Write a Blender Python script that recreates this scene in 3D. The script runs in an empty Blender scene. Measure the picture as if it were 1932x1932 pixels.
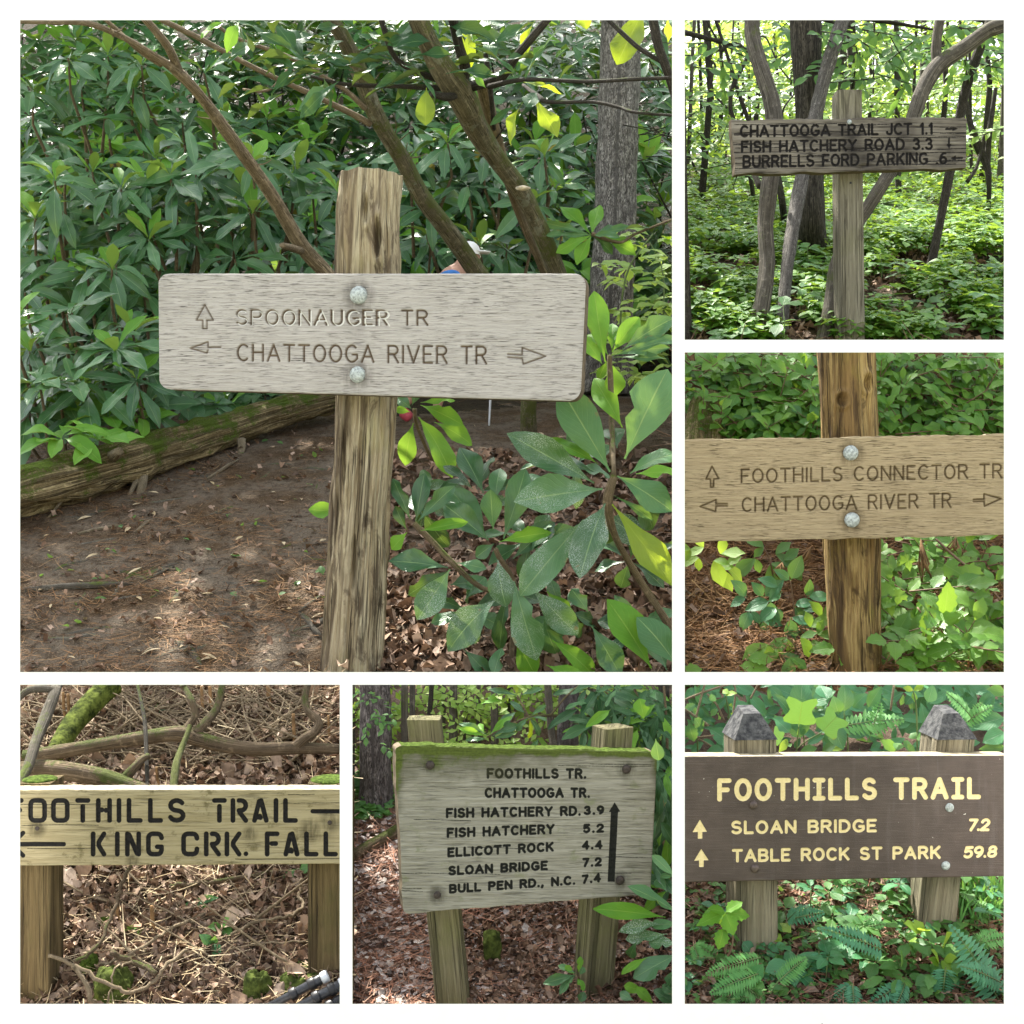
import bpy, math, random
import numpy as np
from mathutils import Matrix, Vector, Euler
R = math.radians
rng = np.random.default_rng(7)
random.seed(7)
scene = bpy.context.scene
COL = scene.collection

# ---------------------------------------------------------------- camera
CAM = Vector((0.0, 0.0, 1.6))
FRAME = 1932.0                     # the photograph's own grid, used to read positions off it
KK = 0.8 / FRAME                   # metres per photo unit at one metre from the camera
cam_d = bpy.data.cameras.new('camera')
cam_d.sensor_width = 36.0
cam_d.lens = 45.0
cam_d.clip_start = 0.05
cam_d.clip_end = 400.0
cam = bpy.data.objects.new('camera', cam_d)
cam.location = CAM
cam.rotation_euler = (R(90), 0, 0)
COL.objects.link(cam)
scene.camera = cam

# ---------------------------------------------------------------- world, sun, exposure
SUN_EL, SUN_AZ = 56.0, -28.0       # the sun stands behind the plots, a little to the left
world = bpy.data.worlds.new('World')
scene.world = world
world.use_nodes = True
wn = world.node_tree
for n in list(wn.nodes):
    wn.nodes.remove(n)
sky = wn.nodes.new('ShaderNodeTexSky')
sky.sky_type = 'NISHITA'
sky.sun_disc = False
sky.sun_elevation = R(SUN_EL)
sky.sun_rotation = R(SUN_AZ)
sky.air_density = 1.0
sky.dust_density = 3.0
sky.ozone_density = 0.6
bg = wn.nodes.new('ShaderNodeBackground')
bg.inputs['Strength'].default_value = 0.13
wo = wn.nodes.new('ShaderNodeOutputWorld')
hz = wn.nodes.new('ShaderNodeHueSaturation')       # pale, slightly hazy sky
hz.inputs['Saturation'].default_value = 0.3
wn.links.new(sky.outputs[0], hz.inputs['Color'])
wn.links.new(hz.outputs[0], bg.inputs[0])
wn.links.new(bg.outputs[0], wo.inputs[0])
sun_d = bpy.data.lights.new('sun', 'SUN')
sun_d.energy = 4.2
sun_d.angle = R(0.6)
sun_d.color = (1.0, 0.95, 0.86)
sun = bpy.data.objects.new('sun', sun_d)
sdir = Vector((math.sin(R(SUN_AZ)) * math.cos(R(SUN_EL)), math.cos(R(SUN_AZ)) * math.cos(R(SUN_EL)), math.sin(R(SUN_EL))))
sun.rotation_euler = sdir.to_track_quat('Z', 'Y').to_euler()
sun.location = sdir * 20
COL.objects.link(sun)
vs = scene.view_settings
vs.view_transform = 'Standard'
vs.look = 'None'
vs.exposure = 2.05
vs.gamma = 1.0
vs.use_curve_mapping = False
cy = scene.cycles
cy.max_bounces = 6
cy.diffuse_bounces = 3
cy.glossy_bounces = 2
cy.transmission_bounces = 3
cy.transparent_max_bounces = 4
cy.caustics_reflective = False
cy.caustics_refractive = False

# ---------------------------------------------------------------- small helpers
def at(u, v, Y):
    """point of the place seen at photo position (u, v), Y metres away"""
    return Vector(((u - 966.0) * KK * Y, Y, CAM.z - (v - 966.0) * KK * Y))

def px(Y):
    return KK * Y

ORD = 'first second third fourth fifth sixth seventh eighth ninth tenth eleventh twelfth thirteenth fourteenth fifteenth sixteenth seventeenth eighteenth nineteenth twentieth'.split()
def rank_words(us):
    """ordinal of each entry counted from the left"""
    o = sorted(range(len(us)), key=lambda i: us[i])
    return {i: ORD[k] for k, i in enumerate(o)}
ZC = 0.31477                       # zoomed views -> photo units
def conv(u0, v0):
    return lambda a, b: (u0 + a * ZC, v0 + b * ZC)
c2 = conv(1290.0, 34.0)
c3 = conv(1290.0, 661.0)
c5 = conv(34.0, 1290.0)
c6 = conv(661.0, 1290.0)
c7 = conv(1290.0, 1290.0)
Z1 = 660.0 / 1932.0 * 0.9443       # the four zooms of the large plot
def conv1(a0, b0):
    return lambda a, b: ((a0 + a * 660 / 1932.0) * 0.9443, (b0 + b * 660 / 1932.0) * 0.9443)
q1 = conv1(40, 40); q2 = conv1(690, 40); q3 = conv1(40, 690); q4 = conv1(690, 690)

def _hash(ix, iy, iz, seed):
    h = (ix.astype(np.int64) * 374761393 + iy.astype(np.int64) * 668265263 + iz.astype(np.int64) * 2147483647 + seed * 974711) & 0x7fffffff
    h = ((h ^ (h >> 13)) * 1274126177) & 0x7fffffff
    h = ((h ^ (h >> 16)) * 668265263) & 0x7fffffff
    return (h & 0xffff) / 65535.0

def vnoise(x, y, z=0.0, seed=0):
    """value noise in 0..1, arrays in, array out"""
    x = np.asarray(x, float); y = np.asarray(y, float); z = np.asarray(z, float) + np.zeros_like(x)
    x0 = np.floor(x); y0 = np.floor(y); z0 = np.floor(z)
    fx = x - x0; fy = y - y0; fz = z - z0
    fx = fx * fx * (3 - 2 * fx); fy = fy * fy * (3 - 2 * fy); fz = fz * fz * (3 - 2 * fz)
    out = 0
    for dx in (0, 1):
        wx = fx if dx else 1 - fx
        for dy in (0, 1):
            wy = fy if dy else 1 - fy
            for dz in (0, 1):
                wz = fz if dz else 1 - fz
                out = out + wx * wy * wz * _hash(x0 + dx, y0 + dy, z0 + dz, seed)
    return out

def fbm(x, y, z=0.0, seed=0, oct=3):
    s = 0; a = 0.5; t = 0
    for k in range(oct):
        s = s + a * vnoise(np.asarray(x) * 2 ** k, np.asarray(y) * 2 ** k, np.asarray(z) * 2 ** k, seed + k)
        t += a; a *= 0.5
    return s / t

def mesh_np(name, V, F, mat=None, uv=None, attrs=None, smooth=True):
    """V (n,3); F list of faces or an (m,4)/(m,3) array"""
    me = bpy.data.meshes.new(name)
    V = np.asarray(V, np.float32)
    if isinstance(F, np.ndarray):
        m, k = F.shape
        me.vertices.add(len(V)); me.vertices.foreach_set('co', V.ravel())
        me.loops.add(m * k); me.loops.foreach_set('vertex_index', F.astype(np.int32).ravel())
        me.polygons.add(m)
        me.polygons.foreach_set('loop_start', np.arange(0, m * k, k, dtype=np.int32))
        me.polygons.foreach_set('loop_total', np.full(m, k, np.int32))
        me.update(calc_edges=True)
        li = F.astype(np.int64).ravel()
    else:
        me.from_pydata([tuple(map(float, p)) for p in V], [], [tuple(int(i) for i in f) for f in F])
        me.update()
        li = np.zeros(len(me.loops), np.int32); me.loops.foreach_get('vertex_index', li)
    if uv is not None:
        ul = me.uv_layers.new(name='UVMap')
        ul.data.foreach_set('uv', np.asarray(uv, np.float32)[li].ravel())
    for k, a in (attrs or {}).items():
        at_ = me.attributes.new(k, 'FLOAT', 'POINT')
        at_.data.foreach_set('value', np.asarray(a, np.float32).ravel())
    if smooth:
        me.polygons.foreach_set('use_smooth', np.ones(len(me.polygons), bool))
    if mat is not None:
        me.materials.append(mat)
    return me

def link(name, me, parent=None, M=None):
    o = bpy.data.objects.new(name, me)
    COL.objects.link(o)
    if parent is not None:
        o.parent = parent
        base = Matrix.Translation(-world_loc(parent))
        o.matrix_basis = base @ (M if M is not None else Matrix.Identity(4))
    elif M is not None:
        o.matrix_basis = M
    return o

def world_loc(o):
    p = Vector(o.location)
    while o.parent is not None:
        o = o.parent
        p = p + Vector(o.location)
    return p

def tag(o, label, cat=None, group=None, kind=None):
    o['label'] = label
    if cat: o['category'] = cat
    if group: o['group'] = group
    if kind: o['kind'] = kind
    return o

def thing(name, label, cat, loc, group=None):
    o = bpy.data.objects.new(name, None)
    o.empty_display_size = 0.05
    COL.objects.link(o)
    o.location = loc
    return tag(o, label, cat, group)

class MB:
    """collects shapes; build() links them as one mesh object"""
    def __init__(s):
        s.V = []; s.F = []; s.U = []; s.n = 0
    def add(s, V, F, U=None):
        V = np.asarray(V, float)
        s.V.append(V)
        s.F += [tuple(i + s.n for i in f) for f in F]
        s.U.append(np.asarray(U, float) if U is not None else V[:, :2])
        s.n += len(V)
        return s
    def mesh(s, name, mat, smooth=True):
        return mesh_np(name, np.concatenate(s.V), s.F, mat, np.concatenate(s.U), None, smooth)
    def build(s, name, mat, parent=None, smooth=True):
        return link(name, s.mesh(name, mat, smooth), parent)

def tube(P, Rad, n=8, cap=True, rough=0.0, seed=0, rs=(6.0, 2.0)):
    """tapered tube along the points P; uv = (turn, length in metres)"""
    P = [Vector(p) for p in P]
    k = len(P)
    Rad = list(Rad) if hasattr(Rad, '__len__') else [Rad] * k
    T = []
    for i in range(k):
        d = P[min(i + 1, k - 1)] - P[max(i - 1, 0)]
        T.append(d.normalized() if d.length > 1e-9 else Vector((0, 0, 1)))
    ref = Vector((0, -1, 0)) if abs(T[0].y) < 0.9 else Vector((1, 0, 0))
    nrm = (ref - T[0] * ref.dot(T[0])).normalized()
    V = []; U = []; L = 0.0
    ang = np.linspace(0, 2 * math.pi, n, endpoint=False)
    for i in range(k):
        if i:
            L += (P[i] - P[i - 1]).length
            nrm = (nrm - T[i] * nrm.dot(T[i])).normalized()
        b = T[i].cross(nrm)
        r = np.full(n, Rad[i])
        if rough:
            r = r * (1 + rough * (fbm(np.cos(ang) * rs[0] * .5 + 50, np.sin(ang) * rs[0] * .5 + 50, np.full(n, L / max(Rad[0], 1e-6) * rs[1] * .1), seed, 3) - .5) * 2)
        for a, rr in zip(ang, r):
            p = P[i] + (nrm * math.cos(a) + b * math.sin(a)) * rr
            V.append((p.x, p.y, p.z)); U.append((a / (2 * math.pi), L))
    F = []
    for i in range(k - 1):
        for j in range(n):
            j2 = (j + 1) % n
            F.append((i * n + j, i * n + j2, (i + 1) * n + j2, (i + 1) * n + j))
    if cap:
        F.append(tuple(reversed(range(n))))
        F.append(tuple((k - 1) * n + j for j in range(n)))
    return np.array(V), F, np.array(U)

def smooth_path(P, m=4):
    """Catmull-Rom through points (or scalars)"""
    P = [np.atleast_1d(np.asarray(p, float)) for p in P]
    out = []
    k = len(P)
    for i in range(k - 1):
        p0, p1, p2, p3 = P[max(i - 1, 0)], P[i], P[i + 1], P[min(i + 2, k - 1)]
        for j in range(m):
            t = j / m
            out.append(.5 * ((2 * p1) + (-p0 + p2) * t + (2 * p0 - 5 * p1 + 4 * p2 - p3) * t * t + (-p0 + 3 * p1 - 3 * p2 + p3) * t ** 3))
    out.append(P[-1])
    return np.array(out)

def limb(pts, m=4, n=8, rough=0.12, seed=0, wob=0.0, rs=(6.0, 2.0)):
    """pts: (u, v, Y, width in photo units) -> tube data"""
    A = smooth_path([np.array([*at(u, v, Y), w * .5 * px(Y)]) for u, v, Y, w in pts], m)
    if wob:
        g = np.random.default_rng(seed)
        A[1:-1, :3] += g.normal(0, wob, (len(A) - 2, 3))
    return tube([Vector(a[:3]) for a in A], A[:, 3], n, True, rough, seed, rs)

def boxpts(c, f):
    """eight corners -> box faces. c: 8 points, bottom 0-3 counterclockwise, top 4-7"""
    return np.array([tuple(p) for p in c]), [(3, 2, 1, 0), (4, 5, 6, 7), (0, 1, 5, 4), (1, 2, 6, 5), (2, 3, 7, 6), (3, 0, 4, 7)]

def dome(c, nrm, r, h, n=14, m=5):
    """bolt head: low dome with a straight rim"""
    nrm = Vector(nrm).normalized()
    a = Vector((1, 0, 0)); a = (a - nrm * a.dot(nrm)).normalized(); b = nrm.cross(a)
    V = []; F = []
    rings = [(1.0, -0.25), (1.0, 0.12)] + [(math.cos(t), 0.12 + .88 * math.sin(t)) for t in np.linspace(0.25, 1.35, m)]
    for s, z in rings:
        for k in range(n):
            t = 2 * math.pi * k / n
            p = Vector(c) + (a * math.cos(t) + b * math.sin(t)) * r * s + nrm * h * z
            V.append(tuple(p))
    for i in range(len(rings) - 1):
        for k in range(n):
            k2 = (k + 1) % n
            F.append((i * n + k, i * n + k2, (i + 1) * n + k2, (i + 1) * n + k))
    F.append(tuple((len(rings) - 1) * n + k for k in range(n)))
    return np.array(V), F
# ---------------------------------------------------------------- materials
class NT:
    def __init__(s, name):
        s.m = bpy.data.materials.new(name)
        s.m.use_nodes = True
        s.t = s.m.node_tree
        for n in list(s.t.nodes):
            s.t.nodes.remove(n)
        s.out = s.n('OutputMaterial')
    def n(s, typ, **kw):
        nd = s.t.nodes.new('ShaderNode' + typ)
        for k, v in kw.items():
            setattr(nd, k, v)
        return nd
    def l(s, a, b):
        s.t.links.new(a, b)
    def setv(s, sock, v):
        if hasattr(v, 'is_output') or isinstance(v, bpy.types.NodeSocket):
            s.l(v, sock)
        else:
            sock.default_value = v
    def math(s, op, a, b=0.0, c=None, clamp=False):
        nd = s.n('Math', operation=op, use_clamp=clamp)
        s.setv(nd.inputs[0], a); s.setv(nd.inputs[1], b)
        if c is not None: s.setv(nd.inputs[2], c)
        return nd.outputs[0]
    def mix(s, f, a, b):
        nd = s.n('Mix', data_type='RGBA')
        s.setv(nd.inputs[0], f)
        for i, v in ((6, a), (7, b)):
            s.setv(nd.inputs[i], (*v, 1.0) if isinstance(v, tuple) and len(v) == 3 else v)
        return nd.outputs[2]
    def noise(s, vec, scale, detail=3.0, rough=.55, sc=None, dist=0.0):
        nd = s.n('TexNoise')
        nd.inputs['Scale'].default_value = scale
        nd.inputs['Detail'].default_value = detail
        nd.inputs['Roughness'].default_value = rough
        nd.inputs['Distortion'].default_value = dist
        if sc is not None:
            mp = s.n('Mapping'); mp.inputs['Scale'].default_value = sc
            s.l(vec, mp.inputs[0]); vec = mp.outputs[0]
        s.l(vec, nd.inputs['Vector'])
        return nd.outputs['Fac']
    def ramp(s, f, lo, hi):
        nd = s.n('MapRange', interpolation_type='SMOOTHSTEP')
        s.setv(nd.inputs[0], f); nd.inputs[1].default_value = lo; nd.inputs[2].default_value = hi
        return nd.outputs[0]
    def bump(s, h, strength=.5, dist=.01):
        nd = s.n('Bump'); nd.inputs['Strength'].default_value = strength; nd.inputs['Distance'].default_value = dist
        s.l(h, nd.inputs['Height'])
        return nd.outputs[0]
    def bsdf(s, col, rough=.8, spec=.3, nrm=None, metal=0.0):
        nd = s.n('BsdfPrincipled')
        s.setv(nd.inputs['Base Color'], (*col, 1.0) if isinstance(col, tuple) and len(col) == 3 else col)
        s.setv(nd.inputs['Roughness'], rough)
        nd.inputs['Specular IOR Level'].default_value = spec
        nd.inputs['Metallic'].default_value = metal
        if nrm is not None: s.l(nrm, nd.inputs['Normal'])
        return nd.outputs[0]
    def done(s, sh):
        s.l(sh, s.out.inputs[0]); return s.m
    def uv(s):
        return s.n('UVMap').outputs[0]
    def obj(s):
        return s.n('TexCoord').outputs['Object']
    def pos(s):
        return s.n('NewGeometry').outputs['Position']
    def attr(s, name):
        return s.n('Attribute', attribute_name=name).outputs['Fac']

def leaf_mat(name, dark, light, rib=(.2, .3, .1), rough=.42, trans=.25, tcol=None, specks=0.0, spec=.5, under=None, veins=.35, browned=.7):
    """uv.x across 0..1 (0.5 on the midrib), uv.y from base to tip"""
    t = NT(name)
    uv = t.uv()
    sep = t.n('SeparateXYZ'); t.l(uv, sep.inputs[0])
    ri = t.n('ObjectInfo').outputs['Random']
    tone = t.math('FRACT', t.math('ADD', t.math('MULTIPLY', ri, 7.31), t.attr('tint')))
    pos = t.pos()
    blot = t.noise(pos, 30.0, 3.0)
    col = t.mix(t.math('ADD', t.math('MULTIPLY', tone, .75), t.math('MULTIPLY', t.math('SUBTRACT', blot, .5), .7), clamp=True), dark, light)
    ax = t.math('ABSOLUTE', t.math('SUBTRACT', sep.outputs[0], .5))
    mid = t.math('SUBTRACT', 1.0, t.ramp(ax, .006, .03))
    # side veins slanting to the tip
    vv = t.math('SINE', t.math('MULTIPLY', t.math('SUBTRACT', sep.outputs[1], t.math('MULTIPLY', ax, .75)), 62.0))
    vein = t.ramp(vv, .72, 1.0)
    col = t.mix(t.math('MULTIPLY', vein, veins * .5), col, rib)
    col = t.mix(t.math('MULTIPLY', mid, .65), col, rib)
    edge = t.math('MULTIPLY', t.ramp(t.math('ADD', ax, t.math('MULTIPLY', t.noise(pos, 60.0, 2.0), .5)), .72, .8), t.ramp(t.noise(pos, 9.0, 2.0), .55, .62))
    col = t.mix(t.math('MULTIPLY', edge, browned), col, (.2, .13, .05))
    if specks:
        sp = t.ramp(t.noise(pos, 520.0, 2.0, .7), .5, .62)
        zone = t.ramp(t.noise(pos, 14.0, 2.0), .36, .62)
        col = t.mix(t.math('MULTIPLY', t.math('MULTIPLY', sp, zone), specks), col, (.5, .56, .5))
        br = t.ramp(t.noise(pos, 38.0, 1.0), .73, .78)
        col = t.mix(br, col, (.17, .12, .06))
    if under is not None:
        bf = t.n('NewGeometry').outputs['Backfacing']
        col = t.mix(bf, col, under)
    h = t.math('ADD', t.math('MULTIPLY', vein, -.6), t.math('MULTIPLY', mid, -1.0))
    sh = t.bsdf(col, rough, spec, t.bump(h, .35, .004))
    tr = t.n('BsdfTranslucent')
    t.l(t.mix(.65, col, tcol or (.3, .42, .04)), tr.inputs[0])
    mx = t.n('MixShader'); mx.inputs[0].default_value = trans
    t.l(sh, mx.inputs[1]); t.l(tr.outputs[0], mx.inputs[2])
    return t.done(mx.outputs[0])

def bark_mat(name, c1, c2, sx=5.0, sy=20.0, moss=0.0, mosscol=(.09, .12, .02), bump=.6, ridges=0.0, lichen=0.0):
    """uv.x = turns round the stem, uv.y = metres along it"""
    t = NT(name)
    pos = t.pos(); uv = t.uv()
    # wrap-free coordinate: circle from the turn angle
    sep = t.n('SeparateXYZ'); t.l(uv, sep.inputs[0])
    a = t.math('MULTIPLY', sep.outputs[0], 2 * math.pi)
    cmb = t.n('CombineXYZ')
    t.l(t.math('COSINE', a), cmb.inputs[0]); t.l(t.math('SINE', a), cmb.inputs[1]); t.l(sep.outputs[1], cmb.inputs[2])
    vec = cmb.outputs[0]
    f = t.noise(vec, 1.0, 5.0, .65, (sx, sx, sy), .3)
    g = t.noise(pos, 55.0, 4.0, .7)
    k = t.ramp(t.math('ADD', t.math('MULTIPLY', f, .75), t.math('MULTIPLY', g, .25)), .36, .66)
    col = t.mix(k, c1, c2)
    ck = t.noise(vec, 1.0, 3.0, .6, (sx * 1.1, sx * 1.1, sy * .5), .5)
    crack = t.math('SUBTRACT', 1.0, t.ramp(t.math('ABSOLUTE', t.math('SUBTRACT', ck, .5)), .005, .05))
    col = t.mix(t.math('MULTIPLY', crack, .75), col, tuple(x * .3 for x in c1))
    col = t.mix(t.math('MULTIPLY', t.ramp(g, .56, .7), .5), col, tuple(min(1, x * 1.5) for x in c2))
    h = t.math('SUBTRACT', k, crack)
    if ridges:
        vo = t.n('TexVoronoi', feature='DISTANCE_TO_EDGE')
        mp = t.n('Mapping'); mp.inputs['Scale'].default_value = (sx * ridges, sx * ridges, sy * ridges * .35)
        w = t.n('VectorMath', operation='ADD')
        nz = t.n('TexNoise'); nz.inputs['Scale'].default_value = 6.0
        t.l(vec, nz.inputs['Vector']); 
        sc = t.n('VectorMath', operation='SCALE'); sc.inputs['Scale'].default_value = .25
        t.l(nz.outputs['Color'], sc.inputs[0]); t.l(vec, w.inputs[0]); t.l(sc.outputs[0], w.inputs[1])
        t.l(w.outputs[0], mp.inputs[0]); t.l(mp.outputs[0], vo.inputs['Vector'])
        e = t.ramp(vo.outputs['Distance'], .0, .13)
        col = t.mix(e, tuple(x * .42 for x in c1), col)
        h = t.math('ADD', t.math('MULTIPLY', e, 1.2), t.math('MULTIPLY', k, .4))
    if lichen:
        col = t.mix(t.math('MULTIPLY', t.ramp(t.noise(pos, 16.0, 5.0, .7), .56, .62), lichen), col, (.3, .32, .24))
    if moss:
        mz = t.noise(pos, 9.0, 5.0, .7)
        up = t.n('SeparateXYZ'); t.l(t.n('NewGeometry').outputs['Normal'], up.inputs[0])
        fz = t.noise(pos, 190.0, 3.0, .7)
        mk = t.ramp(t.math('ADD', t.math('ADD', mz, t.math('MULTIPLY', up.outputs[2], .16)), t.math('MULTIPLY', t.math('SUBTRACT', fz, .5), .35)), .64 - .3 * moss, .82 - .3 * moss)
        col = t.mix(mk, col, t.mix(fz, tuple(x * .45 for x in mosscol), tuple(x * 1.5 for x in mosscol)))
        h = t.math('ADD', h, t.math('MULTIPLY', mk, t.math('MULTIPLY', fz, 1.4)))
    return t.done(t.bsdf(col, .85, .2, t.bump(h, bump, .012)))

def post_mat(name, base, dark, pale, moss=0.0, green=(.16, .17, .06), blackpatch=.35, sy=1.4, paint=60.0, palecover=.5, left_dark=0.0):
    """weathered split post: long vertical streaks; uv as bark"""
    t = NT(name)
    uv = t.uv(); pos = t.pos()
    sep = t.n('SeparateXYZ'); t.l(uv, sep.inputs[0])
    a = t.math('MULTIPLY', sep.outputs[0], 2 * math.pi)
    cmb = t.n('CombineXYZ')
    t.l(t.math('COSINE', a), cmb.inputs[0]); t.l(t.math('SINE', a), cmb.inputs[1]); t.l(sep.outputs[1], cmb.inputs[2])
    vec = cmb.outputs[0]
    fine = t.noise(vec, 1.0, 6.0, .7, (22, 22, 7 * sy), .4)
    mid = t.noise(vec, 1.0, 4.0, .6, (5.5, 5.5, 2.0 * sy), .8)
    big = t.noise(vec, 1.0, 3.0, .6, (1.6, 1.6, 3.0 * sy), .4)
    col = t.mix(t.ramp(mid, .35, .65), base, pale) if palecover >= .5 else t.mix(t.ramp(mid, .48, .7), base, pale)
    col = t.mix(t.math('MULTIPLY', t.ramp(fine, .5, .75), .55), col, dark)
    pt = t.math('MULTIPLY', t.ramp(t.math('ADD', t.math('MULTIPLY', mid, .6), t.math('MULTIPLY', fine, .4)), .56, .66), t.ramp(big, .5 - .1 * blackpatch, .7 - .2 * blackpatch))
    col = t.mix(t.math('MULTIPLY', pt, .9), col, tuple(x * .28 for x in dark))
    if moss:
        col = t.mix(t.math('MULTIPLY', t.ramp(t.noise(pos, 7.0, 4.0, .65), .5, .68), moss), col, green)
    if left_dark:                                  # tone deepens to grey-brown towards the left side, broken by noise
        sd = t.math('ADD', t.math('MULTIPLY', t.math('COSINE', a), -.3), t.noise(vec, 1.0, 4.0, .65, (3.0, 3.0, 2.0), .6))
        col = t.mix(t.math('MULTIPLY', t.ramp(sd, .45, .72), left_dark), col, t.mix(t.ramp(fine, .4, .62), tuple(x * .62 for x in base), dark))
    pe = t.attr('peel')
    col = t.mix(t.math('MULTIPLY', t.ramp(pe, .2, .9), .8), col, t.mix(t.ramp(fine, .35, .65), tuple(min(.8, x * 1.15) for x in pale), base))
    ck = t.noise(vec, 1.0, 3.0, .6, (9, 9, 1.1 * sy), .35)
    crack = t.math('SUBTRACT', 1.0, t.ramp(t.math('ABSOLUTE', t.math('SUBTRACT', ck, .5)), .004, .03))
    ck2 = t.noise(vec, 1.0, 2.0, .6, (26, 26, 2.2 * sy), .2)
    crack2 = t.math('SUBTRACT', 1.0, t.ramp(t.math('ABSOLUTE', t.math('SUBTRACT', ck2, .5)), .01, .05))
    pz = t.noise(vec, 1.0, 5.0, .68, (2.2, 2.2, 4.5 * sy), .8)
    col = t.mix(t.math('MULTIPLY', t.ramp(pz, .5, .62), .8), col, tuple(x * 1.25 for x in dark))
    col = t.mix(t.math('MULTIPLY', t.ramp(pz, .42, .32), .55), col, tuple(min(.8, x * 1.12) for x in pale))
    col = t.mix(t.math('MULTIPLY', crack2, .2), col, dark)
    crack = t.math('MULTIPLY', crack, t.ramp(t.noise(vec, 1.0, 3.0, .6, (1.8, 1.8, 3.0), .5), .42, .58))
    col = t.mix(t.math('MULTIPLY', crack, .85), col, tuple(x * .3 for x in dark))
    h = t.math('SUBTRACT', t.math('MULTIPLY', mid, .6), t.math('MULTIPLY', fine, .8))
    h = t.math('SUBTRACT', h, t.math('MULTIPLY', crack, 1.5))
    return t.done(t.bsdf(col, .85, .15, t.bump(h, .8, .012)))

def board_mat(name, base, pale, dark, gdark, groove, fine=(2.2, 95.0), paint=False, moss=0.0, stain=.4, edge=1.0, gsoft=1.2, wear=0.0, lich=None, crk=.8, gk=.55):
    """carved board. uv = photo units / 100; 'sdf' = distance from the lettering in photo units"""
    t = NT(name)
    uv = t.uv(); pos = t.pos()
    g1 = t.noise(uv, 1.0, 4.0, .7, (fine[0], fine[1], 1), .25)
    g2 = t.noise(uv, 1.0, 4.0, .65, (fine[0] * .5, fine[1] * .3, 1), .3)
    big = t.noise(uv, .55, 4.0, .6)
    col = t.mix(t.ramp(g2, .3, .7), base, pale)
    col = t.mix(t.math('MULTIPLY', t.ramp(g1, .48, .72), gk), col, dark)
    col = t.mix(t.math('MULTIPLY', t.ramp(big, .5, .75), stain), col, tuple(x * .75 for x in dark))
    if lich is not None:
        col = t.mix(t.math('MULTIPLY', t.ramp(t.noise(uv, 2.2, 5.0, .72), .56, .68), .8), col, lich)
    ln = t.noise(uv, 1.0, 3.0, .6, (fine[0] * 1.5, fine[1] * .62, 1), .1)
    line = t.math('MULTIPLY', t.ramp(ln, .54, .66), t.ramp(t.noise(uv, 1.0, 4.0, .65, (.7, 4.0, 1), .5), .3, .62))
    so = t.math('MULTIPLY', t.attr('soot'), t.ramp(t.noise(uv, 1.0, 4.0, .65, (9.0, 2.0, 1)), .25, .6))
    col = t.mix(t.math('MULTIPLY', so, .75), col, tuple(x * .55 for x in dark))
    col = t.mix(t.math('MULTIPLY', line, crk), col, tuple(x * .45 for x in dark))
    s = t.attr('sdf')
    if paint:
        ed = t.ramp(t.math('ADD', s, t.math('MULTIPLY', t.math('SUBTRACT', t.noise(uv, 30.0, 3.0), .5), edge * 2)), gsoft, -gsoft * .2)
        gc = t.mix(t.ramp(t.noise(uv, 18.0, 3.0), .4, .7), groove, gdark)
        if wear:
            ed = t.math('MULTIPLY', ed, t.math('SUBTRACT', 1.0, t.math('MULTIPLY', t.ramp(t.noise(uv, 1.0, 4.0, .7, (2.0, 9.0, 1)), .55, .75), wear)))
        col = t.mix(ed, col, gc)
    else:
        col = t.mix(t.ramp(s, 1.0, -2.5), col, t.mix(t.ramp(g1, .4, .6), groove, gdark))
    col = t.mix(t.ramp(t.attr('pale'), .3, -.9), col, (.66, .66, .61))  # highlight painted into the carved letters as a pale colour
    m = None
    if moss:
        ms = t.attr('moss')
        m = t.ramp(t.math('ADD', ms, t.math('MULTIPLY', t.math('SUBTRACT', t.noise(uv, 3.0, 5.0, .7), .5), 1.2)), .35, .75)
        fz = t.noise(pos, 260.0, 3.0, .7)
        m2 = t.ramp(t.math('ADD', ms, t.math('MULTIPLY', t.noise(uv, 1.0, 5.0, .65, (1.2, 2.6, 1), .6), .9)), .5, .95)
        col = t.mix(t.math('MULTIPLY', m2, .6), col, (.055, .055, .024))
        col = t.mix(t.math('MULTIPLY', m, moss), col, t.mix(fz, (.03, .045, .01), (.13, .17, .03)))
    h = t.math('SUBTRACT', t.math('MULTIPLY', g1, -1.0), t.math('MULTIPLY', line, .8))
    return t.done(t.bsdf(col, .8, .2, t.bump(h, .7, .004)))

def soil_mat(name, cols, scale=8.0, green=None, bump=.8):
    t = NT(name)
    pos = t.pos()
    a = t.noise(pos, scale, 5.0, .65, None, .6)
    b = t.noise(pos, scale * 9, 4.0, .7)
    c = t.noise(pos, scale * 40, 2.0, .6)
    col = t.mix(t.ramp(a, .34, .64), cols[0], cols[1])
    col = t.mix(t.math('MULTIPLY', t.ramp(b, .45, .68), .8), col, cols[2])
    col = t.mix(t.math('MULTIPLY', t.ramp(c, .55, .72), .6), col, cols[3])
    if green is not None:
        col = t.mix(t.ramp(t.noise(pos, scale * .6, 4.0), .48, .62), col, green)
    h = t.math('ADD', t.math('MULTIPLY', b, .7), t.math('MULTIPLY', c, .5))
    return t.done(t.bsdf(col, .92, .15, t.bump(h, bump, .02)))

def plain(name, col, rough=.6, spec=.3, metal=0.0, var=.25, scale=40.0, bump=.15, col2=None):
    t = NT(name)
    pos = t.pos()
    n = t.noise(pos, scale, 4.0, .65)
    c = t.mix(t.ramp(n, .3, .7), tuple(x * (1 - var) for x in col), col2 or tuple(min(1, x * (1 + var)) for x in col))
    return t.done(t.bsdf(c, rough, spec, t.bump(n, bump, .004), metal))

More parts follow.
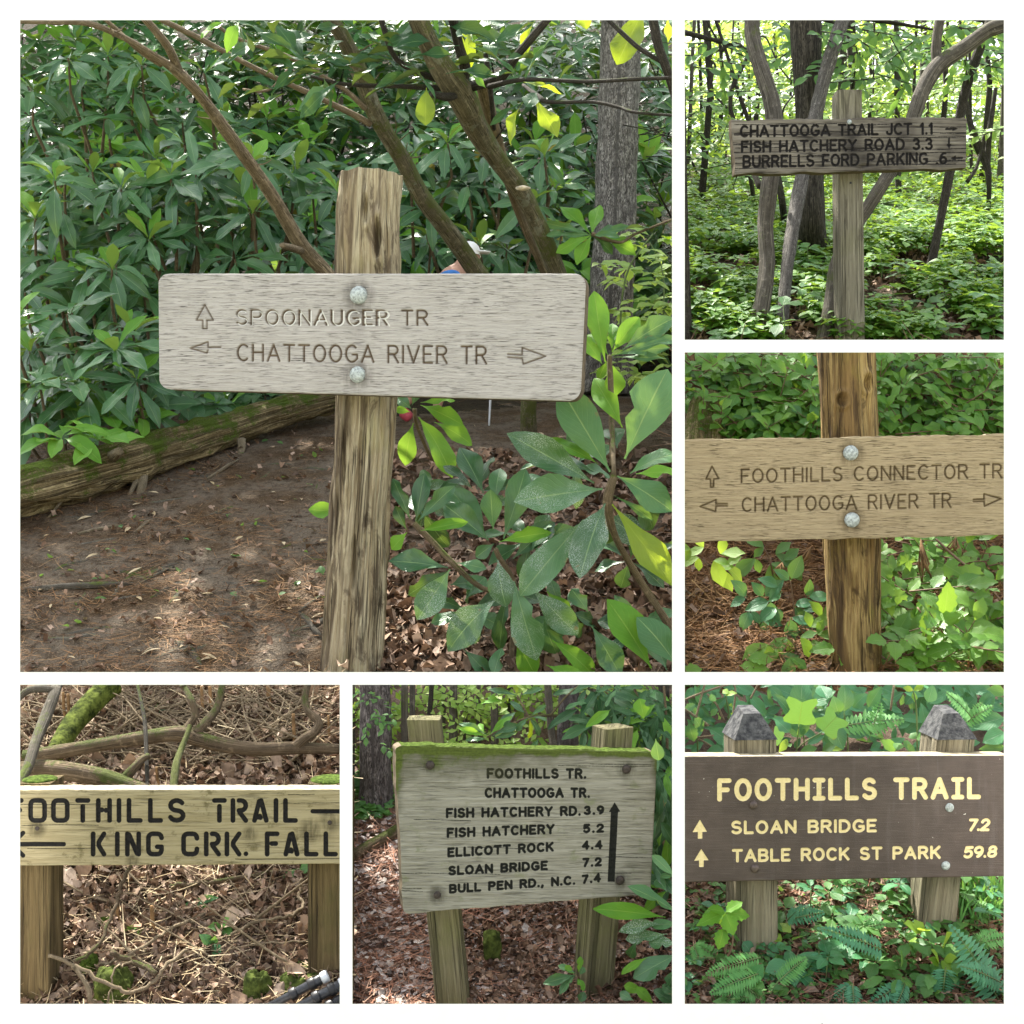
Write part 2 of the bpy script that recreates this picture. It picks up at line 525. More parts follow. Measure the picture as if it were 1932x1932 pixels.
def dead_mat(name, cols, trans=.1):
    """fallen leaves and needles, each of its own brown"""
    t = NT(name)
    ri = t.n('ObjectInfo').outputs['Random']
    tone = t.math('FRACT', t.math('ADD', t.math('MULTIPLY', ri, 5.7), t.attr('tint')))
    cr = t.n('ValToRGB')
    cr.color_ramp.interpolation = 'LINEAR'
    els = cr.color_ramp.elements
    els[0].position = 0.0; els[0].color = (*cols[0], 1)
    els[1].position = 1.0; els[1].color = (*cols[-1], 1)
    for i, c in enumerate(cols[1:-1]):
        e = els.new((i + 1) / (len(cols) - 1)); e.color = (*c, 1)
    t.l(tone, cr.inputs[0])
    nz = t.noise(t.pos(), 70.0, 3.0)
    col = t.mix(t.ramp(nz, .45, .75), cr.outputs[0], t.mix(.5, cr.outputs[0], (.03, .02, .012)))
    sh = t.bsdf(col, .75, .25)
    tr = t.n('BsdfTranslucent'); t.l(col, tr.inputs[0])
    mx = t.n('MixShader'); mx.inputs[0].default_value = trans
    t.l(sh, mx.inputs[1]); t.l(tr.outputs[0], mx.inputs[2])
    return t.done(mx.outputs[0])

M = {}
M['white'] = plain('white_paint', (.86, .86, .86), .55, .3, var=.015, bump=.0)
# rhododendron
M['rhodo'] = leaf_mat('rhododendron_leaf', (.016, .075, .024), (.085, .22, .078), (.2, .33, .13), .34, .14, spec=.55, veins=.12, under=(.10, .16, .07))
M['rhodo_new'] = leaf_mat('young_rhododendron_leaf', (.08, .24, .02), (.18, .4, .04), (.28, .44, .08), .48, .35, spec=.25, veins=.15, under=(.16, .28, .07))
M['rhodo_near'] = leaf_mat('dusty_rhododendron_leaf', (.02, .08, .028), (.07, .18, .06), (.22, .33, .13), .34, .18, veins=.22, specks=.6, under=(.13, .2, .08))
M['rhodo_pale'] = leaf_mat('pale_rhododendron_leaf', (.05, .14, .05), (.11, .24, .09), (.27, .38, .14), .4, .2, spec=.3, veins=.15, under=(.2, .28, .1))
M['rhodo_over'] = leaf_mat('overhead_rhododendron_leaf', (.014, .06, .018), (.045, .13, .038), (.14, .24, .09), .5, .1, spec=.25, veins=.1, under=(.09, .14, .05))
M['pale_lime'] = leaf_mat('pale_sunlit_leaf', (.2, .38, .06), (.42, .56, .14), (.4, .5, .16), .5, .5, tcol=(.6, .72, .12))
M['yellow_leaf'] = leaf_mat('yellowed_leaf', (.22, .17, .03), (.4, .34, .06), (.3, .26, .08), .55, .35, spec=.2)
M['rhodo_glossy'] = leaf_mat('glossy_rhododendron_leaf', (.02, .085, .025), (.08, .21, .065), (.22, .35, .14), .3, .12, spec=.55, veins=.12, browned=.3)
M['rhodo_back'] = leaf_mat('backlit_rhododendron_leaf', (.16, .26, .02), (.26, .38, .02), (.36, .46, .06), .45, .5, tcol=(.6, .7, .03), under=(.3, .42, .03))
M['green'] = leaf_mat('woodland_leaf', (.045, .15, .035), (.12, .29, .06), (.16, .28, .08), .45, .42, tcol=(.32, .5, .06), under=(.12, .24, .07))
M['warm_green'] = leaf_mat('warm_woodland_leaf', (.06, .19, .02), (.18, .36, .04), (.2, .32, .07), .45, .42, tcol=(.36, .5, .04), under=(.14, .27, .05))
M['blue_green'] = leaf_mat('blue_green_leaf', (.025, .14, .05), (.08, .27, .1), (.16, .3, .15), .38, .25, under=(.12, .26, .12))
M['lime'] = leaf_mat('sunlit_leaf', (.13, .29, .025), (.3, .46, .05), (.3, .42, .1), .5, .45, tcol=(.5, .62, .06))
M['fern'] = leaf_mat('fern_leaf', (.08, .27, .06), (.16, .4, .1), (.1, .22, .05), .5, .3, veins=0)
M['fern_dark'] = leaf_mat('dark_fern_leaf', (.035, .18, .08), (.09, .3, .14), (.08, .2, .09), .4, .25, veins=0)
# wood and bark
M['bark_rhodo'] = bark_mat('rhododendron_bark', (.14, .105, .06), (.3, .23, .14), 5, 14, .25)
M['bark_moss'] = bark_mat('mossy_bark', (.1, .088, .054), (.27, .235, .15), 6, 12, .85, (.10, .115, .03), lichen=.5)
M['bark_twig'] = bark_mat('twig_bark', (.2, .15, .09), (.42, .335, .22), 4, 20, 0.0)
M['bark_oak'] = bark_mat('oak_bark', (.22, .2, .175), (.5, .47, .42), 5, 22, 0.0, bump=.9, ridges=1.1)
M['bark_pine'] = bark_mat('pine_bark', (.16, .135, .125), (.36, .32, .3), 3, 42, 0.0, bump=1.0, ridges=1.2)
M['bark_dark'] = bark_mat('dark_forest_bark', (.06, .052, .04), (.17, .15, .115), 6, 12, .15, bump=.8, ridges=.9)
M['bark_grey'] = bark_mat('grey_brown_bark', (.075, .066, .05), (.2, .178, .14), 6, 6, .12)
M['log'] = bark_mat('rotting_log', (.2, .145, .065), (.5, .4, .21), 7, 3.0, .42, (.13, .2, .02), bump=1.0)
M['log_brown'] = bark_mat('fallen_branch_bark', (.12, .085, .05), (.27, .2, .125), 5, 14, .3, (.08, .1, .02), bump=.7)
M['deadwood'] = bark_mat('dead_wood', (.2, .16, .1), (.38, .32, .22), 4, 9)
M['post1'] = post_mat('grey_tan_post', (.29, .225, .13), (.085, .062, .04), (.5, .44, .3), .3, (.3, .29, .1), .7, left_dark=.85)
M['post3'] = post_mat('brown_streaked_post', (.25, .16, .062), (.06, .038, .02), (.46, .34, .14), .45, (.3, .26, .05), .9, palecover=.4, left_dark=.6)
M['post2'] = post_mat('square_grey_post', (.215, .195, .14), (.085, .076, .054), (.32, .295, .22), .3, (.2, .2, .1), .2, 1.0)
M['post5'] = post_mat('brown_square_post', (.15, .108, .05), (.06, .042, .022), (.22, .165, .08), .5, (.1, .1, .035), .3, 1.0)
M['post6'] = post_mat('green_grey_post', (.2, .185, .095), (.075, .07, .035), (.31, .28, .16), .4, (.2, .22, .06), .15, .9)
M['post7'] = post_mat('grey_green_post', (.24, .205, .135), (.085, .075, .05), (.36, .32, .22), .4, (.16, .18, .1), .2, .9)
M['cap7'] = plain('weathered_post_cap', (.04, .042, .048), .85, .15, var=.5, scale=75, bump=.9, col2=(.095, .096, .095))
M['board1'] = board_mat('grey_sign_board', (.385, .365, .335), (.49, .47, .44), (.16, .145, .125), (.06, .038, .02), (.15, .1, .055), stain=.2, crk=.9)
M['board2'] = board_mat('black_stained_board', (.13, .113, .09), (.255, .23, .185), (.032, .027, .024), (.008, .007, .007), (.014, .012, .011), (.8, 26), True, stain=1.0, gk=.9, edge=1.0, gsoft=.9, wear=.5, crk=1.0)
M['board3'] = board_mat('tan_sign_board', (.33, .26, .155), (.43, .35, .215), (.12, .084, .044), (.045, .03, .014), (.12, .08, .036), stain=.3, crk=.9)
M['board5'] = board_mat('olive_sign_board', (.265, .225, .125), (.35, .305, .185), (.11, .09, .045), (.006, .006, .006), (.014, .013, .012), (.9, 30), True, stain=.2, edge=.35, gsoft=.7, lich=(.12, .1, .045), crk=.45)
M['board6'] = board_mat('lichen_sign_board', (.235, .225, .18), (.35, .34, .285), (.085, .078, .055), (.006, .007, .006), (.014, .015, .012), (1.2, 60), True, moss=1.0, stain=.35, edge=.7, gsoft=.9, lich=(.2, .21, .13), crk=.5)
M['board7'] = None
t = NT('brown_painted_board')
uv_ = t.uv()
n_ = t.noise(uv_, 1.6, 5.0, .65)
gr_ = t.noise(uv_, 1.0, 4.0, .65, (1.5, 45.0, 1), .2)
gl_ = t.noise(uv_, 60.0, 2.0, .6)
c_ = t.mix(t.ramp(n_, .3, .7), (.048, .033, .026), (.074, .054, .043))
c_ = t.mix(t.math('MULTIPLY', t.ramp(gr_, .5, .72), .5), c_, (.12, .098, .082))
drip = t.ramp(t.noise(uv_, 1.0, 4.0, .6, (5.0, .35, 1)), .54, .72)
c_ = t.mix(t.math('MULTIPLY', drip, .2), c_, (.15, .135, .125))
scf = t.math('MULTIPLY', t.ramp(t.noise(uv_, 7.0, 4.0, .75), .62, .7), t.ramp(t.noise(uv_, .8, 2.0), .45, .6))
c_ = t.mix(t.math('MULTIPLY', scf, .25), c_, (.2, .17, .14))
fl_ = t.math('MULTIPLY', t.ramp(t.noise(uv_, 12.0, 2.0, .7), .725, .735), t.ramp(t.noise(uv_, 1.3, 2.0), .48, .55))
c_ = t.mix(fl_, c_, (.62, .6, .52))
s_ = t.attr('sdf')
yl = t.mix(t.noise(uv_, 14.0, 5.0, .7), (.5, .38, .14), (.86, .75, .43))
c_ = t.mix(t.ramp(t.math('ADD', s_, t.math('MULTIPLY', t.math('SUBTRACT', t.noise(uv_, 40.0, 2.0), .5), .9)), .5, -.1), c_, yl)
M['board7'] = t.done(t.bsdf(c_, .5, .4, t.bump(t.math('ADD', gl_, gr_), .35, .003)))
M['galv'] = plain('galvanised_steel', (.36, .4, .39), .6, .4, .35, var=.4, scale=160, bump=.6)
M['rust'] = plain('rusty_bolt', (.045, .035, .03), .65, .4, .3, var=.4, scale=150, bump=.5)
M['brownbolt'] = plain('brown_bolt', (.1, .075, .065), .4, .5, .5, var=.3, scale=120, bump=.3)
M['edge_pale'] = plain('pale_board_edge', (.3, .26, .17), .85, .15, var=.4, scale=60, bump=.4, col2=(.42, .37, .26))
M['edge_wood'] = plain('grey_board_edge', (.11, .085, .055), .85, .2, var=.3, scale=50, bump=.4)
# ground
M['soil1'] = soil_mat('trail_soil', bump=1.6, cols=((.1, .062, .031), (.17, .138, .102), (.05, .031, .017), (.29, .21, .135)), scale=4.0)
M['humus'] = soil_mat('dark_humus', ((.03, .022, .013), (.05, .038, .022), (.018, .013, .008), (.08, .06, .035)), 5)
M['soil2'] = soil_mat('forest_soil', ((.05, .037, .024), (.09, .06, .035), (.03, .02, .013), (.15, .1, .06)), 5, (.04, .07, .02))
M['soil3'] = soil_mat('needle_soil', ((.12, .065, .03), (.19, .105, .05), (.06, .035, .018), (.27, .17, .09)), 6)
M['soil5'] = soil_mat('leaf_mould', ((.07, .047, .032), (.12, .085, .06), (.04, .027, .018), (.2, .15, .11)), 9)
M['soil6'] = soil_mat('reddish_trail', ((.19, .12, .09), (.26, .185, .145), (.12, .072, .052), (.4, .32, .27)), 8)
M['soil7'] = soil_mat('dark_mould', ((.075, .05, .035), (.12, .085, .06), (.04, .028, .02), (.18, .14, .1)), 9)
M['meadow'] = soil_mat('open_ground', ((.16, .17, .1), (.2, .19, .13), (.12, .13, .07), (.24, .22, .16)), .5)
M['dead5'] = dead_mat('dry_leaf', ((.06, .035, .02), (.15, .085, .05), (.3, .19, .12), (.09, .055, .032), (.42, .3, .22), (.07, .045, .03)))
M['straw'] = dead_mat('straw_leaf', ((.12, .075, .045), (.3, .2, .13), (.46, .34, .24), (.16, .1, .06), (.55, .43, .33), (.22, .14, .085)))
M['dead6'] = dead_mat('grey_fallen_leaf', ((.26, .17, .13), (.5, .45, .42), (.2, .13, .1), (.6, .54, .48), (.36, .33, .33)))
M['needle'] = dead_mat('pine_needle', ((.22, .105, .04), (.34, .18, .07), (.13, .065, .03), (.42, .26, .12)))
M['needle_red'] = dead_mat('red_pine_needle', ((.28, .125, .075), (.38, .19, .12), (.19, .1, .062), (.46, .29, .2)))
M['chip'] = dead_mat('wood_chip', ((.4, .31, .18), (.5, .41, .26), (.3, .22, .12), (.46, .36, .2)))
M['moss'] = plain('moss', (.045, .07, .012), .95, .05, var=.6, scale=150, bump=1.0)
M['rock'] = plain('mossy_rock', (.045, .06, .018), .95, .05, var=.5, scale=75, bump=.8, col2=(.1, .13, .03))
M['moss_log'] = plain('lime_moss', (.035, .05, .012), .95, .05, var=.6, scale=60, bump=1.0, col2=(.1, .125, .025))
M['frond_dead'] = plain('dry_frond', (.19, .115, .055), .85, .1, var=.4, scale=40)
M['stalk'] = plain('green_stalk', (.12, .17, .06), .6, .3, var=.3, scale=30)
M['stalk_brown'] = plain('brown_stalk', (.16, .1, .06), .7, .3, var=.3, scale=30)
M['carbon'] = plain('dark_grey_tube', (.03, .032, .036), .35, .5, .2, var=.2, scale=200)
M['black'] = plain('black_plastic', (.012, .012, .013), .45, .5, var=.2)
M['blue'] = plain('blue_fabric', (.06, .19, .5), .85, .15, var=.2, scale=60)
M['capwhite'] = plain('white_fabric', (.75, .74, .72), .8, .2, var=.05)
M['skin'] = plain('skin', (.42, .24, .17), .6, .3, var=.12)
M['navy'] = plain('navy_fabric', (.02, .026, .05), .85, .15, var=.2)
M['redshoe'] = plain('red_shoe', (.4, .06, .08), .6, .3, var=.2)
M['hair'] = plain('grey_brown_hair', (.12, .09, .07), .7, .3, var=.3)
M['violet'] = plain('violet_fabric', (.25, .18, .6), .8, .2, var=.15)
M['aluminium'] = plain('pale_metal', (.6, .62, .65), .4, .5, .3, var=.1)
M['fungus'] = plain('pale_fungus', (.6, .52, .4), .8, .2, var=.3, scale=60)
# ---------------------------------------------------------------- leaves
def outline(kind, t):
    t = np.asarray(t, float)
    if kind == 'rhodo':
        w = .175 * np.sin(np.pi * np.clip((t - .07) / .93, 0, 1) ** 1.15) ** .8
        return np.maximum(w, .012)
    if kind == 'broad':
        w = .215 * np.sin(np.pi * np.clip((t - .05) / .95, 0, 1) ** 1.4) ** .82
        return np.maximum(w, .012)
    if kind == 'ovate':
        w = .29 * np.sin(np.pi * np.clip((t - .08) / .92, 0, 1) ** .8) ** .9
        return np.maximum(w, .012)
    if kind == 'lance':
        w = .15 * np.sin(np.pi * np.clip((t - .05) / .95, 0, 1) ** .8) ** 1.0
        return np.maximum(w, .01)
    if kind == 'round':
        return np.maximum(.42 * np.sin(np.pi * np.clip((t - .1) / .9, 0, 1) ** .85) ** .6, .012)
    if kind == 'needle':
        return np.full_like(t, .012)
    return .2 * np.sin(np.pi * t)

def leaf_geo(kind, n=6, fold=.25, droop=.25, wave=.0, across=3, seed=0, teeth=0.0, twist=0.0, bite=None):
    """unit leaf: base at the origin, along +Y, upper side +Z"""
    g = np.random.default_rng(seed)
    t = np.linspace(0, 1, n + 1)
    t = .5 * t + .5 * (1 - np.cos(np.pi * t)) / 2
    w = outline(kind, t)
    w[-1] *= .4
    cx = np.linspace(-1, 1, across)
    ph = g.uniform(0, 6.28)
    V = []; U = []
    for i, (tt, ww) in enumerate(zip(t, w)):
        ang = droop * tt
        y = math.sin(ang) / droop if abs(droop) > 1e-4 else tt
        zc = -(1 - math.cos(ang)) / droop if abs(droop) > 1e-4 else 0
        for c in cx:
            wx = ww * (1 + (teeth * (1 if i % 2 else -1) if abs(c) == 1 else 0))
            if bite is not None and c * bite[1] > .3 and abs(tt - bite[0]) < bite[2]: wx *= bite[3]
            tw = twist * tt
            xx = c * wx
            zz = abs(c) * ww * fold + wave * ww * math.sin(ph + tt * 9 + c * 2) * abs(c)
            V.append((xx * math.cos(tw) - zz * math.sin(tw) * .3, y, zc + zz + xx * math.sin(tw)))
            U.append((.5 + c * .5, tt))
    F = []
    for i in range(n):
        for j in range(across - 1):
            a = i * across + j
            F.append((a, a + 1, a + across + 1, a + across))
    return np.array(V), np.array(F, np.int32), np.array(U)

def lobed_geo(kind='maple', droop=.2, seed=0):
    """lobed leaf, fan of triangles round its middle"""
    g = np.random.default_rng(seed)
    if kind == 'maple':
        half = [(0, .0), (.12, .06), (.34, .0), (.3, .14), (.52, .3), (.44, .38), (.55, .56), (.36, .52), (.22, .56), (.2, .72), (.1, .8), (0, 1.0)]
    else:                                       # tulip tree: four broad lobes, notched tip
        half = [(0, .05), (.2, .02), (.46, .08), (.5, .22), (.36, .42), (.33, .52), (.48, .8), (.42, .95), (.22, .9), (0, .8)]
    pts = half + [(-x, y) for x, y in reversed(half[1:-1])]
    V = [(0, .42, 0)]
    for x, y in pts:
        V.append((x, y, -droop * (y - .3) ** 2 - abs(x) * droop * .5 * g.uniform(.4, 1.4)))
    U = [(.5 + v[0], v[1]) for v in V]
    m = len(pts)
    F = [(0, 1 + (k + 1) % m, 1 + k) for k in range(m)]
    # petiole
    b = len(V)
    V += [(-.012, .06, 0), (.012, .06, 0), (.01, -.35, -.02), (-.01, -.35, -.02)]
    U += [(.5, 0)] * 4
    F += [(b, b + 2, b + 1), (b, b + 3, b + 2)]
    return np.array(V), np.array([f[::-1] for f in F], np.int32), np.array(U)

class Leaf:
    """a set of leaf variants sharing one material; geometry for joined masses, mesh data for single leaves"""
    def __init__(s, geos, mat, name='leaf'):
        s.geos = geos; s.mat = mat; s.name = name
        s.me = []
        for V, F, U in geos:
            s.me.append(mesh_np(name, V, F, mat, U, {'tint': np.zeros(len(V))}))
    def recol(s, mat):
        return Leaf(s.geos, mat, s.name)

def lm(base, d, nrm, L, W=1.0):
    d = Vector(d).normalized()
    nrm = Vector(nrm)
    nrm = nrm - d * nrm.dot(d)
    if nrm.length < 1e-5:
        nrm = d.orthogonal()
    nrm.normalize()
    x = d.cross(nrm)
    m = Matrix(((x.x * L * W, d.x * L, nrm.x * L, base[0]), (x.y * L * W, d.y * L, nrm.y * L, base[1]), (x.z * L * W, d.z * L, nrm.z * L, base[2]), (0, 0, 0, 1)))
    return m

def joined(name, leaf, mats, parent=None, tints=None, seed=0, kind=None):
    """many leaves as one mesh"""
    if len(mats) == 0:
        return None
    g = np.random.default_rng(seed + 1)
    A = np.array([[list(r) for r in m] for m in mats]) if not isinstance(mats, np.ndarray) else mats
    N = len(A)
    var = g.integers(0, len(leaf.geos), N)
    tn = g.random(N) if tints is None else np.asarray(tints)
    Vs = []; Fs = []; Us = []; Ts = []; off = 0
    for k, (V, F, U) in enumerate(leaf.geos):
        idx = np.where(var == k)[0]
        if not len(idx): continue
        B = A[idx]
        W = np.einsum('nij,vj->nvi', B[:, :3, :3], V) + B[:, None, :3, 3]
        nv = len(V)
        Fk = (F[None] + (np.arange(len(idx)) * nv)[:, None, None]).reshape(-1, F.shape[1]) + off
        Vs.append(W.reshape(-1, 3)); Us.append(np.tile(U, (len(idx), 1))); Ts.append(np.repeat(tn[idx], nv)); Fs.append(Fk)
        off += nv * len(idx)
    me = mesh_np(name, np.concatenate(Vs), np.concatenate(Fs), leaf.mat, np.concatenate(Us), {'tint': np.concatenate(Ts)})
    o = link(name, me, parent)
    if kind: o['kind'] = kind
    return o

def leaves(parent, leaf, mats, limit=300, seed=0, name='leaf', rest='foliage'):
    """the first `limit` leaves as parts of their own, the rest as one mass"""
    g = random.Random(seed)
    for m in mats[:limit]:
        link(name, leaf.me[g.randrange(len(leaf.me))], parent, m)
    if len(mats) > limit:
        joined(rest, leaf, mats[limit:], parent, None, seed, 'stuff')

def rosette(c, axis, N, L, tilt=.3, g=random, spread=.25, start=0.012, W=1.0):
    axis = Vector(axis).normalized()
    a = axis.orthogonal().normalized(); b = axis.cross(a)
    ph = g.uniform(0, 6.28)
    out = []
    for k in range(N):
        t = ph + 2 * math.pi * k / N + g.uniform(-.25, .25)
        rad = a * math.cos(t) + b * math.sin(t)
        ti = tilt + g.uniform(-spread, spread)
        d = axis * math.sin(ti) + rad * math.cos(ti)
        n = axis * math.cos(ti) - rad * math.sin(ti)
        n = n + d.cross(n) * g.uniform(-.25, .25)
        out.append(lm(Vector(c) + d * start + axis * g.uniform(-.01, .01) * L * 8, d, n, L * g.uniform(.75, 1.15), W * g.uniform(.85, 1.15)))
    return out

RHO_HI = [leaf_geo('rhodo', 8, f, d, .3, 5, k, 0, tw) for k, (f, d, tw) in enumerate(((.15, .2, .1), (.35, .5, -.3), (.2, .8, .3), (.45, 1.1, -.15)))]
RHO_LO = [leaf_geo('rhodo', 5, f, d, .15, 3, k, 0, tw) for k, (f, d, tw) in enumerate(((.15, .2, .1), (.4, .5, -.35), (.25, .9, .3), (.5, 1.2, -.1), (.1, .7, .5)))]
RHO_MIN = [leaf_geo('rhodo', 2, .22, d, .0, 3, k) for k, d in enumerate((.15, .6))]
BRD_HI = [leaf_geo('broad', 10, f, d, .32, 5, k, 0, tw, bt) for k, (f, d, tw, bt) in enumerate(((.12, .2, .15, None), (.3, .5, -.3, None), (.22, .8, .35, None), (.4, .35, -.1, None), (.15, .4, .2, (.72, 1, .1, .45)), (.25, .6, -.4, (.5, -1, .08, .55))))]
OVA = [leaf_geo('ovate', 5, .2, d, .1, 3, k, .1) for k, d in enumerate((.2, .5, .8))]
OVA_LO = [leaf_geo('ovate', 2, .25, d, .0, 3, k) for k, d in enumerate((.2, .6))]
OVA_HI = [leaf_geo('ovate', 8, .18, d, .12, 5, k) for k, d in enumerate((.2, .45, .7))]
TOOTH = [leaf_geo('ovate', 12, .16, d, .08, 5, k, .13) for k, d in enumerate((.25, .5))]
LAN = [leaf_geo('lance', 5, .2, d, .0, 3, k) for k, d in enumerate((.3, .7))]
DEAD = [leaf_geo('ovate', 4, f, d, .5, 3, k, 0, tw) for k, (f, d, tw) in enumerate(((.7, 1.2, .4), (-.5, .8, -.6), (.3, -1.1, .9), (1.0, .4, .2), (.1, 1.9, -.4)))]
DEAD_HI = [leaf_geo('ovate', 8, f, d, .5, 5, k, .08, tw) for k, (f, d, tw) in enumerate(((.7, 1.2, .4), (-.5, .8, -.6), (.3, -1.1, .9), (1.0, .5, .2)))]
OVAL = [leaf_geo('round', 4, f, d, .15, 3, k, 0, .1) for k, (f, d) in enumerate(((.25, .6), (-.2, .4), (.1, -.5)))]
NEED = [leaf_geo('needle', 2, .1, d, 0, 2, k) for k, d in enumerate((.4, -.5, .05))]
MAPLE = [lobed_geo('maple', d, k) for k, d in enumerate((.15, .4))]
TULIP = [lobed_geo('tulip', d, k) for k, d in enumerate((.1, .3))]

# ---------------------------------------------------------------- grounds
class Ground:
    """terraced plot: profile lists (v, Y) = where the surface shows in the photograph and how far away it is"""
    def __init__(s, u0, u1, prof, mat, bump=.012, nx=120, ny=110, seed=0, ext=(0, 0), tilt=0.0, fs=5.0, floor=0.0):
        s.v = np.array([p[0] for p in prof], float); s.Y = np.array([p[1] for p in prof], float)
        s.zz = CAM.z - (s.v - 966) * KK * s.Y
        s.u0, s.u1, s.bump, s.seed, s.tilt, s.fs = u0, u1, bump, seed, tilt, fs
        Ys = s.Y[0] + (s.Y[-1] - s.Y[0]) * np.linspace(0, 1, ny) ** 1.2
        us = np.linspace(u0 - ext[0], u1 + ext[1], nx)
        YY, UU = np.meshgrid(Ys, us, indexing='ij')
        XX = (UU - 966) * KK * YY
        ZZ = s.z(XX, YY)
        V = np.stack([XX, YY, ZZ], -1).reshape(-1, 3)
        idx = np.arange(nx * ny).reshape(ny, nx)
        F = np.stack([idx[:-1, :-1], idx[:-1, 1:], idx[1:, 1:], idx[1:, :-1]], -1).reshape(-1, 4)
        # earth bank in front, down to the lower level
        fr = V[:nx].copy(); fr[:, 2] = floor
        V = np.concatenate([V, fr]); f2 = np.arange(nx) + nx * ny
        F = np.concatenate([F, np.stack([f2[:-1], f2[1:], idx[0, 1:], idx[0, :-1]], -1)])
        s.o = link('ground', mesh_np('ground', V, F, mat))
        s.o['kind'] = 'structure'
    def z(s, x, Y):
        x = np.asarray(x, float); Y = np.asarray(Y, float)
        base = np.interp(Y, s.Y, s.zz)
        um = (s.u0 + s.u1) / 2
        base = base + s.tilt * (x - (um - 966) * KK * Y)
        b = (fbm(x * s.fs, Y * s.fs, 0, s.seed, 3) - .5) * 2 * s.bump + (fbm(x * s.fs * 6, Y * s.fs * 6, 0, s.seed + 9, 2) - .5) * s.bump * .8
        return base + b
    def p(s, u, v, up=0.0):
        """the point of the surface seen at (u, v)"""
        Y = float(np.interp(-v, -s.v[::1], s.Y)) if s.v[0] > s.v[-1] else float(s.Y[0])
        for _ in range(6):                      # settle on the bumpy surface
            x = (u - 966) * KK * Y
            zt = CAM.z - (v - 966) * KK * Y
            dz = float(s.z(x, Y)) - zt
            sl = float(np.interp(Y + .01, s.Y, s.zz) - np.interp(Y - .01, s.Y, s.zz)) / .02 + (v - 966) * KK
            if abs(sl) < .05: break
            Y = min(max(Y - .7 * dz / sl, s.Y[0]), s.Y[-1])
        x = (u - 966) * KK * Y
        return Vector((x, Y, float(s.z(x, Y)) + up))
    def on(s, x, Y, up=0.0):
        return Vector((x, Y, float(s.z(x, Y)) + up))
    def scatter(s, n, g, v0=None, v1=None, u0=None, u1=None, dens=None):
        """points spread over the surface, evenly in the picture's height"""
        v0 = s.v[0] if v0 is None else v0; v1 = s.v[-1] if v1 is None else v1
        u = g.uniform(s.u0 if u0 is None else u0, s.u1 if u1 is None else u1, n)
        v = g.uniform(min(v0, v1), max(v0, v1), n)
        if dens is not None:
            k = g.random(n) < dens(u, v); u = u[k]; v = v[k]
        Y = np.interp(-v, -s.v, s.Y)
        x = (u - 966) * KK * Y
        return np.stack([x, Y, s.z(x, Y)], -1)

def lying(P, g, L, tilt=.35, up=.002, stretch=(.8, 1.2), dirn=None, L2=None):
    """matrices for pieces lying on the ground at points P, heading anyhow"""
    n = len(P)
    a = g.uniform(0, 2 * np.pi, n) if dirn is None else dirn + g.normal(0, .5, n)
    t = g.normal(0, tilt, n)
    d = np.stack([np.cos(a) * np.cos(t), np.sin(a) * np.cos(t), np.sin(t)], -1)
    nn = np.stack([g.normal(0, tilt, n), g.normal(0, tilt, n) - .3, np.ones(n)], -1)
    nn -= d * np.sum(nn * d, 1, keepdims=True)
    nn /= np.linalg.norm(nn, axis=1, keepdims=True)
    x = np.cross(d, nn)
    s = L * g.uniform(*stretch, n)
    A = np.zeros((n, 4, 4)); A[:, 3, 3] = 1
    A[:, :3, 0] = x * s[:, None]; A[:, :3, 1] = d * s[:, None]; A[:, :3, 2] = nn * s[:, None]
    A[:, :3, 3] = P + np.array([0, 0, up]) + np.array([0, 0, 1]) * (g.random(n) * up * 3)[:, None] - d * s[:, None] * .5
    return A

def litter(name, leaf, gr, n, L, seed, label, cat, tilt=.35, up=.003, cls='stuff', stretch=(.5, 1.5), **kw):
    g = np.random.default_rng(seed)
    P = gr.scatter(n, g, **kw)
    o = joined(name, leaf, lying(P, g, L, tilt, up, stretch), None, None, seed)
    return tag(o, label, cat, None, cls)

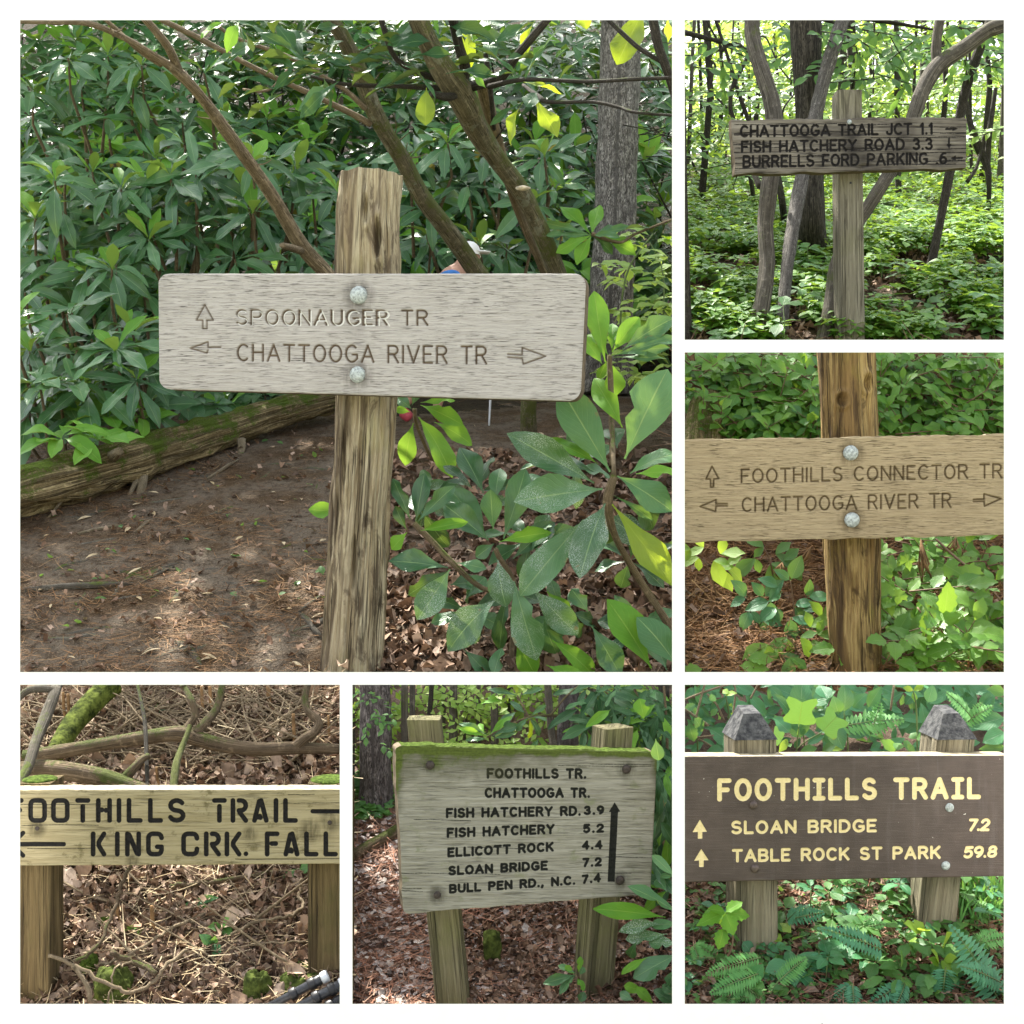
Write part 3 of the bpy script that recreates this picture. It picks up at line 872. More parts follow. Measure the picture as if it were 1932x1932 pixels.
# ---------------------------------------------------------------- routed lettering
def arc(cx, cy, rx, ry, a0, a1, n=9):
    return [(cx + rx * math.cos(R(a)), cy + ry * math.sin(R(a))) for a in np.linspace(a0, a1, n)]
GL = {
    'A': (.74, [[(0, 0), (.37, 1), (.74, 0)], [(.13, .33), (.61, .33)]]),
    'B': (.62, [[(0, 0), (0, 1), (.34, 1)] + arc(.36, .76, .22, .24, 90, -90) + [(0, .52)], [(.34, .52)] + arc(.36, .26, .26, .26, 90, -90) + [(0, 0)]]),
    'C': (.66, [arc(.36, .5, .36, .5, 48, 312, 16)]),
    'D': (.66, [[(0, 0), (0, 1), (.26, 1)] + arc(.26, .5, .4, .5, 90, -90, 12) + [(0, 0)]]),
    'E': (.54, [[(.54, 1), (0, 1), (0, 0), (.54, 0)], [(0, .52), (.44, .52)]]),
    'F': (.54, [[(.54, 1), (0, 1), (0, 0)], [(0, .5), (.44, .5)]]),
    'G': (.7, [arc(.37, .5, .37, .5, 48, 300, 15) + [(.7, .2), (.7, .45), (.42, .45)]]),
    'H': (.64, [[(0, 0), (0, 1)], [(.64, 0), (.64, 1)], [(0, .52), (.64, .52)]]),
    'I': (.02, [[(.01, 0), (.01, 1)]]),
    'J': (.46, [[(.46, 1), (.46, .26)] + arc(.23, .25, .23, .25, 0, -170)]),
    'K': (.62, [[(0, 0), (0, 1)], [(.6, 1), (.02, .38)], [(.22, .6), (.62, 0)]]),
    'L': (.52, [[(0, 1), (0, 0), (.52, 0)]]),
    'N': (.64, [[(0, 0), (0, 1), (.64, 0), (.64, 1)]]),
    'O': (.72, [arc(.36, .5, .36, .5, 90, 450, 21)]),
    'P': (.6, [[(0, 0), (0, 1), (.34, 1)] + arc(.34, .74, .26, .26, 90, -90) + [(0, .48)]]),
    'R': (.62, [[(0, 0), (0, 1), (.34, 1)] + arc(.34, .75, .25, .25, 90, -90) + [(0, .5)], [(.32, .5), (.62, 0)]]),
    'S': (.6, [arc(.3, .755, .27, .245, 35, 270, 11) + arc(.3, .255, .3, .255, 90, -150, 11)]),
    'T': (.64, [[(0, 1), (.64, 1)], [(.32, 1), (.32, 0)]]),
    'U': (.64, [[(0, 1), (0, .32)] + arc(.32, .32, .32, .32, 180, 360) + [(.64, 1)]]),
    'V': (.7, [[(0, 1), (.35, 0), (.7, 1)]]),
    'Y': (.66, [[(0, 1), (.33, .5), (.66, 1)], [(.33, .5), (.33, 0)]]),
    '1': (.2, [[(0, .78), (.18, 1), (.18, 0)]]),
    '2': (.56, [arc(.28, .72, .27, .28, 170, -30, 10) + [(0, 0), (.56, 0)]]),
    '3': (.54, [arc(.25, .76, .24, .24, 150, -90, 10) + arc(.25, .26, .28, .26, 90, -150, 10)]),
    '4': (.6, [[(.44, 0), (.44, 1), (0, .3), (.6, .3)]]),
    '5': (.56, [[(.52, 1), (.08, 1), (.04, .56)] + arc(.26, .33, .29, .33, 120, -140, 11)]),
    '6': (.56, [[(.48, .96)] + arc(.42, .4, .42, .58, 105, 190, 6) + arc(.28, .3, .28, .3, 180, -180, 14)]),
    '7': (.54, [[(0, 1), (.54, 1), (.16, 0)]]),
    '8': (.56, [arc(.28, .76, .24, .24, -90, 270, 14), arc(.28, .27, .28, .27, 90, 450, 14)]),
    '9': (.56, [arc(.28, .7, .28, .3, 0, 360, 14), [(.56, .7)] + arc(.14, .6, .42, .58, 0, -75, 6)]),
    '.': (.06, [[(.03, .02), (.03, .03)]]),
    ',': (.1, [[(.07, .05), (.0, -.16)]]),
    ' ': (.34, []),
}
# stencil cut letters: the strokes do not meet
STEN = {
    'F': (.56, [[(0, 0), (0, 1)], [(.0, 1), (.56, 1)], [(.27, .52), (.48, .52)]]),
    'O': (.72, [[(.2, 1), (.52, 1)] + arc(.52, .8, .2, .2, 90, 0, 4) + [(.72, .2)] + arc(.52, .2, .2, .2, 0, -90, 4) + [(.2, 0)] + arc(.2, .2, .2, .2, 270, 180, 4) + [(0, .8)] + arc(.2, .8, .2, .2, 180, 90, 4)]),
    'T': (.6, [[(0, 1), (.6, 1)], [(.3, .71), (.3, 0)]]),
    'H': (.64, [[(0, 0), (0, 1)], [(.64, 0), (.64, 1)], [(.2, .52), (.2, .54)], [(.44, .5), (.44, .52)]]),
    'I': (.02, [[(.01, 0), (.01, 1)]]),
    'L': (.6, [[(0, 1), (0, 0), (.6, 0)]]),
    'S': (.62, [arc(.31, .75, .29, .25, 30, 270, 11) + arc(.31, .25, .31, .25, 90, -160, 11)]),
    'R': (.64, [[(0, 0), (0, 1)], [(.3, 1), (.4, 1)] + arc(.4, .75, .24, .25, 90, -90) + [(.3, .5)], [(.34, .4), (.64, 0)]]),
    'A': (.68, [[(.0, 0), (.27, .96)], [(.38, 1), (.68, 0)], [(.2, .16), (.3, .22), (.34, .14)]]),
    'K': (.64, [[(0, 0), (0, 1)], [(.64, 1), (.33, .58), (.33, .42), (.64, 0)]]),
    'N': (.64, [[(0, 0), (0, 1)], [(.1, .96), (.54, .04)], [(.64, 0), (.64, 1)]]),
    'G': (.66, [[(.66, .82)] + arc(.46, .8, .2, .2, 0, 90, 4) + [(.2, 1)] + arc(.2, .8, .2, .2, 90, 180, 4) + [(0, .2)] + arc(.2, .2, .2, .2, 180, 270, 4) + [(.46, 0)] + arc(.46, .2, .2, .2, 270, 360, 4) + [(.66, .36), (.44, .36)]]),
    'C': (.66, [[(.66, .78)] + arc(.46, .8, .2, .2, 0, 90, 4) + [(.2, 1)] + arc(.2, .8, .2, .2, 90, 180, 4) + [(0, .2)] + arc(.2, .2, .2, .2, 180, 270, 4) + [(.46, 0)] + arc(.46, .2, .2, .2, 270, 360, 4) + [(.66, .26)]]),
    '.': (.05, [[(.02, .02), (.03, .02)]]),
}
SLAB = dict(GL)
SLAB['I'] = (.46, [[(0, 1), (.46, 1)], [(.23, 1), (.23, 0)], [(0, 0), (.46, 0)]])

def text_strokes(txt, a, b, h0, h1=None, gap=.3, font=GL, slant=0.0):
    """the strokes of a line of lettering whose baseline runs from a to b (photo units), cap height h0..h1"""
    h1 = h0 if h1 is None else h1
    adv = []; x = 0
    for ch in txt:
        adv.append(x); x += font[ch][0] + gap
    x -= gap
    out = []
    dx, dy = b[0] - a[0], b[1] - a[1]
    for ch, x0 in zip(txt, adv):
        st = []
        for pl in font[ch][1]:
            q = []
            for gx, gy in pl:
                s = (x0 + gx) / x
                h = h0 + (h1 - h0) * s
                q.append((a[0] + dx * s + slant * h * gy, a[1] + dy * s - h * gy))
            st.append(q)
        if st: out.append(st)
    return out

def glyph(ch, x0, x1, yb, yt, font=STEN):
    w, pls = font[ch]
    k = (x1 - x0) / max(w, .1) if w > .1 else 0
    return [[((x0 + x1) / 2 + 0 * gx if w <= .1 else x0 + gx * k, yb - (yb - yt) * gy) for gx, gy in pl] for pl in pls]

def seg_dist(U, Vv, pts):
    d = np.full(U.shape, 1e9)
    for (x0, y0), (x1, y1) in zip(pts[:-1], pts[1:]):
        dx, dy = x1 - x0, y1 - y0
        L2 = dx * dx + dy * dy + 1e-9
        t = np.clip(((U - x0) * dx + (Vv - y0) * dy) / L2, 0, 1)
        d = np.minimum(d, np.hypot(U - x0 - t * dx, Vv - y0 - t * dy))
    return d

def poly_sd(U, Vv, pts):
    d = seg_dist(U, Vv, pts + [pts[0]])
    ins = np.zeros(U.shape, bool)
    k = len(pts)
    for i in range(k):
        x0, y0 = pts[i]; x1, y1 = pts[(i + 1) % k]
        if y0 == y1: continue
        c = ((y0 > Vv) != (y1 > Vv)) & (U < (x1 - x0) * (Vv - y0) / (y1 - y0) + x0)
        ins ^= c
    return np.where(ins, -d, d)

def soot_map(U, Vv, spots):
    """dark run-off round and below bolts"""
    s = np.zeros(U.shape)
    for (u, v, r, down) in spots:
        du = (U - u) / r; dv = (Vv - v) / r
        s = np.maximum(s, np.clip(1.8 - np.hypot(du, dv), 0, 1))
        s = np.maximum(s, np.clip(1 - np.abs(du) / .9, 0, 1) * (dv > 0) * np.clip(1 - (Vv - v) / down, 0, 1) * .8)
    return s

def dent(V, u, v, ru, rv, d, ymax):
    """knot or rotted hollow on the near side of a post"""
    uu = V[:, 0] / (KK * V[:, 1]) + 966; vv = (CAM.z - V[:, 2]) / (KK * V[:, 1]) + 966
    q = np.hypot((uu - u) / ru, (vv - v) / rv)
    V[:, 1] += (d * np.exp(-q ** 2 * 2) - d * .8 * np.exp(-(q - 1.1) ** 2 * 8)) * (V[:, 1] < ymax)

def board(parent, cor, Yl, Yr, thick, nx, ny, mat, edge, strokes, polys=(), depth=3.0, slope=1.0, rad=0.0, relief=.35, grain=(.03, 1.1), bev=2.5,
          pale=(), soot=(), seed=0, wob=0.0, moss=None, dents=(), topedge=None, flat=False):
    """sign board with carved lettering. cor: TL, TR, BR, BL in photo units; strokes: list of (half width, polylines)"""
    s = np.linspace(0, 1, nx); t = np.linspace(0, 1, ny)
    S, T = np.meshgrid(s, t)                    # t = 0 at the top
    (x0, y0), (x1, y1), (x2, y2), (x3, y3) = cor
    Wp = math.hypot(x1 - x0, y1 - y0); Hp = math.hypot(x3 - x0, y3 - y0)
    if rad:
        dyy = np.minimum(T, 1 - T) * Hp
        ins = np.where(dyy < rad, rad - np.sqrt(np.maximum(rad ** 2 - (rad - dyy) ** 2, 0)), 0) / Wp
        S = ins + S * (1 - 2 * ins)
    if wob:
        top = (vnoise(S * Wp * .03, 0 * S, 0, seed) - .5) * wob + (vnoise(S * Wp * .16, 0 * S, 0, seed + 1) - .5) * wob * .6
        bot = (vnoise(S * Wp * .03, 0 * S, 5, seed) - .5) * wob
        T = T + ((1 - T) ** 6 * top + T ** 6 * bot) / Hp
        lf = (vnoise(T * Hp * .05, 0 * T, 9, seed) - .5) * wob / Wp
        S = S + (1 - S) ** 12 * lf
    U = (x0 * (1 - S) + x1 * S) * (1 - T) + (x3 * (1 - S) + x2 * S) * T
    Vv = (y0 * (1 - S) + y1 * S) * (1 - T) + (y3 * (1 - S) + y2 * S) * T
    Y = 1 / ((1 - S) / Yl + S / Yr)
    Xw = (U - 966) * KK * Y; Zw = CAM.z - (Vv - 966) * KK * Y
    sdf = np.full(U.shape, 12.0)
    for hw, gl in strokes:
        for st in gl:
            arr = np.array([p for pl in st for p in pl])
            m = (U > arr[:, 0].min() - 16) & (U < arr[:, 0].max() + 16) & (Vv > arr[:, 1].min() - 16) & (Vv < arr[:, 1].max() + 16)
            uu, vv2 = U[m], Vv[m]
            d = np.full(uu.shape, 1e9)
            for pl in st:
                d = np.minimum(d, seg_dist(uu, vv2, pl))
            sdf[m] = np.minimum(sdf[m], d - hw)
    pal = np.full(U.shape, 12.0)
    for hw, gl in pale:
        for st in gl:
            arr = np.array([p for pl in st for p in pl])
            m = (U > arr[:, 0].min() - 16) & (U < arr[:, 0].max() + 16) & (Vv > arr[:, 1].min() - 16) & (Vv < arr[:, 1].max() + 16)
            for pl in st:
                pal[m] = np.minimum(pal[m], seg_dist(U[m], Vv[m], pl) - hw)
    for pl in polys:
        arr = np.array(pl)
        m = (U > arr[:, 0].min() - 12) & (U < arr[:, 0].max() + 12) & (Vv > arr[:, 1].min() - 12) & (Vv < arr[:, 1].max() + 12)
        sdf[m] = np.minimum(sdf[m], poly_sd(U[m], Vv[m], pl))
    gr = fbm(U * grain[0], Vv * grain[1], 0, seed + 3, 3) - .5
    gr2 = fbm(U * grain[0] * .3, Vv * grain[1] * .15, 0, seed + 5, 2) - .5
    dep = np.clip(-sdf * slope, 0, depth)
    if flat:
        k = np.clip((.6 - sdf) / 1.8, 0, 1); dep = depth * k * k * (3 - 2 * k)
    dep = dep + relief * (gr * 1.4 + gr2) * (sdf > 0)
    ed = np.minimum(np.minimum(S, 1 - S) * Wp, np.minimum(T, 1 - T) * Hp)
    dep = dep + np.clip(1 - ed / bev, 0, 1) ** 2 * bev * .6
    for (du, dv, ru, rv, dd) in dents:
        q = ((U - du) / ru) ** 2 + ((Vv - dv) / rv) ** 2
        dep = dep + dd * np.exp(-q * 1.5)
    P = np.stack([Xw, Y, Zw], -1)
    a = Vector(P[0, -1] - P[0, 0]).normalized(); b = Vector(P[0, 0] - P[-1, 0]).normalized()
    nrm = a.cross(b); nrm.normalize()           # towards the camera
    if nrm.y > 0: nrm = -nrm
    nv = np.array(nrm)
    pxm = px((Yl + Yr) / 2)
    P = P - nv * (dep * pxm)[..., None]
    V = P.reshape(-1, 3)
    idx = np.arange(nx * ny).reshape(ny, nx)
    F = np.stack([idx[1:, :-1], idx[1:, 1:], idx[:-1, 1:], idx[:-1, :-1]], -1).reshape(-1, 4)
    nf = len(F)
    loop = np.concatenate([idx[0, :], idx[1:, -1], idx[-1, -2::-1], idx[-2:0:-1, 0]])
    L1 = V[loop]; L2 = L1 - nv * thick
    o1 = len(V); k = len(loop)
    V = np.concatenate([V, L1, L2])
    a_ = np.arange(k); b_ = (a_ + 1) % k
    F = np.concatenate([F, np.stack([o1 + a_, o1 + b_, o1 + k + b_, o1 + k + a_], -1)[:, ::-1] if False else np.stack([o1 + a_, o1 + b_, o1 + k + b_, o1 + k + a_], -1)])
    # back face: quads between the upper and lower edge
    m = nx
    topi = np.arange(m); boti = np.array([(nx - 1) + (ny - 1) + (nx - 1) - i for i in range(m)])
    F = np.concatenate([F, np.stack([o1 + k + topi[:-1], o1 + k + topi[1:], o1 + k + boti[1:], o1 + k + boti[:-1]], -1)])
    uv = np.zeros((len(V), 2)); uv[:nx * ny, 0] = (U / 100).ravel(); uv[:nx * ny, 1] = (Vv / 100).ravel()
    uv[o1:o1 + k] = uv[loop]; uv[o1 + k:] = uv[loop] + .1
    sd = np.full(len(V), 12.0); sd[:nx * ny] = sdf.ravel()
    ms = np.zeros(len(V))
    if moss is not None:
        ms[:nx * ny] = moss(S, T, U, Vv).ravel()
    st_ = np.zeros(len(V)); st_[:nx * ny] = soot_map(U, Vv, soot).ravel()
    me = mesh_np('board', V, F, mat, uv, {'soot': st_, 'sdf': sd, 'moss': ms, 'pale': np.concatenate([pal.ravel(), np.full(len(V) - nx * ny, 12.0)])})
    me.materials.append(edge)
    mi = np.zeros(len(F), np.int32); mi[nf:] = 1
    if topedge is not None:
        me.materials.append(topedge)
        mi[nf:nf + nx - 1] = 2
    me.polygons.foreach_set('material_index', mi)
    sm = np.ones(len(F), bool); sm[nf:] = False
    me.polygons.foreach_set('use_smooth', sm)
    o = link('board', me, parent)
    def onb(u, v):                              # point on the board's face and its normal
        ss = (u - x0) / (x1 - x0)
        Yb = 1 / ((1 - ss) / Yl + ss / Yr)
        return at(u, v, Yb), nrm
    return o, onb

def bolt(parent, onb, u, v, r, mat, h=.5):
    c, n = onb(u, v)
    R_ = r * px(c.y)
    V, F = dome(c, n, R_, R_ * h)
    return MB().add(V, F).build('bolt', mat, parent)

def round_post(pts, seed, n=72, m=26, rough=.05, furrow=.05, Yadd=0.0, top=None, peel=.045):
    """log post: pts (u_left, u_right, v) bottom to top, at depth Y"""
    rows = smooth_path([np.array(p, float) for p in pts], m)
    V = []; U = []; PEEL = []
    ang = np.linspace(0, 2 * np.pi, n, endpoint=False)
    L = 0; last = None
    for ul, ur, v, Y in rows:
        c = np.array(at((ul + ur) / 2, v, Y)); r = (ur - ul) / 2 * px(Y)
        if last is not None: L += np.linalg.norm(c - last)
        last = c
        ca, sa = np.cos(ang), np.sin(ang)
        f = fbm(ca * 1.2 + 9, sa * 1.2 + 9, np.full(n, L / r * .35), seed, 3) - .5
        g = fbm(ca * 5 + 9, sa * 5 + 9, np.full(n, L / r * .28), seed + 4, 3)
        h = fbm(ca * 14 + 9, sa * 14 + 9, np.full(n, L / r * .9), seed + 7, 2) - .5
        pe = np.clip((fbm(ca * 1.7 + 3, sa * 1.7 + 3, np.full(n, L / r * .2), seed + 11, 4) - .5) * 22, 0, 1)
        PEEL.append(pe)
        rr = r * (1 + rough * 2 * f - peel * pe - furrow * np.clip((g - .52) * 6, 0, 1) + h * furrow * .6)
        for x, y, q, a in zip(ca, sa, rr, ang):
            V.append((c[0] + x * q, c[1] + y * q, c[2])); U.append((a / (2 * np.pi), L))
    k = len(rows)
    V = np.array(V); U = np.array(U)
    if top is not None:                         # uneven sawn or broken top
        last = V[-n:]
        tz = (fbm(np.cos(ang) * 1.5 + 4, np.sin(ang) * 1.5 + 4, np.zeros(n), seed + 20, 3) - .5) * top
        V[-n:, 2] += tz
    F = []
    for i in range(k - 1):
        for j in range(n):
            j2 = (j + 1) % n
            F.append((i * n + j, i * n + j2, (i + 1) * n + j2, (i + 1) * n + j))
    F.append(tuple((k - 1) * n + j for j in range(n)))
    F.append(tuple(reversed(range(n))))
    return V, F, U, np.concatenate(PEEL)

def cracks(g, u0, u1, v0, v1, n, lo, hi, slope=0.0):
    """long drying cracks along the grain, many of them running in from an end"""
    out = []
    for k in range(n):
        v = g.uniform(v0, v1); l = g.uniform(lo, hi)
        a = u0 + g.uniform(0, 4) if k % 3 == 0 else (u1 - l if k % 3 == 1 else g.uniform(u0, u1 - l))
        pts = []; y = v + slope * (a - u0)
        for s in range(9):
            pts.append((a + l * s / 8, y)); y += g.uniform(-.7, .7) + slope * l / 8
        out.append([pts])
    return out

def square_post(P0, P1, w, d, seed, taper=1.0, yaw=0.0, rows=40, sub=9, wear=.0025, lean=None):
    """sawn post between the two points (bottom, top centre of the front face), slightly worn; uv as bark"""
    P0 = Vector(P0); P1 = Vector(P1)
    ca, sa = math.cos(yaw), math.sin(yaw)
    per = []
    hw = w / 2
    e = .06 * w
    loop = []
    def side(a, b, k):
        for i in range(k):
            t = i / k
            loop.append((a[0] + (b[0] - a[0]) * t, a[1] + (b[1] - a[1]) * t))
    cs = [(-hw + e, 0), (hw - e, 0), (hw, e), (hw, d - e), (hw - e, d), (-hw + e, d), (-hw, d - e), (-hw, e)]
    for i in range(8):
        side(cs[i], cs[(i + 1) % 8], sub if i % 2 == 0 else 1)
    n = len(loop)
    V = []; U = []
    H = (P1 - P0).length
    for i in range(rows):
        t = i / (rows - 1)
        c = P0.lerp(P1, t)
        for j, (x, y) in enumerate(loop):
            wv = wear * (float(vnoise(np.array([j * 1.3]), np.array([t * H * 3]), 0, seed)[0]) - .5) * 2
            nx_, ny_ = (x / hw if abs(x) > hw - e * 1.1 else 0), (-1 if y < e else (1 if y > d - e else 0))
            xx, yy = x + nx_ * wv, y + ny_ * wv
            V.append((c.x + xx * ca - yy * sa, c.y + xx * sa + yy * ca, c.z)); U.append((j / n, t * H))
    F = []
    for i in range(rows - 1):
        for j in range(n):
            j2 = (j + 1) % n
            F.append((i * n + j, i * n + j2, (i + 1) * n + j2, (i + 1) * n + j))
    F.append(tuple((rows - 1) * n + j for j in range(n)))
    F.append(tuple(reversed(range(n))))
    return np.array(V), F, np.array(U)
# ================================================================ the white partition wall with six openings
UL = [-300, 38, 641, 665, 1268, 1292, 1894, 2240]
VL = [-110, 38, 641, 665, 1268, 1292, 1894, 2898]
OPEN = [(38, 1268, 38, 1268), (1292, 1894, 38, 641), (1292, 1894, 665, 1268), (38, 641, 1292, 1894), (665, 1268, 1292, 1894), (1292, 1894, 1292, 1894)]
def is_open(i, j):
    if not (0 <= i < len(UL) - 1 and 0 <= j < len(VL) - 1): return None
    u = (UL[i] + UL[i + 1]) / 2; v = (VL[j] + VL[j + 1]) / 2
    return any(a < u < b and c < v < d for a, b, c, d in OPEN)
WF, WB = 2.0, 2.012
wm = MB()
def wp(u, v, Y):
    p = at(u, v, Y); p.z = max(p.z, 0.0); return tuple(p)
for i in range(len(UL) - 1):
    for j in range(len(VL) - 1):
        if is_open(i, j): continue
        u0, u1, v0, v1 = UL[i], UL[i + 1], VL[j], VL[j + 1]
        f = [wp(u0, v1, WF), wp(u1, v1, WF), wp(u1, v0, WF), wp(u0, v0, WF)]
        b = [wp(u0, v1, WB), wp(u1, v1, WB), wp(u1, v0, WB), wp(u0, v0, WB)]
        wm.add(f + b, [(0, 1, 2, 3), (7, 6, 5, 4)])
        for di, dj, e in ((-1, 0, (3, 0)), (1, 0, (1, 2)), (0, -1, (2, 3)), (0, 1, (0, 1))):
            if is_open(i + di, j + dj) is not False:
                a_, b_ = e
                wm.add([f[a_], f[b_], b[b_], b[a_]], [(3, 2, 1, 0)])
wall = wm.build('wall', M['white'], None, False)
wall['kind'] = 'structure'
# open level ground all round
gv = [(-150, -150, 0), (150, -150, 0), (150, 150, 0), (-150, 150, 0)]
go = link('ground', mesh_np('ground', gv, [(0, 1, 2, 3)], M['meadow'], [(0, 0), (1, 0), (1, 1), (0, 1)], None, False))
go['kind'] = 'structure'

# ================================================================ the terraced ground of the six plots
G1 = Ground(26, 1280, [(1305, 2.97), (1100, 3.45), (950, 4.0), (850, 4.6), (780, 5.3), (735, 6.0), (690, 7.2), (560, 8.0), (400, 8.7), (220, 9.4), (60, 10.2), (-80, 11.5)], M['soil1'], .009, 220, 220, 3, (500, 0))
G2 = Ground(1280, 1906, [(668, 4.05), (560, 4.6), (470, 5.4), (400, 6.4), (350, 7.6), (315, 9.5), (290, 13.0)], M['soil2'], .02, 80, 110, 5, (0, 900), fs=3)
G3 = Ground(1280, 1906, [(1310, 2.97), (1200, 3.2), (1100, 3.45), (1010, 3.7), (900, 3.85), (780, 3.94), (662, 4.03)], M['soil3'], .012, 90, 90, 7, (0, 500))
G5 = Ground(26, 653, [(1985, 2.03), (1905, 2.13), (1800, 2.24), (1640, 2.43), (1500, 2.61), (1400, 2.75), (1310, 2.92)], M['soil5'], .012, 120, 110, 9, (300, 0), tilt=.07, fs=8)
G6 = Ground(653, 1280, [(1985, 2.03), (1905, 2.18), (1800, 2.31), (1680, 2.45), (1580, 2.6), (1500, 2.76), (1440, 2.88), (1300, 2.95)], M['soil6'], .01, 100, 110, 11, fs=8)
G7 = Ground(1280, 1906, [(1930, 2.03), (1800, 2.16), (1700, 2.28), (1600, 2.42), (1500, 2.56), (1420, 2.7), (1310, 2.92)], M['soil7'], .01, 100, 110, 13, (0, 300), fs=8)

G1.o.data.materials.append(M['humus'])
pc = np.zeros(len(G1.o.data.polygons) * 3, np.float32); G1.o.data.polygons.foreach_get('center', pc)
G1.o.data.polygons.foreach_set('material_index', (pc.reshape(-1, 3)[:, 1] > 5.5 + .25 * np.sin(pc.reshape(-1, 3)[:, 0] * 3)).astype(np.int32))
# ================================================================ plot one: large sign on a round post
sign = thing('trail_sign', 'wide grey board with rounded corners on a leaning round post, carved SPOONAUGER TR', 'trail sign', G1.on(*[at(660, 1290, 3.07)[k] for k in (0,)], 3.07), 'trail signs')
V, F, U, PE = round_post([(602, 720, 1296, 3.07), (611, 728, 1150, 3.075), (627, 742, 900, 3.08), (633, 752, 700, 3.085), (634, 759, 520, 3.09), (637, 762, 400, 3.095), (640, 764, 334, 3.1)], 3, 120, 34, .15, .09, top=.03, peel=.06)
dent(V, 712, 450, 9, 42, .03, 3.1); dent(V, 690, 395, 6, 30, .015, 3.1); dent(V, 668, 1060, 6, 60, .014, 3.1); dent(V, 650, 860, 5, 70, .012, 3.1)
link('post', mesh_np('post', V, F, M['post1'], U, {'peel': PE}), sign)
ST1 = [(2.5, text_strokes('SPOONAUGER TR', (446, 612), (806, 613), 27)), (1.9, [[[(386, 575), (402, 604), (390, 604), (390, 620), (382, 620), (382, 604), (370, 604), (386, 575)]], [[(416, 655), (392, 655), (392, 645), (359, 657), (390, 666), (392, 660)]], [[(958, 668), (985, 669), (985, 656), (1029, 672), (987, 687), (985, 676), (958, 674)]]]), (.35, cracks(random.Random(3), 302, 1100, 530, 735, 9, 60, 220, .012)),
       (2.5, text_strokes('CHATTOOGA RIVER TR', (448, 680), (917, 686), 30, 32))]
PO1 = [[(386, 574), (401, 604), (372, 604)], [(381, 604), (391, 604), (391, 620), (381, 620)],
       [(358, 658), (393, 645), (390, 654), (416, 655), (416, 660), (390, 661), (390, 666)],
       [(958, 668), (985, 669), (985, 656), (1029, 672), (985, 688), (985, 674), (958, 673)]]
BK = M['edge_wood']
bo, onb1 = board(sign, [(298, 516), (1106, 516), (1095, 757), (300, 734)], 3.075, 2.80, .035, 560, 168, M['board1'], BK, ST1, (), 4.2, 2.0, 22, .45, (.04, .9), 3, seed=2, topedge=M['edge_pale'], soot=[(677, 557, 20, 110), (675, 707, 19, 60)], pale=[(1.5, text_strokes('SPOONAUGER', (447, 613.5), (735, 614.5), 27))])  # pale strokes set slightly low paint the lit groove edges
bolt(sign, onb1, 677, 557, 17.5, M['galv'], .55)
bolt(sign, onb1, 675, 707, 16, M['galv'], .55)

# --- fallen mossy log with stubs
lg = thing('fallen_log', 'mossy rotting log lying slantwise on the bank behind the brown trail', 'log', G1.p(200, 935))
V, F, U = limb([(-60, 952, 3.74, 92), (38, 926, 3.86, 90), (200, 884, 4.12, 86), (330, 842, 4.42, 74), (480, 794, 4.78, 58), (600, 760, 5.05, 48), (720, 735, 5.3, 40)], 14, 44, .42, 5, 0, (9, 6))
MB().add(V, F, U).build('trunk', M['log'], lg)
for a_, b_, w in (((270, 890, 4.2), (258, 950, 4.1), 22), ((262, 895, 4.18), (215, 985, 4.0), 10), ((455, 830, 4.6), (450, 870, 4.55), 17), ((205, 865, 4.1), (225, 850, 3.98), 26), ((330, 905, 4.3), (290, 960, 4.15), 12), ((120, 940, 3.95), (60, 1010, 3.85), 6)):
    V, F, U = limb([(*a_, w), ((a_[0] + b_[0]) / 2 + 3, (a_[1] + b_[1]) / 2, (a_[2] + b_[2]) / 2, w * .85), (*b_, w * .6)], 4, 8, .2, int(a_[0]))
    MB().add(V, F, U).build('stub', M['deadwood'], lg)

# --- hiker behind the sign
def skin_mesh(name, pts, edges, rads, mat, parent, sub=2):
    me = bpy.data.meshes.new(name)
    me.from_pydata([tuple(p) for p in pts], edges, [])
    o = bpy.data.objects.new(name, me); COL.objects.link(o)
    md = o.modifiers.new('skin', 'SKIN')
    for i, r in enumerate(rads):
        sv = me.skin_vertices[0].data[i]
        sv.radius = (r, r) if not isinstance(r, tuple) else r
        sv.use_root = (i == 0)
    s2 = o.modifiers.new('sub', 'SUBSURF'); s2.levels = sub; s2.render_levels = sub
    dg = bpy.context.evaluated_depsgraph_get()
    nm = bpy.data.meshes.new_from_object(o.evaluated_get(dg))
    nm.name = name
    bpy.data.objects.remove(o); bpy.data.meshes.remove(me)
    nm.materials.clear(); nm.materials.append(mat)
    nm.polygons.foreach_set('use_smooth', np.ones(len(nm.polygons), bool))
    return link(name, nm, parent)

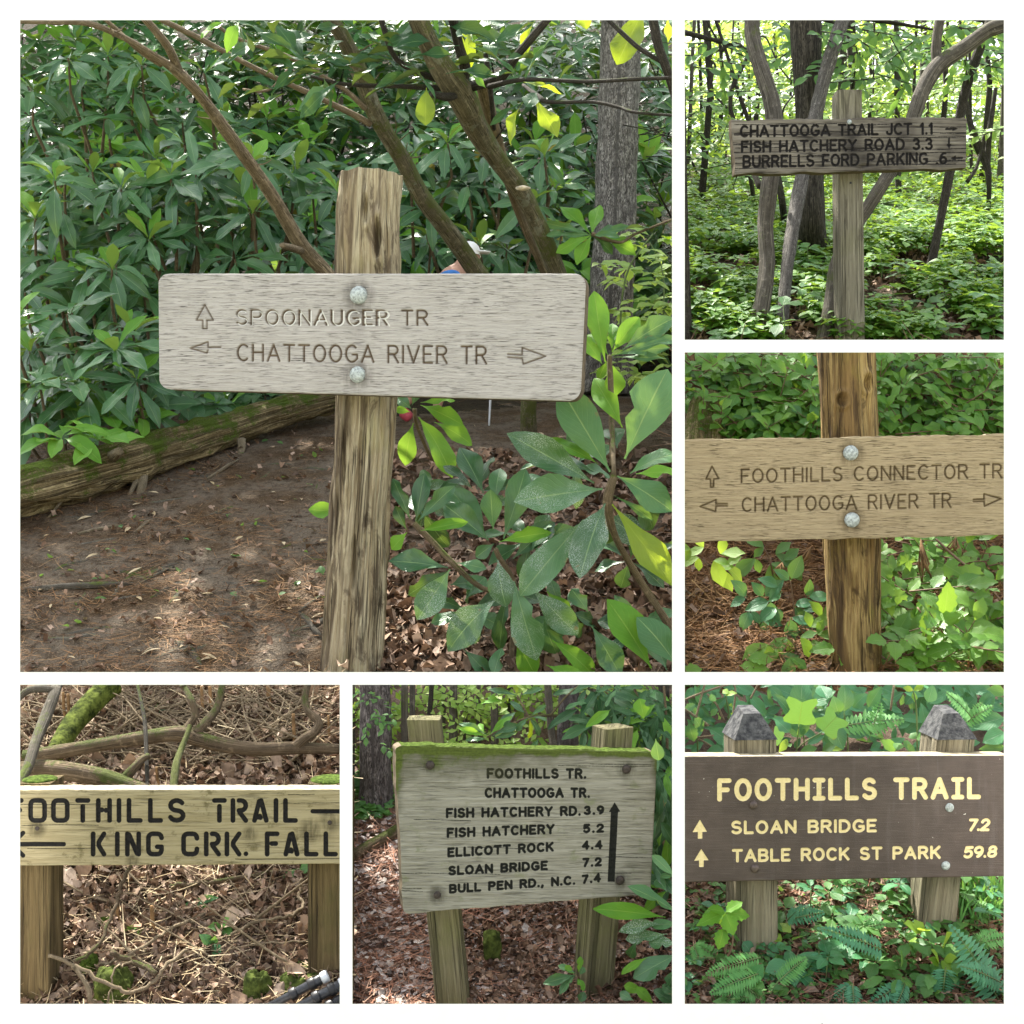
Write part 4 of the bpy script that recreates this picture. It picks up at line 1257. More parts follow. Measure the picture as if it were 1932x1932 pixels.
def person(loc, h, face, label, shirt, shorts, shoe, lean=.12, group=None, cap=True):
    """walking figure of height h at loc, heading along `face` (radians, 0 = +X)"""
    root = thing('person', label, 'person', loc, group)
    cf, sf = math.cos(face), math.sin(face)
    def w(f, s, z):                             # forward, side, up in heights
        return Vector(loc) + Vector((cf * f - sf * s, sf * f + cf * s, z)) * h
    L = lean
    P = [w(.0, 0, .52), w(.03 + L * .3, 0, .63), w(.05 + L * .75, 0, .76), w(.06 + L, 0, .83), w(.08 + L * 1.15, 0, .875), w(.11 + L * 1.3, 0, .93), w(.115 + L * 1.35, 0, .985),
         w(.01, .055, .5), w(.1, .06, .28), w(.06, .06, .05), w(.15, .06, .02),
         w(.0, -.055, .5), w(.0, -.06, .27), w(-.14, -.06, .07), w(-.08, -.06, .02),
         w(.05 + L * .9, .115, .8), w(.03 + L, .15, .65), w(.14 + L, .14, .56), w(.2 + L, .135, .55),
         w(.05 + L * .9, -.115, .8), w(.08 + L, -.15, .65), w(.2 + L, -.13, .6), w(.25 + L, -.125, .6)]
    E = [(0, 1), (1, 2), (2, 3), (3, 4), (4, 5), (5, 6), (0, 7), (7, 8), (8, 9), (9, 10), (0, 11), (11, 12), (12, 13), (13, 14), (3, 15), (15, 16), (16, 17), (17, 18), (3, 19), (19, 20), (20, 21), (21, 22)]
    Rr = [.075, .075, .088, .07, .035, .058, .045, .06, .042, .024, .022, .06, .042, .024, .022, .04, .028, .02, .018, .04, .028, .02, .018]
    skin_mesh('body', P, E, [r * h for r in Rr], M['skin'], root)
    q = lambda idx, ed, rr, nm, mt, s=2: skin_mesh(nm, [P[i] for i in idx], ed, [r * h for r in rr], mt, root, s)
    q([1, 2, 3, 15, 16, 19, 20, 0], [(0, 1), (1, 2), (2, 3), (3, 4), (2, 5), (5, 6), (0, 7)], [.088, .1, .08, .054, .042, .054, .042, .085], 'shirt', shirt)
    q([0, 7, 8, 11, 12], [(0, 1), (1, 2), (0, 3), (3, 4)], [.09, .075, .06, .075, .06], 'shorts', shorts)
    for i, j in ((9, 10), (13, 14)):
        q([i, j], [(0, 1)], [.036, .034], 'shoe', shoe, 2)
    hc = P[5].lerp(P[6], .3)
    hd = MB()
    n_, m_ = 18, 12
    V = []
    fwd = w(1, 0, 0) - w(0, 0, 0); sd_ = w(0, 1, 0) - w(0, 0, 0); up_ = w(0, 0, 1) - w(0, 0, 0)
    for i in range(m_ + 1):
        ph = -math.pi / 2 + math.pi * i / m_
        for k in range(n_):
            th = 2 * math.pi * k / n_
            f, s_, u_ = math.cos(th) * math.cos(ph) * .056, math.sin(th) * math.cos(ph) * .045, math.sin(ph) * .066
            if f > 0: f *= .92 + (.22 if abs(th if th < 3 else th - 2 * math.pi) < .3 and -.35 < ph < .15 else 0)      # nose
            if u_ < -.02: f += .006; s_ *= .85                                                                         # jaw and chin
            V.append(tuple(hc + fwd * f + sd_ * s_ + up_ * u_))
    F = [(i * n_ + k, i * n_ + (k + 1) % n_, (i + 1) * n_ + (k + 1) % n_, (i + 1) * n_ + k) for i in range(m_) for k in range(n_)]
    hd.add(V, F)
    for s_ in (-1, 1):                          # ears
        V, F, U = tube([hc + sd_ * s_ * .043 + up_ * .018, hc + sd_ * s_ * .05 + up_ * .0, hc + sd_ * s_ * .044 - up_ * .018], [.006 * h, .012 * h, .006 * h], 6); hd.add(V, F)
    hd.build('head', M['skin'], root)
    fm = MB()
    for s_ in (-1, 1):
        V, F = dome(hc + fwd * .05 + sd_ * s_ * .019 + up_ * .008, fwd, .006 * h, .003 * h, 8, 3); fm.add(V, F)
    fm.build('eyes', M['navy'], root)
    V, F, U = tube([hc + fwd * .052 + sd_ * .016 - up_ * .03, hc + fwd * .056 - up_ * .032, hc + fwd * .052 - sd_ * .016 - up_ * .03], .003 * h, 5)
    MB().add(V, F).build('mouth', M['redshoe'], root)
    V, F = dome(hc - fwd * .012 + up_ * .004, up_ - fwd * .5, .054 * h, .05 * h, 14)
    MB().add(V, F).build('hair', M['hair'], root)
    if cap:
        V, F = dome(hc + up_ * .012, w(.02, 0, 1) - w(0, 0, 0), .06 * h, .062 * h, 16)
        cm = MB().add(V, F)
        V, F, U = tube([hc + fwd * .03 + up_ * .02, hc + fwd * .115 + up_ * .008], [.05 * h, .034 * h], 8)
        V = np.array(V); c = V.mean(0); V[:, 2] = c[2] + (V[:, 2] - c[2]) * .2
        cm.add(V, F)
        cm.build('cap', M['capwhite'], root)
    return root, w
hk = G1.p(803, 800)
hiker, wfn = person(hk, 340 * px(hk.y), .12, 'person in a blue shirt and white cap walking behind the grey board, mostly hidden', M['blue'], M['navy'], M['redshoe'], .1)
tp = thing('trekking_pole', 'thin white trekking pole planted on the trail right of the round post', 'trekking pole', at(922, 815, hk.y - .02))
V, F, U = limb([(922, 815, hk.y - .03, 3.5), (926, 720, hk.y - .03, 5), (922, 650, hk.y - .05, 6)], 3, 8, 0)
MB().add(V, F, U).build('shaft', M['aluminium'], tp)
V, F, U = limb([(922, 652, hk.y - .05, 10), (921, 628, hk.y - .05, 11)], 2, 8, 0)
MB().add(V, F, U).build('grip', M['black'], tp)

# --- rhododendron limbs
def limbs(root, name, specs, f, mat, sc=Z1, n=10, rough=.12, seed=0, wob=0.0):
    for k, sp in enumerate(specs):
        V, F, U = limb([(*f(a, b), Y, w * sc) for a, b, Y, w in sp], 5, n, rough, seed + k, wob)
        MB().add(V, F, U).build(name, mat, root)

treeC = thing('rhododendron_tree', 'thick mossy rhododendron limb bearing a small pale shelf fungus, forking near the top', 'tree', G1.p(1003, 835))
b0 = G1.p(1003, 838)
limbs(treeC, 'trunk', [[(1078, 545, b0.y, 95), (1075, 300, b0.y - .1, 95), (1150, 0, b0.y - .15, 90)]], q4, M['bark_moss'], n=16)
limbs(treeC, 'trunk', [[(1400, 1950, 4.62, 95), (1250, 1500, 4.45, 102), (1060, 1060, 4.2, 105), (900, 830, 4.0, 112), (760, 620, 3.8, 135), (680, 450, 3.65, 165), (580, 300, 3.55, 150), (500, 160, 3.5, 125), (400, -60, 3.4, 115)]], q2, M['bark_moss'], n=20, rough=.18, seed=4)
limbs(treeC, 'branch', [
    [(640, 420, 3.62, 70), (700, 300, 3.6, 75), (660, 140, 3.58, 60), (620, -40, 3.5, 55)],
    [(700, 400, 3.65, 60), (900, 340, 3.6, 55), (1010, 200, 3.55, 50), (1180, 0, 3.5, 45), (1240, -60, 3.5, 40)],
    [(690, 420, 3.65, 50), (600, 450, 3.55, 48), (500, 430, 3.5, 40)],
    [(840, 390, 3.6, 36), (1050, 348, 3.5, 26), (1400, 360, 3.4, 24), (1700, 345, 3.3, 24), (1950, 338, 3.25, 22)],
    [(1040, 380, 3.6, 20), (1130, 450, 3.5, 34), (1200, 480, 3.45, 24), (1450, 480, 3.4, 20), (1600, 510, 3.35, 20), (1700, 540, 3.3, 18), (1950, 560, 3.25, 16)],
    [(580, 400, 3.6, 40), (300, 386, 3.6, 30), (0, 376, 3.6, 24), (-200, 330, 3.6, 18)],
    [(540, 350, 3.6, 40), (300, 230, 3.55, 34), (210, -10, 3.5, 36), (190, -60, 3.5, 34)],
    [(820, 200, 3.7, 30), (850, 420, 3.7, 28), (870, 640, 3.8, 24)]], q2, M['bark_dark'], n=8, seed=20)
limbs(treeC, 'branch', [[(800, 330, 3.75, 95), (830, 480, 3.85, 85), (880, 680, 4.0, 75), (1000, 1080, 4.35, 55), (1130, 1400, 4.5, 48), (1180, 1520, 4.55, 46)]], q2, M['bark_rhodo'], n=10, seed=30)
V = []; F = []
fb = MB()
c = at(*q2(1040, 985), 4.02)
V, F, U = tube([c + Vector((-.018, .01, .008)), c + Vector((0, 0, .002)), c + Vector((.022, -.005, .0))], [.012, .02, .006], 10)
V[:, 2] = c.z + (V[:, 2] - c.z) * .4
fb.add(V, F).build('shelf_fungus', M['fungus'], treeC)

treeB = thing('rhododendron_tree', 'mossy limb slanting up left from behind the board just right of the round post', 'tree', G1.p(985, 800))
limbs(treeB, 'trunk', [[(1000, 1850, 4.9, 120), (780, 1490, 4.72, 112), (600, 1230, 4.55, 108), (450, 1040, 4.42, 104), (340, 830, 4.3, 100), (180, 560, 4.15, 104), (90, 330, 4.05, 98), (0, 130, 3.95, 92), (-110, -40, 3.85, 80)]], q2, M['bark_moss'], n=18, rough=.16, seed=41)
limbs(treeB, 'branch', [[(150, 610, 4.15, 40), (0, 530, 4.1, 36), (-230, 420, 4.0, 32), (-532, 280, 3.9, 30), (-830, 120, 3.8, 34), (-1070, 0, 3.7, 32), (-1150, -40, 3.7, 30)],
    [(120, 520, 4.1, 32), (0, 410, 4.05, 28), (-130, 330, 4.0, 24), (-330, 215, 3.95, 26), (-630, 110, 3.85, 22), (-752, 30, 3.8, 20)],
    [(-340, 290, 3.95, 12), (-450, 410, 3.9, 16), (-600, 405, 3.9, 12)]], q2, M['bark_twig'], n=8, seed=44)
treeA = thing('rhododendron_tree', 'slender bare tan limb left of the round post with a broken side stub', 'tree', G1.p(860, 790))
limbs(treeA, 'trunk', [[(2150, 2050, 5.0, 100), (1960, 1720, 4.85, 98), (1790, 1480, 4.75, 92), (1650, 1320, 4.65, 90), (1450, 990, 4.45, 80), (1200, 640, 4.2, 74), (1060, 450, 4.05, 62), (930, 310, 3.95, 66), (830, 240, 3.88, 44), (620, 110, 3.8, 36), (400, 20, 3.7, 34), (200, 14, 3.65, 26), (-40, 8, 3.6, 24)]], q1, M['bark_twig'], n=14, rough=.1, seed=51)
gt_ = random.Random(8)
def side_twigs(root, path, n, f, mat, L=160):
    for k in range(n):
        i = gt_.randrange(len(path) - 1); t = gt_.random()
        a = [path[i][j] + (path[i + 1][j] - path[i][j]) * t for j in range(4)]
        an = gt_.uniform(0, 6.28); l = L * gt_.uniform(.4, 1.2)
        pts = [(a[0], a[1], a[2], 13)]
        for s_ in range(3):
            an += gt_.uniform(-.5, .5)
            pts.append((pts[-1][0] + math.cos(an) * l / 3, pts[-1][1] - abs(math.sin(an)) * l / 3, a[2] - .03 * s_, 10 - 3 * s_))
        limbs(root, 'twig', [pts], f, mat, n=5, seed=k)
side_twigs(treeA, [(1650, 1320, 4.65, 1), (1450, 990, 4.45, 1), (1200, 640, 4.2, 1), (930, 310, 3.95, 1), (400, 20, 3.7, 1)], 9, q1, M['bark_twig'])
side_twigs(treeB, [(600, 1230, 4.55, 1), (340, 830, 4.3, 1), (180, 560, 4.15, 1), (0, 130, 3.95, 1)], 9, q2, M['bark_rhodo'])
side_twigs(treeC, [(1060, 1060, 4.2, 1), (760, 620, 3.8, 1), (500, 160, 3.5, 1)], 7, q2, M['bark_dark'])
limbs(treeA, 'branch', [[(930, 300, 3.95, 56), (860, 150, 3.85, 50), (720, -20, 3.75, 46)], [(830, 262, 3.9, 34), (700, 180, 3.85, 30), (590, 80, 3.8, 28), (480, -20, 3.75, 26)],
    [(1640, 1350, 4.6, 50), (1580, 1330, 4.5, 42), (1535, 1320, 4.42, 36)]], q1, M['bark_twig'], n=8, seed=54)
treeG = thing('rhododendron_tree', 'dark forked limb entering from above beside the ridged grey trunk', 'tree', at(1300, 40, 3.4))
limbs(treeG, 'branch', [[(1790, -60, 3.3, 60), (1830, 150, 3.32, 58), (1890, 320, 3.35, 52), (1935, 480, 3.4, 45)], [(1500, -40, 3.4, 30), (1700, 150, 3.35, 28), (1860, 250, 3.34, 26)]], q2, M['bark_dark'], n=10, seed=61)

oak = thing('oak_tree', 'straight grey trunk with ridged bark among the rhododendrons right of the grey board', 'tree', G1.p(1150, 700))
ob = G1.p(1145, 742)
V, F, U = limb([(1142, 745, ob.y, 108), (1150, 600, ob.y, 88), (1158, 480, ob.y, 80), (1164, 300, ob.y, 77), (1170, 100, ob.y, 76), (1174, -150, ob.y, 72), (1178, -500, ob.y + .1, 60)], 14, 40, .1, 71, 0, (9, 9))
MB().add(V, F, U).build('trunk', M['bark_oak'], oak)

# --- single leaves given by base, tip and width in a zoomed view
def xl(parent, leaf, f, base, tip, wz, Y, dY=0.0, nrm=(0, -1, .45), half=.23, sc=Z1, var=None, g=random):
    a = at(*f(*base), Y); b = at(*f(*tip), Y + dY)
    L = (b - a).length
    W = wz * sc * px(Y) / (2 * half * L)
    n = Vector(nrm) + Vector((g.uniform(-.35, .35), 0, g.uniform(-.3, .3)))
    k = g.randrange(len(leaf.me)) if var is None else var
    return link('leaf', leaf.me[k], parent, lm(a, b - a, n, L * 1.02, W))

LF = {}
for nm in ('rhodo', 'rhodo_new', 'rhodo_near', 'rhodo_pale', 'rhodo_back'):
    LF[nm + '_b'] = Leaf(BRD_HI, M[nm])
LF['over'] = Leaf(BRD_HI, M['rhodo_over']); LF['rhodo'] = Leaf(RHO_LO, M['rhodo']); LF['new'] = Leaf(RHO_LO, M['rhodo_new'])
LF['rhodo_hi'] = Leaf(RHO_HI, M['rhodo']); LF['pale_hi'] = Leaf(RHO_HI, M['rhodo_pale']); LF['new_hi'] = Leaf(RHO_HI, M['rhodo_new'])
LF['glossy'] = Leaf(RHO_HI, M['rhodo_glossy']); LF['yellow'] = Leaf(RHO_LO, M['yellow_leaf']); LF['rhodo_min'] = Leaf(RHO_MIN, M['rhodo']); LF['new_min'] = Leaf(RHO_MIN, M['rhodo_new'])

near = thing('rhododendron_shrub', 'nearest rhododendron shrub with large dusty leaves right of the round post', 'shrub', G1.p(1000, 1250))
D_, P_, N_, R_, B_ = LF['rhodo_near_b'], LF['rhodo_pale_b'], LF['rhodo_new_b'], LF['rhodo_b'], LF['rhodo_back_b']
for lf, a, b, w, Y, dY in [
    (P_, (1635, 665), (1870, 112), 285, 2.93, -.04), (P_, (1548, 740), (1262, 240), 250, 2.95, .02), (N_, (1620, 480), (1450, 165), 150, 3.1, .04), (D_, (1455, 805), (972, 515), 195, 2.92, -.06),
    (D_, (1505, 840), (1018, 885), 235, 2.9, -.08), (D_, (1520, 925), (1350, 1298), 255, 2.88, -.1), (B_, (1560, 930), (1935, 1390), 190, 2.92, -.05), (P_, (1590, 765), (1925, 935), 185, 2.93, -.04),
    (P_, (1665, 750), (1935, 555), 165, 2.95, 0), (N_, (1700, 752), (1945, 722), 100, 2.93, -.02), (N_, (1480, 695), (1195, 510), 105, 2.98, 0), (P_, (1570, 880), (1825, 1015), 48, 2.93, 0),
    (D_, (1395, 1020), (1020, 1440), 225, 2.96, -.05), (N_, (1790, 1890), (1565, 1488), 215, 2.9, -.03), (P_, (1945, 1885), (1765, 1580), 190, 2.86, -.04), (R_, (1590, 600), (1560, 420), 150, 3.1, .05),
    (R_, (1450, 740), (1150, 600), 130, 3.04, .04), (R_, (1550, 960), (1480, 1240), 200, 3.05, .05), (R_, (1700, 870), (1850, 1080), 180, 3.06, .03), (D_, (1780, 1190), (1560, 1000), 200, 3.08, .02),
    # second cluster, lower and deeper
    (R_, (878, 905), (885, 698), 130, 3.1, 0), (P_, (865, 1080), (845, 850), 135, 3.02, -.02), (R_, (925, 1130), (1075, 720), 175, 3.06, 0), (R_, (912, 915), (1165, 695), 145, 3.1, .03),
    (R_, (838, 1140), (575, 915), 165, 3.06, 0), (R_, (825, 1120), (620, 830), 190, 3.12, .04), (N_, (898, 1150), (1185, 1068), 95, 3.0, -.04), (D_, (893, 1255), (912, 1505), 170, 2.97, -.06),
    (R_, (808, 865), (680, 580), 155, 3.14, .02), (D_, (985, 1380), (1110, 1835), 215, 2.95, -.06), (D_, (890, 1480), (555, 1725), 215, 2.97, -.06), (D_, (1095, 1425), (1355, 1690), 175, 3.0, -.02),
    (R_, (950, 1440), (870, 1810), 120, 3.02, 0), (N_, (1000, 1720), (1110, 1930), 150, 2.98, 0), (R_, (1090, 1200), (1180, 1010), 140, 3.12, .05), (R_, (980, 1250), (1230, 1010), 150, 3.12, .05), (R_, (870, 1160), (760, 1240), 90, 3.05, 0),
    # third cluster, against the post
    (R_, (600, 1300), (262, 1235), 150, 3.04, -.02), (D_, (612, 1310), (435, 1598), 180, 3.0, -.05), (R_, (655, 1272), (825, 1300), 85, 3.02, 0), (R_, (615, 1400), (810, 1360), 150, 3.1, .03), (R_, (600, 1320), (345, 1455), 120, 3.08, .02),
    (R_, (700, 1490), (815, 1330), 130, 3.1, .03), (R_, (380, 1020), (285, 770), 95, 3.08, 0), (R_, (412, 1030), (460, 745), 115, 3.06, 0), (R_, (425, 1030), (632, 798), 105, 3.04, 0), (N_, (440, 1085), (705, 1020), 82, 3.02, -.02),
    (N_, (360, 1095), (262, 1190), 95, 3.04, 0), (R_, (450, 970), (600, 1215), 150, 3.14, .04), (R_, (460, 1010), (380, 850), 110, 3.14, .04), (R_, (360, 1080), (280, 940), 70, 3.1, 0),
    # along the bottom edge
    (R_, (690, 1775), (890, 1960), 120, 3.0, 0), (R_, (860, 1960), (900, 1770), 110, 2.96, 0), (N_, (1210, 1725), (1520, 1930), 160, 2.96, 0), (R_, (1440, 1640), (1620, 1930), 170, 2.98, 0), (N_, (1175, 1870), (1450, 1985), 130, 2.9, -.02),
    (R_, (1880, 1900), (1780, 1650), 150, 2.98, 0), (R_, (1160, 1600), (1230, 1840), 150, 3.02, 0), (R_, (1420, 1560), (1330, 1420), 120, 3.05, 0), (R_, (1570, 1500), (1820, 1760), 150, 3.04, 0), (N_, (1180, 1440), (1310, 1600), 130, 3.06, .02)]:
    xl(near, lf, q4, a, b, w, Y, dY)
limbs(near, 'stem', [[(1575, 760, 2.94, 46), (1535, 920, 2.95, 60), (1580, 1120, 3.0, 42), (1720, 1370, 3.05, 42), (1870, 1600, 3.08, 44), (1960, 1760, 3.1, 44)], [(1545, 60, 3.2, 28), (1552, 240, 3.2, 34), (1560, 460, 3.15, 30), (1570, 760, 3.0, 30)],
    [(880, 1190, 3.02, 28), (900, 1240, 3.03, 30), (960, 1330, 3.05, 28), (1000, 1450, 3.08, 30), (980, 1700, 3.1, 34), (960, 1990, 3.05, 34)], [(400, 1040, 3.06, 34), (520, 1160, 3.06, 36), (620, 1265, 3.05, 34), (800, 1420, 3.06, 30), (960, 1440, 3.06, 30)]],
    q4, M['bark_rhodo'], n=8, seed=81)
gq = random.Random(17)
for (ca, cb, Yc, n_) in ((760, 860, 3.2, 7), (1080, 1140, 3.2, 8), (1330, 700, 3.25, 6), (720, 1560, 3.12, 7), (1270, 1560, 3.15, 7), (1660, 1260, 3.18, 6), (1700, 1650, 3.12, 6), (480, 900, 3.2, 6)):
    ph_ = gq.uniform(0, 6.28)
    for k in range(n_):
        an = ph_ + 6.283 * k / n_ + gq.uniform(-.2, .2); l = gq.uniform(210, 300)
        a = (ca + math.cos(an) * 25, cb + math.sin(an) * 20); b = (ca + math.cos(an) * l, cb + math.sin(an) * l * .8)
        if q4(*b)[0] > 1282 or b[0] < 290: continue
        xl(near, gq.choice([R_, D_, R_]), q4, a, b, gq.uniform(85, 115), Yc, gq.uniform(-.07, .05), (math.cos(an) * .25, -.8, .7), g=gq)
shr2 = thing('rhododendron_shrub', 'low rhododendron sprig with spotted torn leaves just below the board, right of the post', 'shrub', G1.p(960, 960))
for lf, a, b, w, Y, dY in [(N_, (440, 350), (685, 430), 110, 3.3, -.04), (N_, (428, 420), (668, 712), 175, 3.25, -.06), (N_, (398, 455), (325, 700), 120, 3.3, -.02), (N_, (440, 335), (640, 305), 60, 3.34, 0), (R_, (385, 370), (305, 300), 80, 3.34, 0),
    (N_, (520, 450), (765, 545), 120, 3.32, 0), (R_, (390, 350), (430, 250), 60, 3.34, 0), (N_, (380, 390), (290, 370), 50, 3.3, 0)]:
    xl(shr2, lf, q4, a, b, w, Y, dY)
limbs(shr2, 'stem', [[(405, 370, 3.32, 28), (420, 470, 3.34, 24), (500, 650, 3.4, 20), (560, 690, 3.42, 20), (660, 720, 3.45, 20), (700, 900, 3.4, 24), (720, 1100, 3.3, 26)]], q4, M['bark_rhodo'], n=7, seed=91)
spr = thing('rhododendron_shrub', 'upright rhododendron sprig at the right edge beside the board corner', 'shrub', at(1215, 800, 3.25))
for a, b, w in [((1530, 45), (1395, -10), 70), ((1540, 60), (1420, -120), 90), ((1555, 60), (1900, -20), 80), ((1560, 40), (1720, -180), 120), ((1570, 70), (1880, 60), 60), ((1545, 90), (1600, 310), 140), ((1560, 30), (1560, -160), 90), ((1530, 90), (1480, 200), 60)]:
    xl(spr, random.choice([R_, N_, P_]), q4, a, b, w, 3.25, random.uniform(-.04, .04))
for a, b, w in [((1520, 2000), (1440, 1560), 150), ((1620, 1930), (1930, 1690), 140), ((1640, 1950), (1935, 1830), 110), ((1500, 2010), (1400, 1840), 120)]:
    xl(spr, P_ if b[0] > 1800 else N_, q2, a, b, w, 3.15, 0)
limbs(spr, 'stem', [[(1545, 60, 3.24, 26), (1552, 300, 3.2, 30), (1560, 700, 3.1, 30)]], q4, M['bark_rhodo'], n=7, seed=95)
pl = thing('rhododendron_shrub', 'single broad leaf poking out left of the round post', 'shrub', at(640, 985, 3.2))
xl(pl, N_, q3, (1925, 985), (1688, 950), 115, 3.22, -.03)
limbs(pl, 'stem', [[(1925, 985, 3.22, 14), (1990, 1040, 3.2, 16), (2080, 1300, 3.12, 18)]], q3, M['bark_rhodo'], n=6)

# --- leaves overhead on the limbs
g4 = random.Random(4)
for a, b, w, lf in [((1750, -60), (1585, 225), 200, B_), ((1100, 455), (1250, 668), 150, B_), ((475, 395), (462, 605), 135, B_), ((1035, 490), (880, 705), 115, B_), ((700, 20), (725, 235), 105, B_), ((1110, 0), (975, 215), 85, B_), ((1380, -70), (1410, 45), 85, B_), ((1880, -40), (1900, 130), 100, B_),
    ((1020, 360), (1290, 390), 60, B_), ((1190, 140), (1030, 300), 60, R_), ((1400, 215), (1200, 330), 40, R_), ((300, 240), (-60, 180), 50, R_), ((300, 240), (110, 30), 80, R_), ((460, 150), (130, 20), 60, R_), ((500, 190), (100, 120), 70, R_), ((360, 230), (620, 150), 50, R_),
    ((540, 140), (320, 60), 80, R_), ((760, 60), (910, -30), 160, R_), ((750, 210), (1090, -20), 90, R_), ((520, 280), (100, 390), 40, R_), ((480, 360), (240, 350), 50, R_), ((720, 310), (830, 390), 70, N_), ((800, 330), (980, 290), 45, R_), ((1120, 420), (1060, 490), 110, R_), ((1060, 470), (830, 580), 45, R_),
    ((240, 250), (0, 330), 70, R_), ((230, 30), (330, -40), 120, R_), ((60, 300), (-160, 200), 80, R_), ((-50, 380), (-310, 440), 60, P_), ((-40, 360), (-270, 520), 90, R_), ((-200, 250), (-560, 130), 70, R_), ((-220, 260), (-480, 20), 90, R_), ((-240, 240), (-350, -20), 110, R_), ((-180, 230), (-60, 60), 100, R_), ((-150, 240), (40, 140), 70, R_),
    ((-330, 420), (-620, 530), 70, R_), ((-360, 400), (-640, 380), 60, R_), ((-500, 320), (-780, 400), 50, R_), ((-250, 280), (-480, 360), 40, R_), ((-130, 330), (-60, 520), 90, R_), ((-600, 60), (-520, 170), 90, R_), ((-420, 10), (-300, 150), 110, R_), ((-700, 10), (-850, 60), 80, N_), ((-620, 10), (-700, 120), 80, N_)]:
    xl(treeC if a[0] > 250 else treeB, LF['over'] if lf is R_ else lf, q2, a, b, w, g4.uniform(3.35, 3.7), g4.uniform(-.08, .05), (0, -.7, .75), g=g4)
for c_, lf, L in [((300, 250), R_, 1), ((560, 320), R_, 1), ((700, 150), R_, 1), ((-60, 300), R_, 1), ((-260, 230), R_, 1), ((-420, 110), R_, 1), ((60, 60), R_, 1), ((900, 250), R_, .9), ((-560, 200), R_, .8), ((520, 40), R_, 1)]:
    for s_ in range(7):
        an = g4.uniform(-.5, 3.6) + (3.14 if s_ > 4 else 0)
        b = (c_[0] + math.cos(an) * 340 * L * g4.uniform(.7, 1.1), c_[1] - math.sin(an) * 190 * L * g4.uniform(.6, 1.1))
        a = (c_[0] + math.cos(an) * 30, c_[1] - math.sin(an) * 20)
        if q2(*b)[1] > 260: continue
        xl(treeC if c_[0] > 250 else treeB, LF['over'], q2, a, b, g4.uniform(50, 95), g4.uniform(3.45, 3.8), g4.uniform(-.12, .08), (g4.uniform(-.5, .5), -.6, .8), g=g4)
tw = thing('rhododendron_shrub', 'small rhododendron whorl with yellow-green leaves in front of the ridged grey trunk', 'shrub', at(1215, 480, 4.3))
for b, lf in [((1265, 1065), N_), ((1482, 1068), N_), ((1165, 1160), P_), ((1180, 1240), P_), ((1660, 1170), R_), ((1795, 1158), P_), ((1350, 1410), N_), ((1735, 1330), N_), ((1235, 1330), N_), ((1595, 1250), P_), ((1590, 1360), R_)]:
    xl(tw, lf, q2, (1440, 1260), b, 92 if lf is N_ else 55, 4.3, random.uniform(-.06, .06))
limbs(tw, 'stem', [[(1440, 1250, 4.3, 26), (1600, 1300, 4.3, 20), (1700, 1250, 4.35, 18), (1930, 1160, 4.45, 16)]], q2, M['bark_rhodo'], n=6)

# --- the thicket: eight shrubs of whorls
g = random.Random(11)
Y_of = lambda u, v: 4.75 + (870 - v) / 820 * 2.0 + u / 1268 * .9
def thicket_whorl(u, v, Y, old, new, L=.185):
    c = at(u, v, Y)
    ax = Vector((g.uniform(-.45, .45), -.75 + g.uniform(-.4, .35), 1))
    old += rosette(c, ax, g.randint(6, 9), L * g.uniform(.8, 1.2), g.uniform(-.3, .32), g, .16, .012, .78)
    if g.random() < .5:
        new += rosette(c + Vector((0, 0, .004)), ax, g.randint(2, 4), L * g.uniform(.7, 1.0), g.uniform(.65, 1.05), g, .2, .008, 1.2)
    return c
labels = ['dense rhododendron shrub at the far left edge above the log', 'rhododendron shrub with bright new shoots left of the grey board', 'rhododendron shrub behind the upper left corner of the grey board', 'rhododendron shrub just left of the slender bare limb', 'rhododendron shrub between the round post and the thick mossy limb', 'rhododendron shrub between the mossy limb and the ridged grey trunk', 'sunlit rhododendron shrub right of the ridged grey trunk']
edges_ = [26, 190, 350, 500, 640, 860, 1060, 1284]
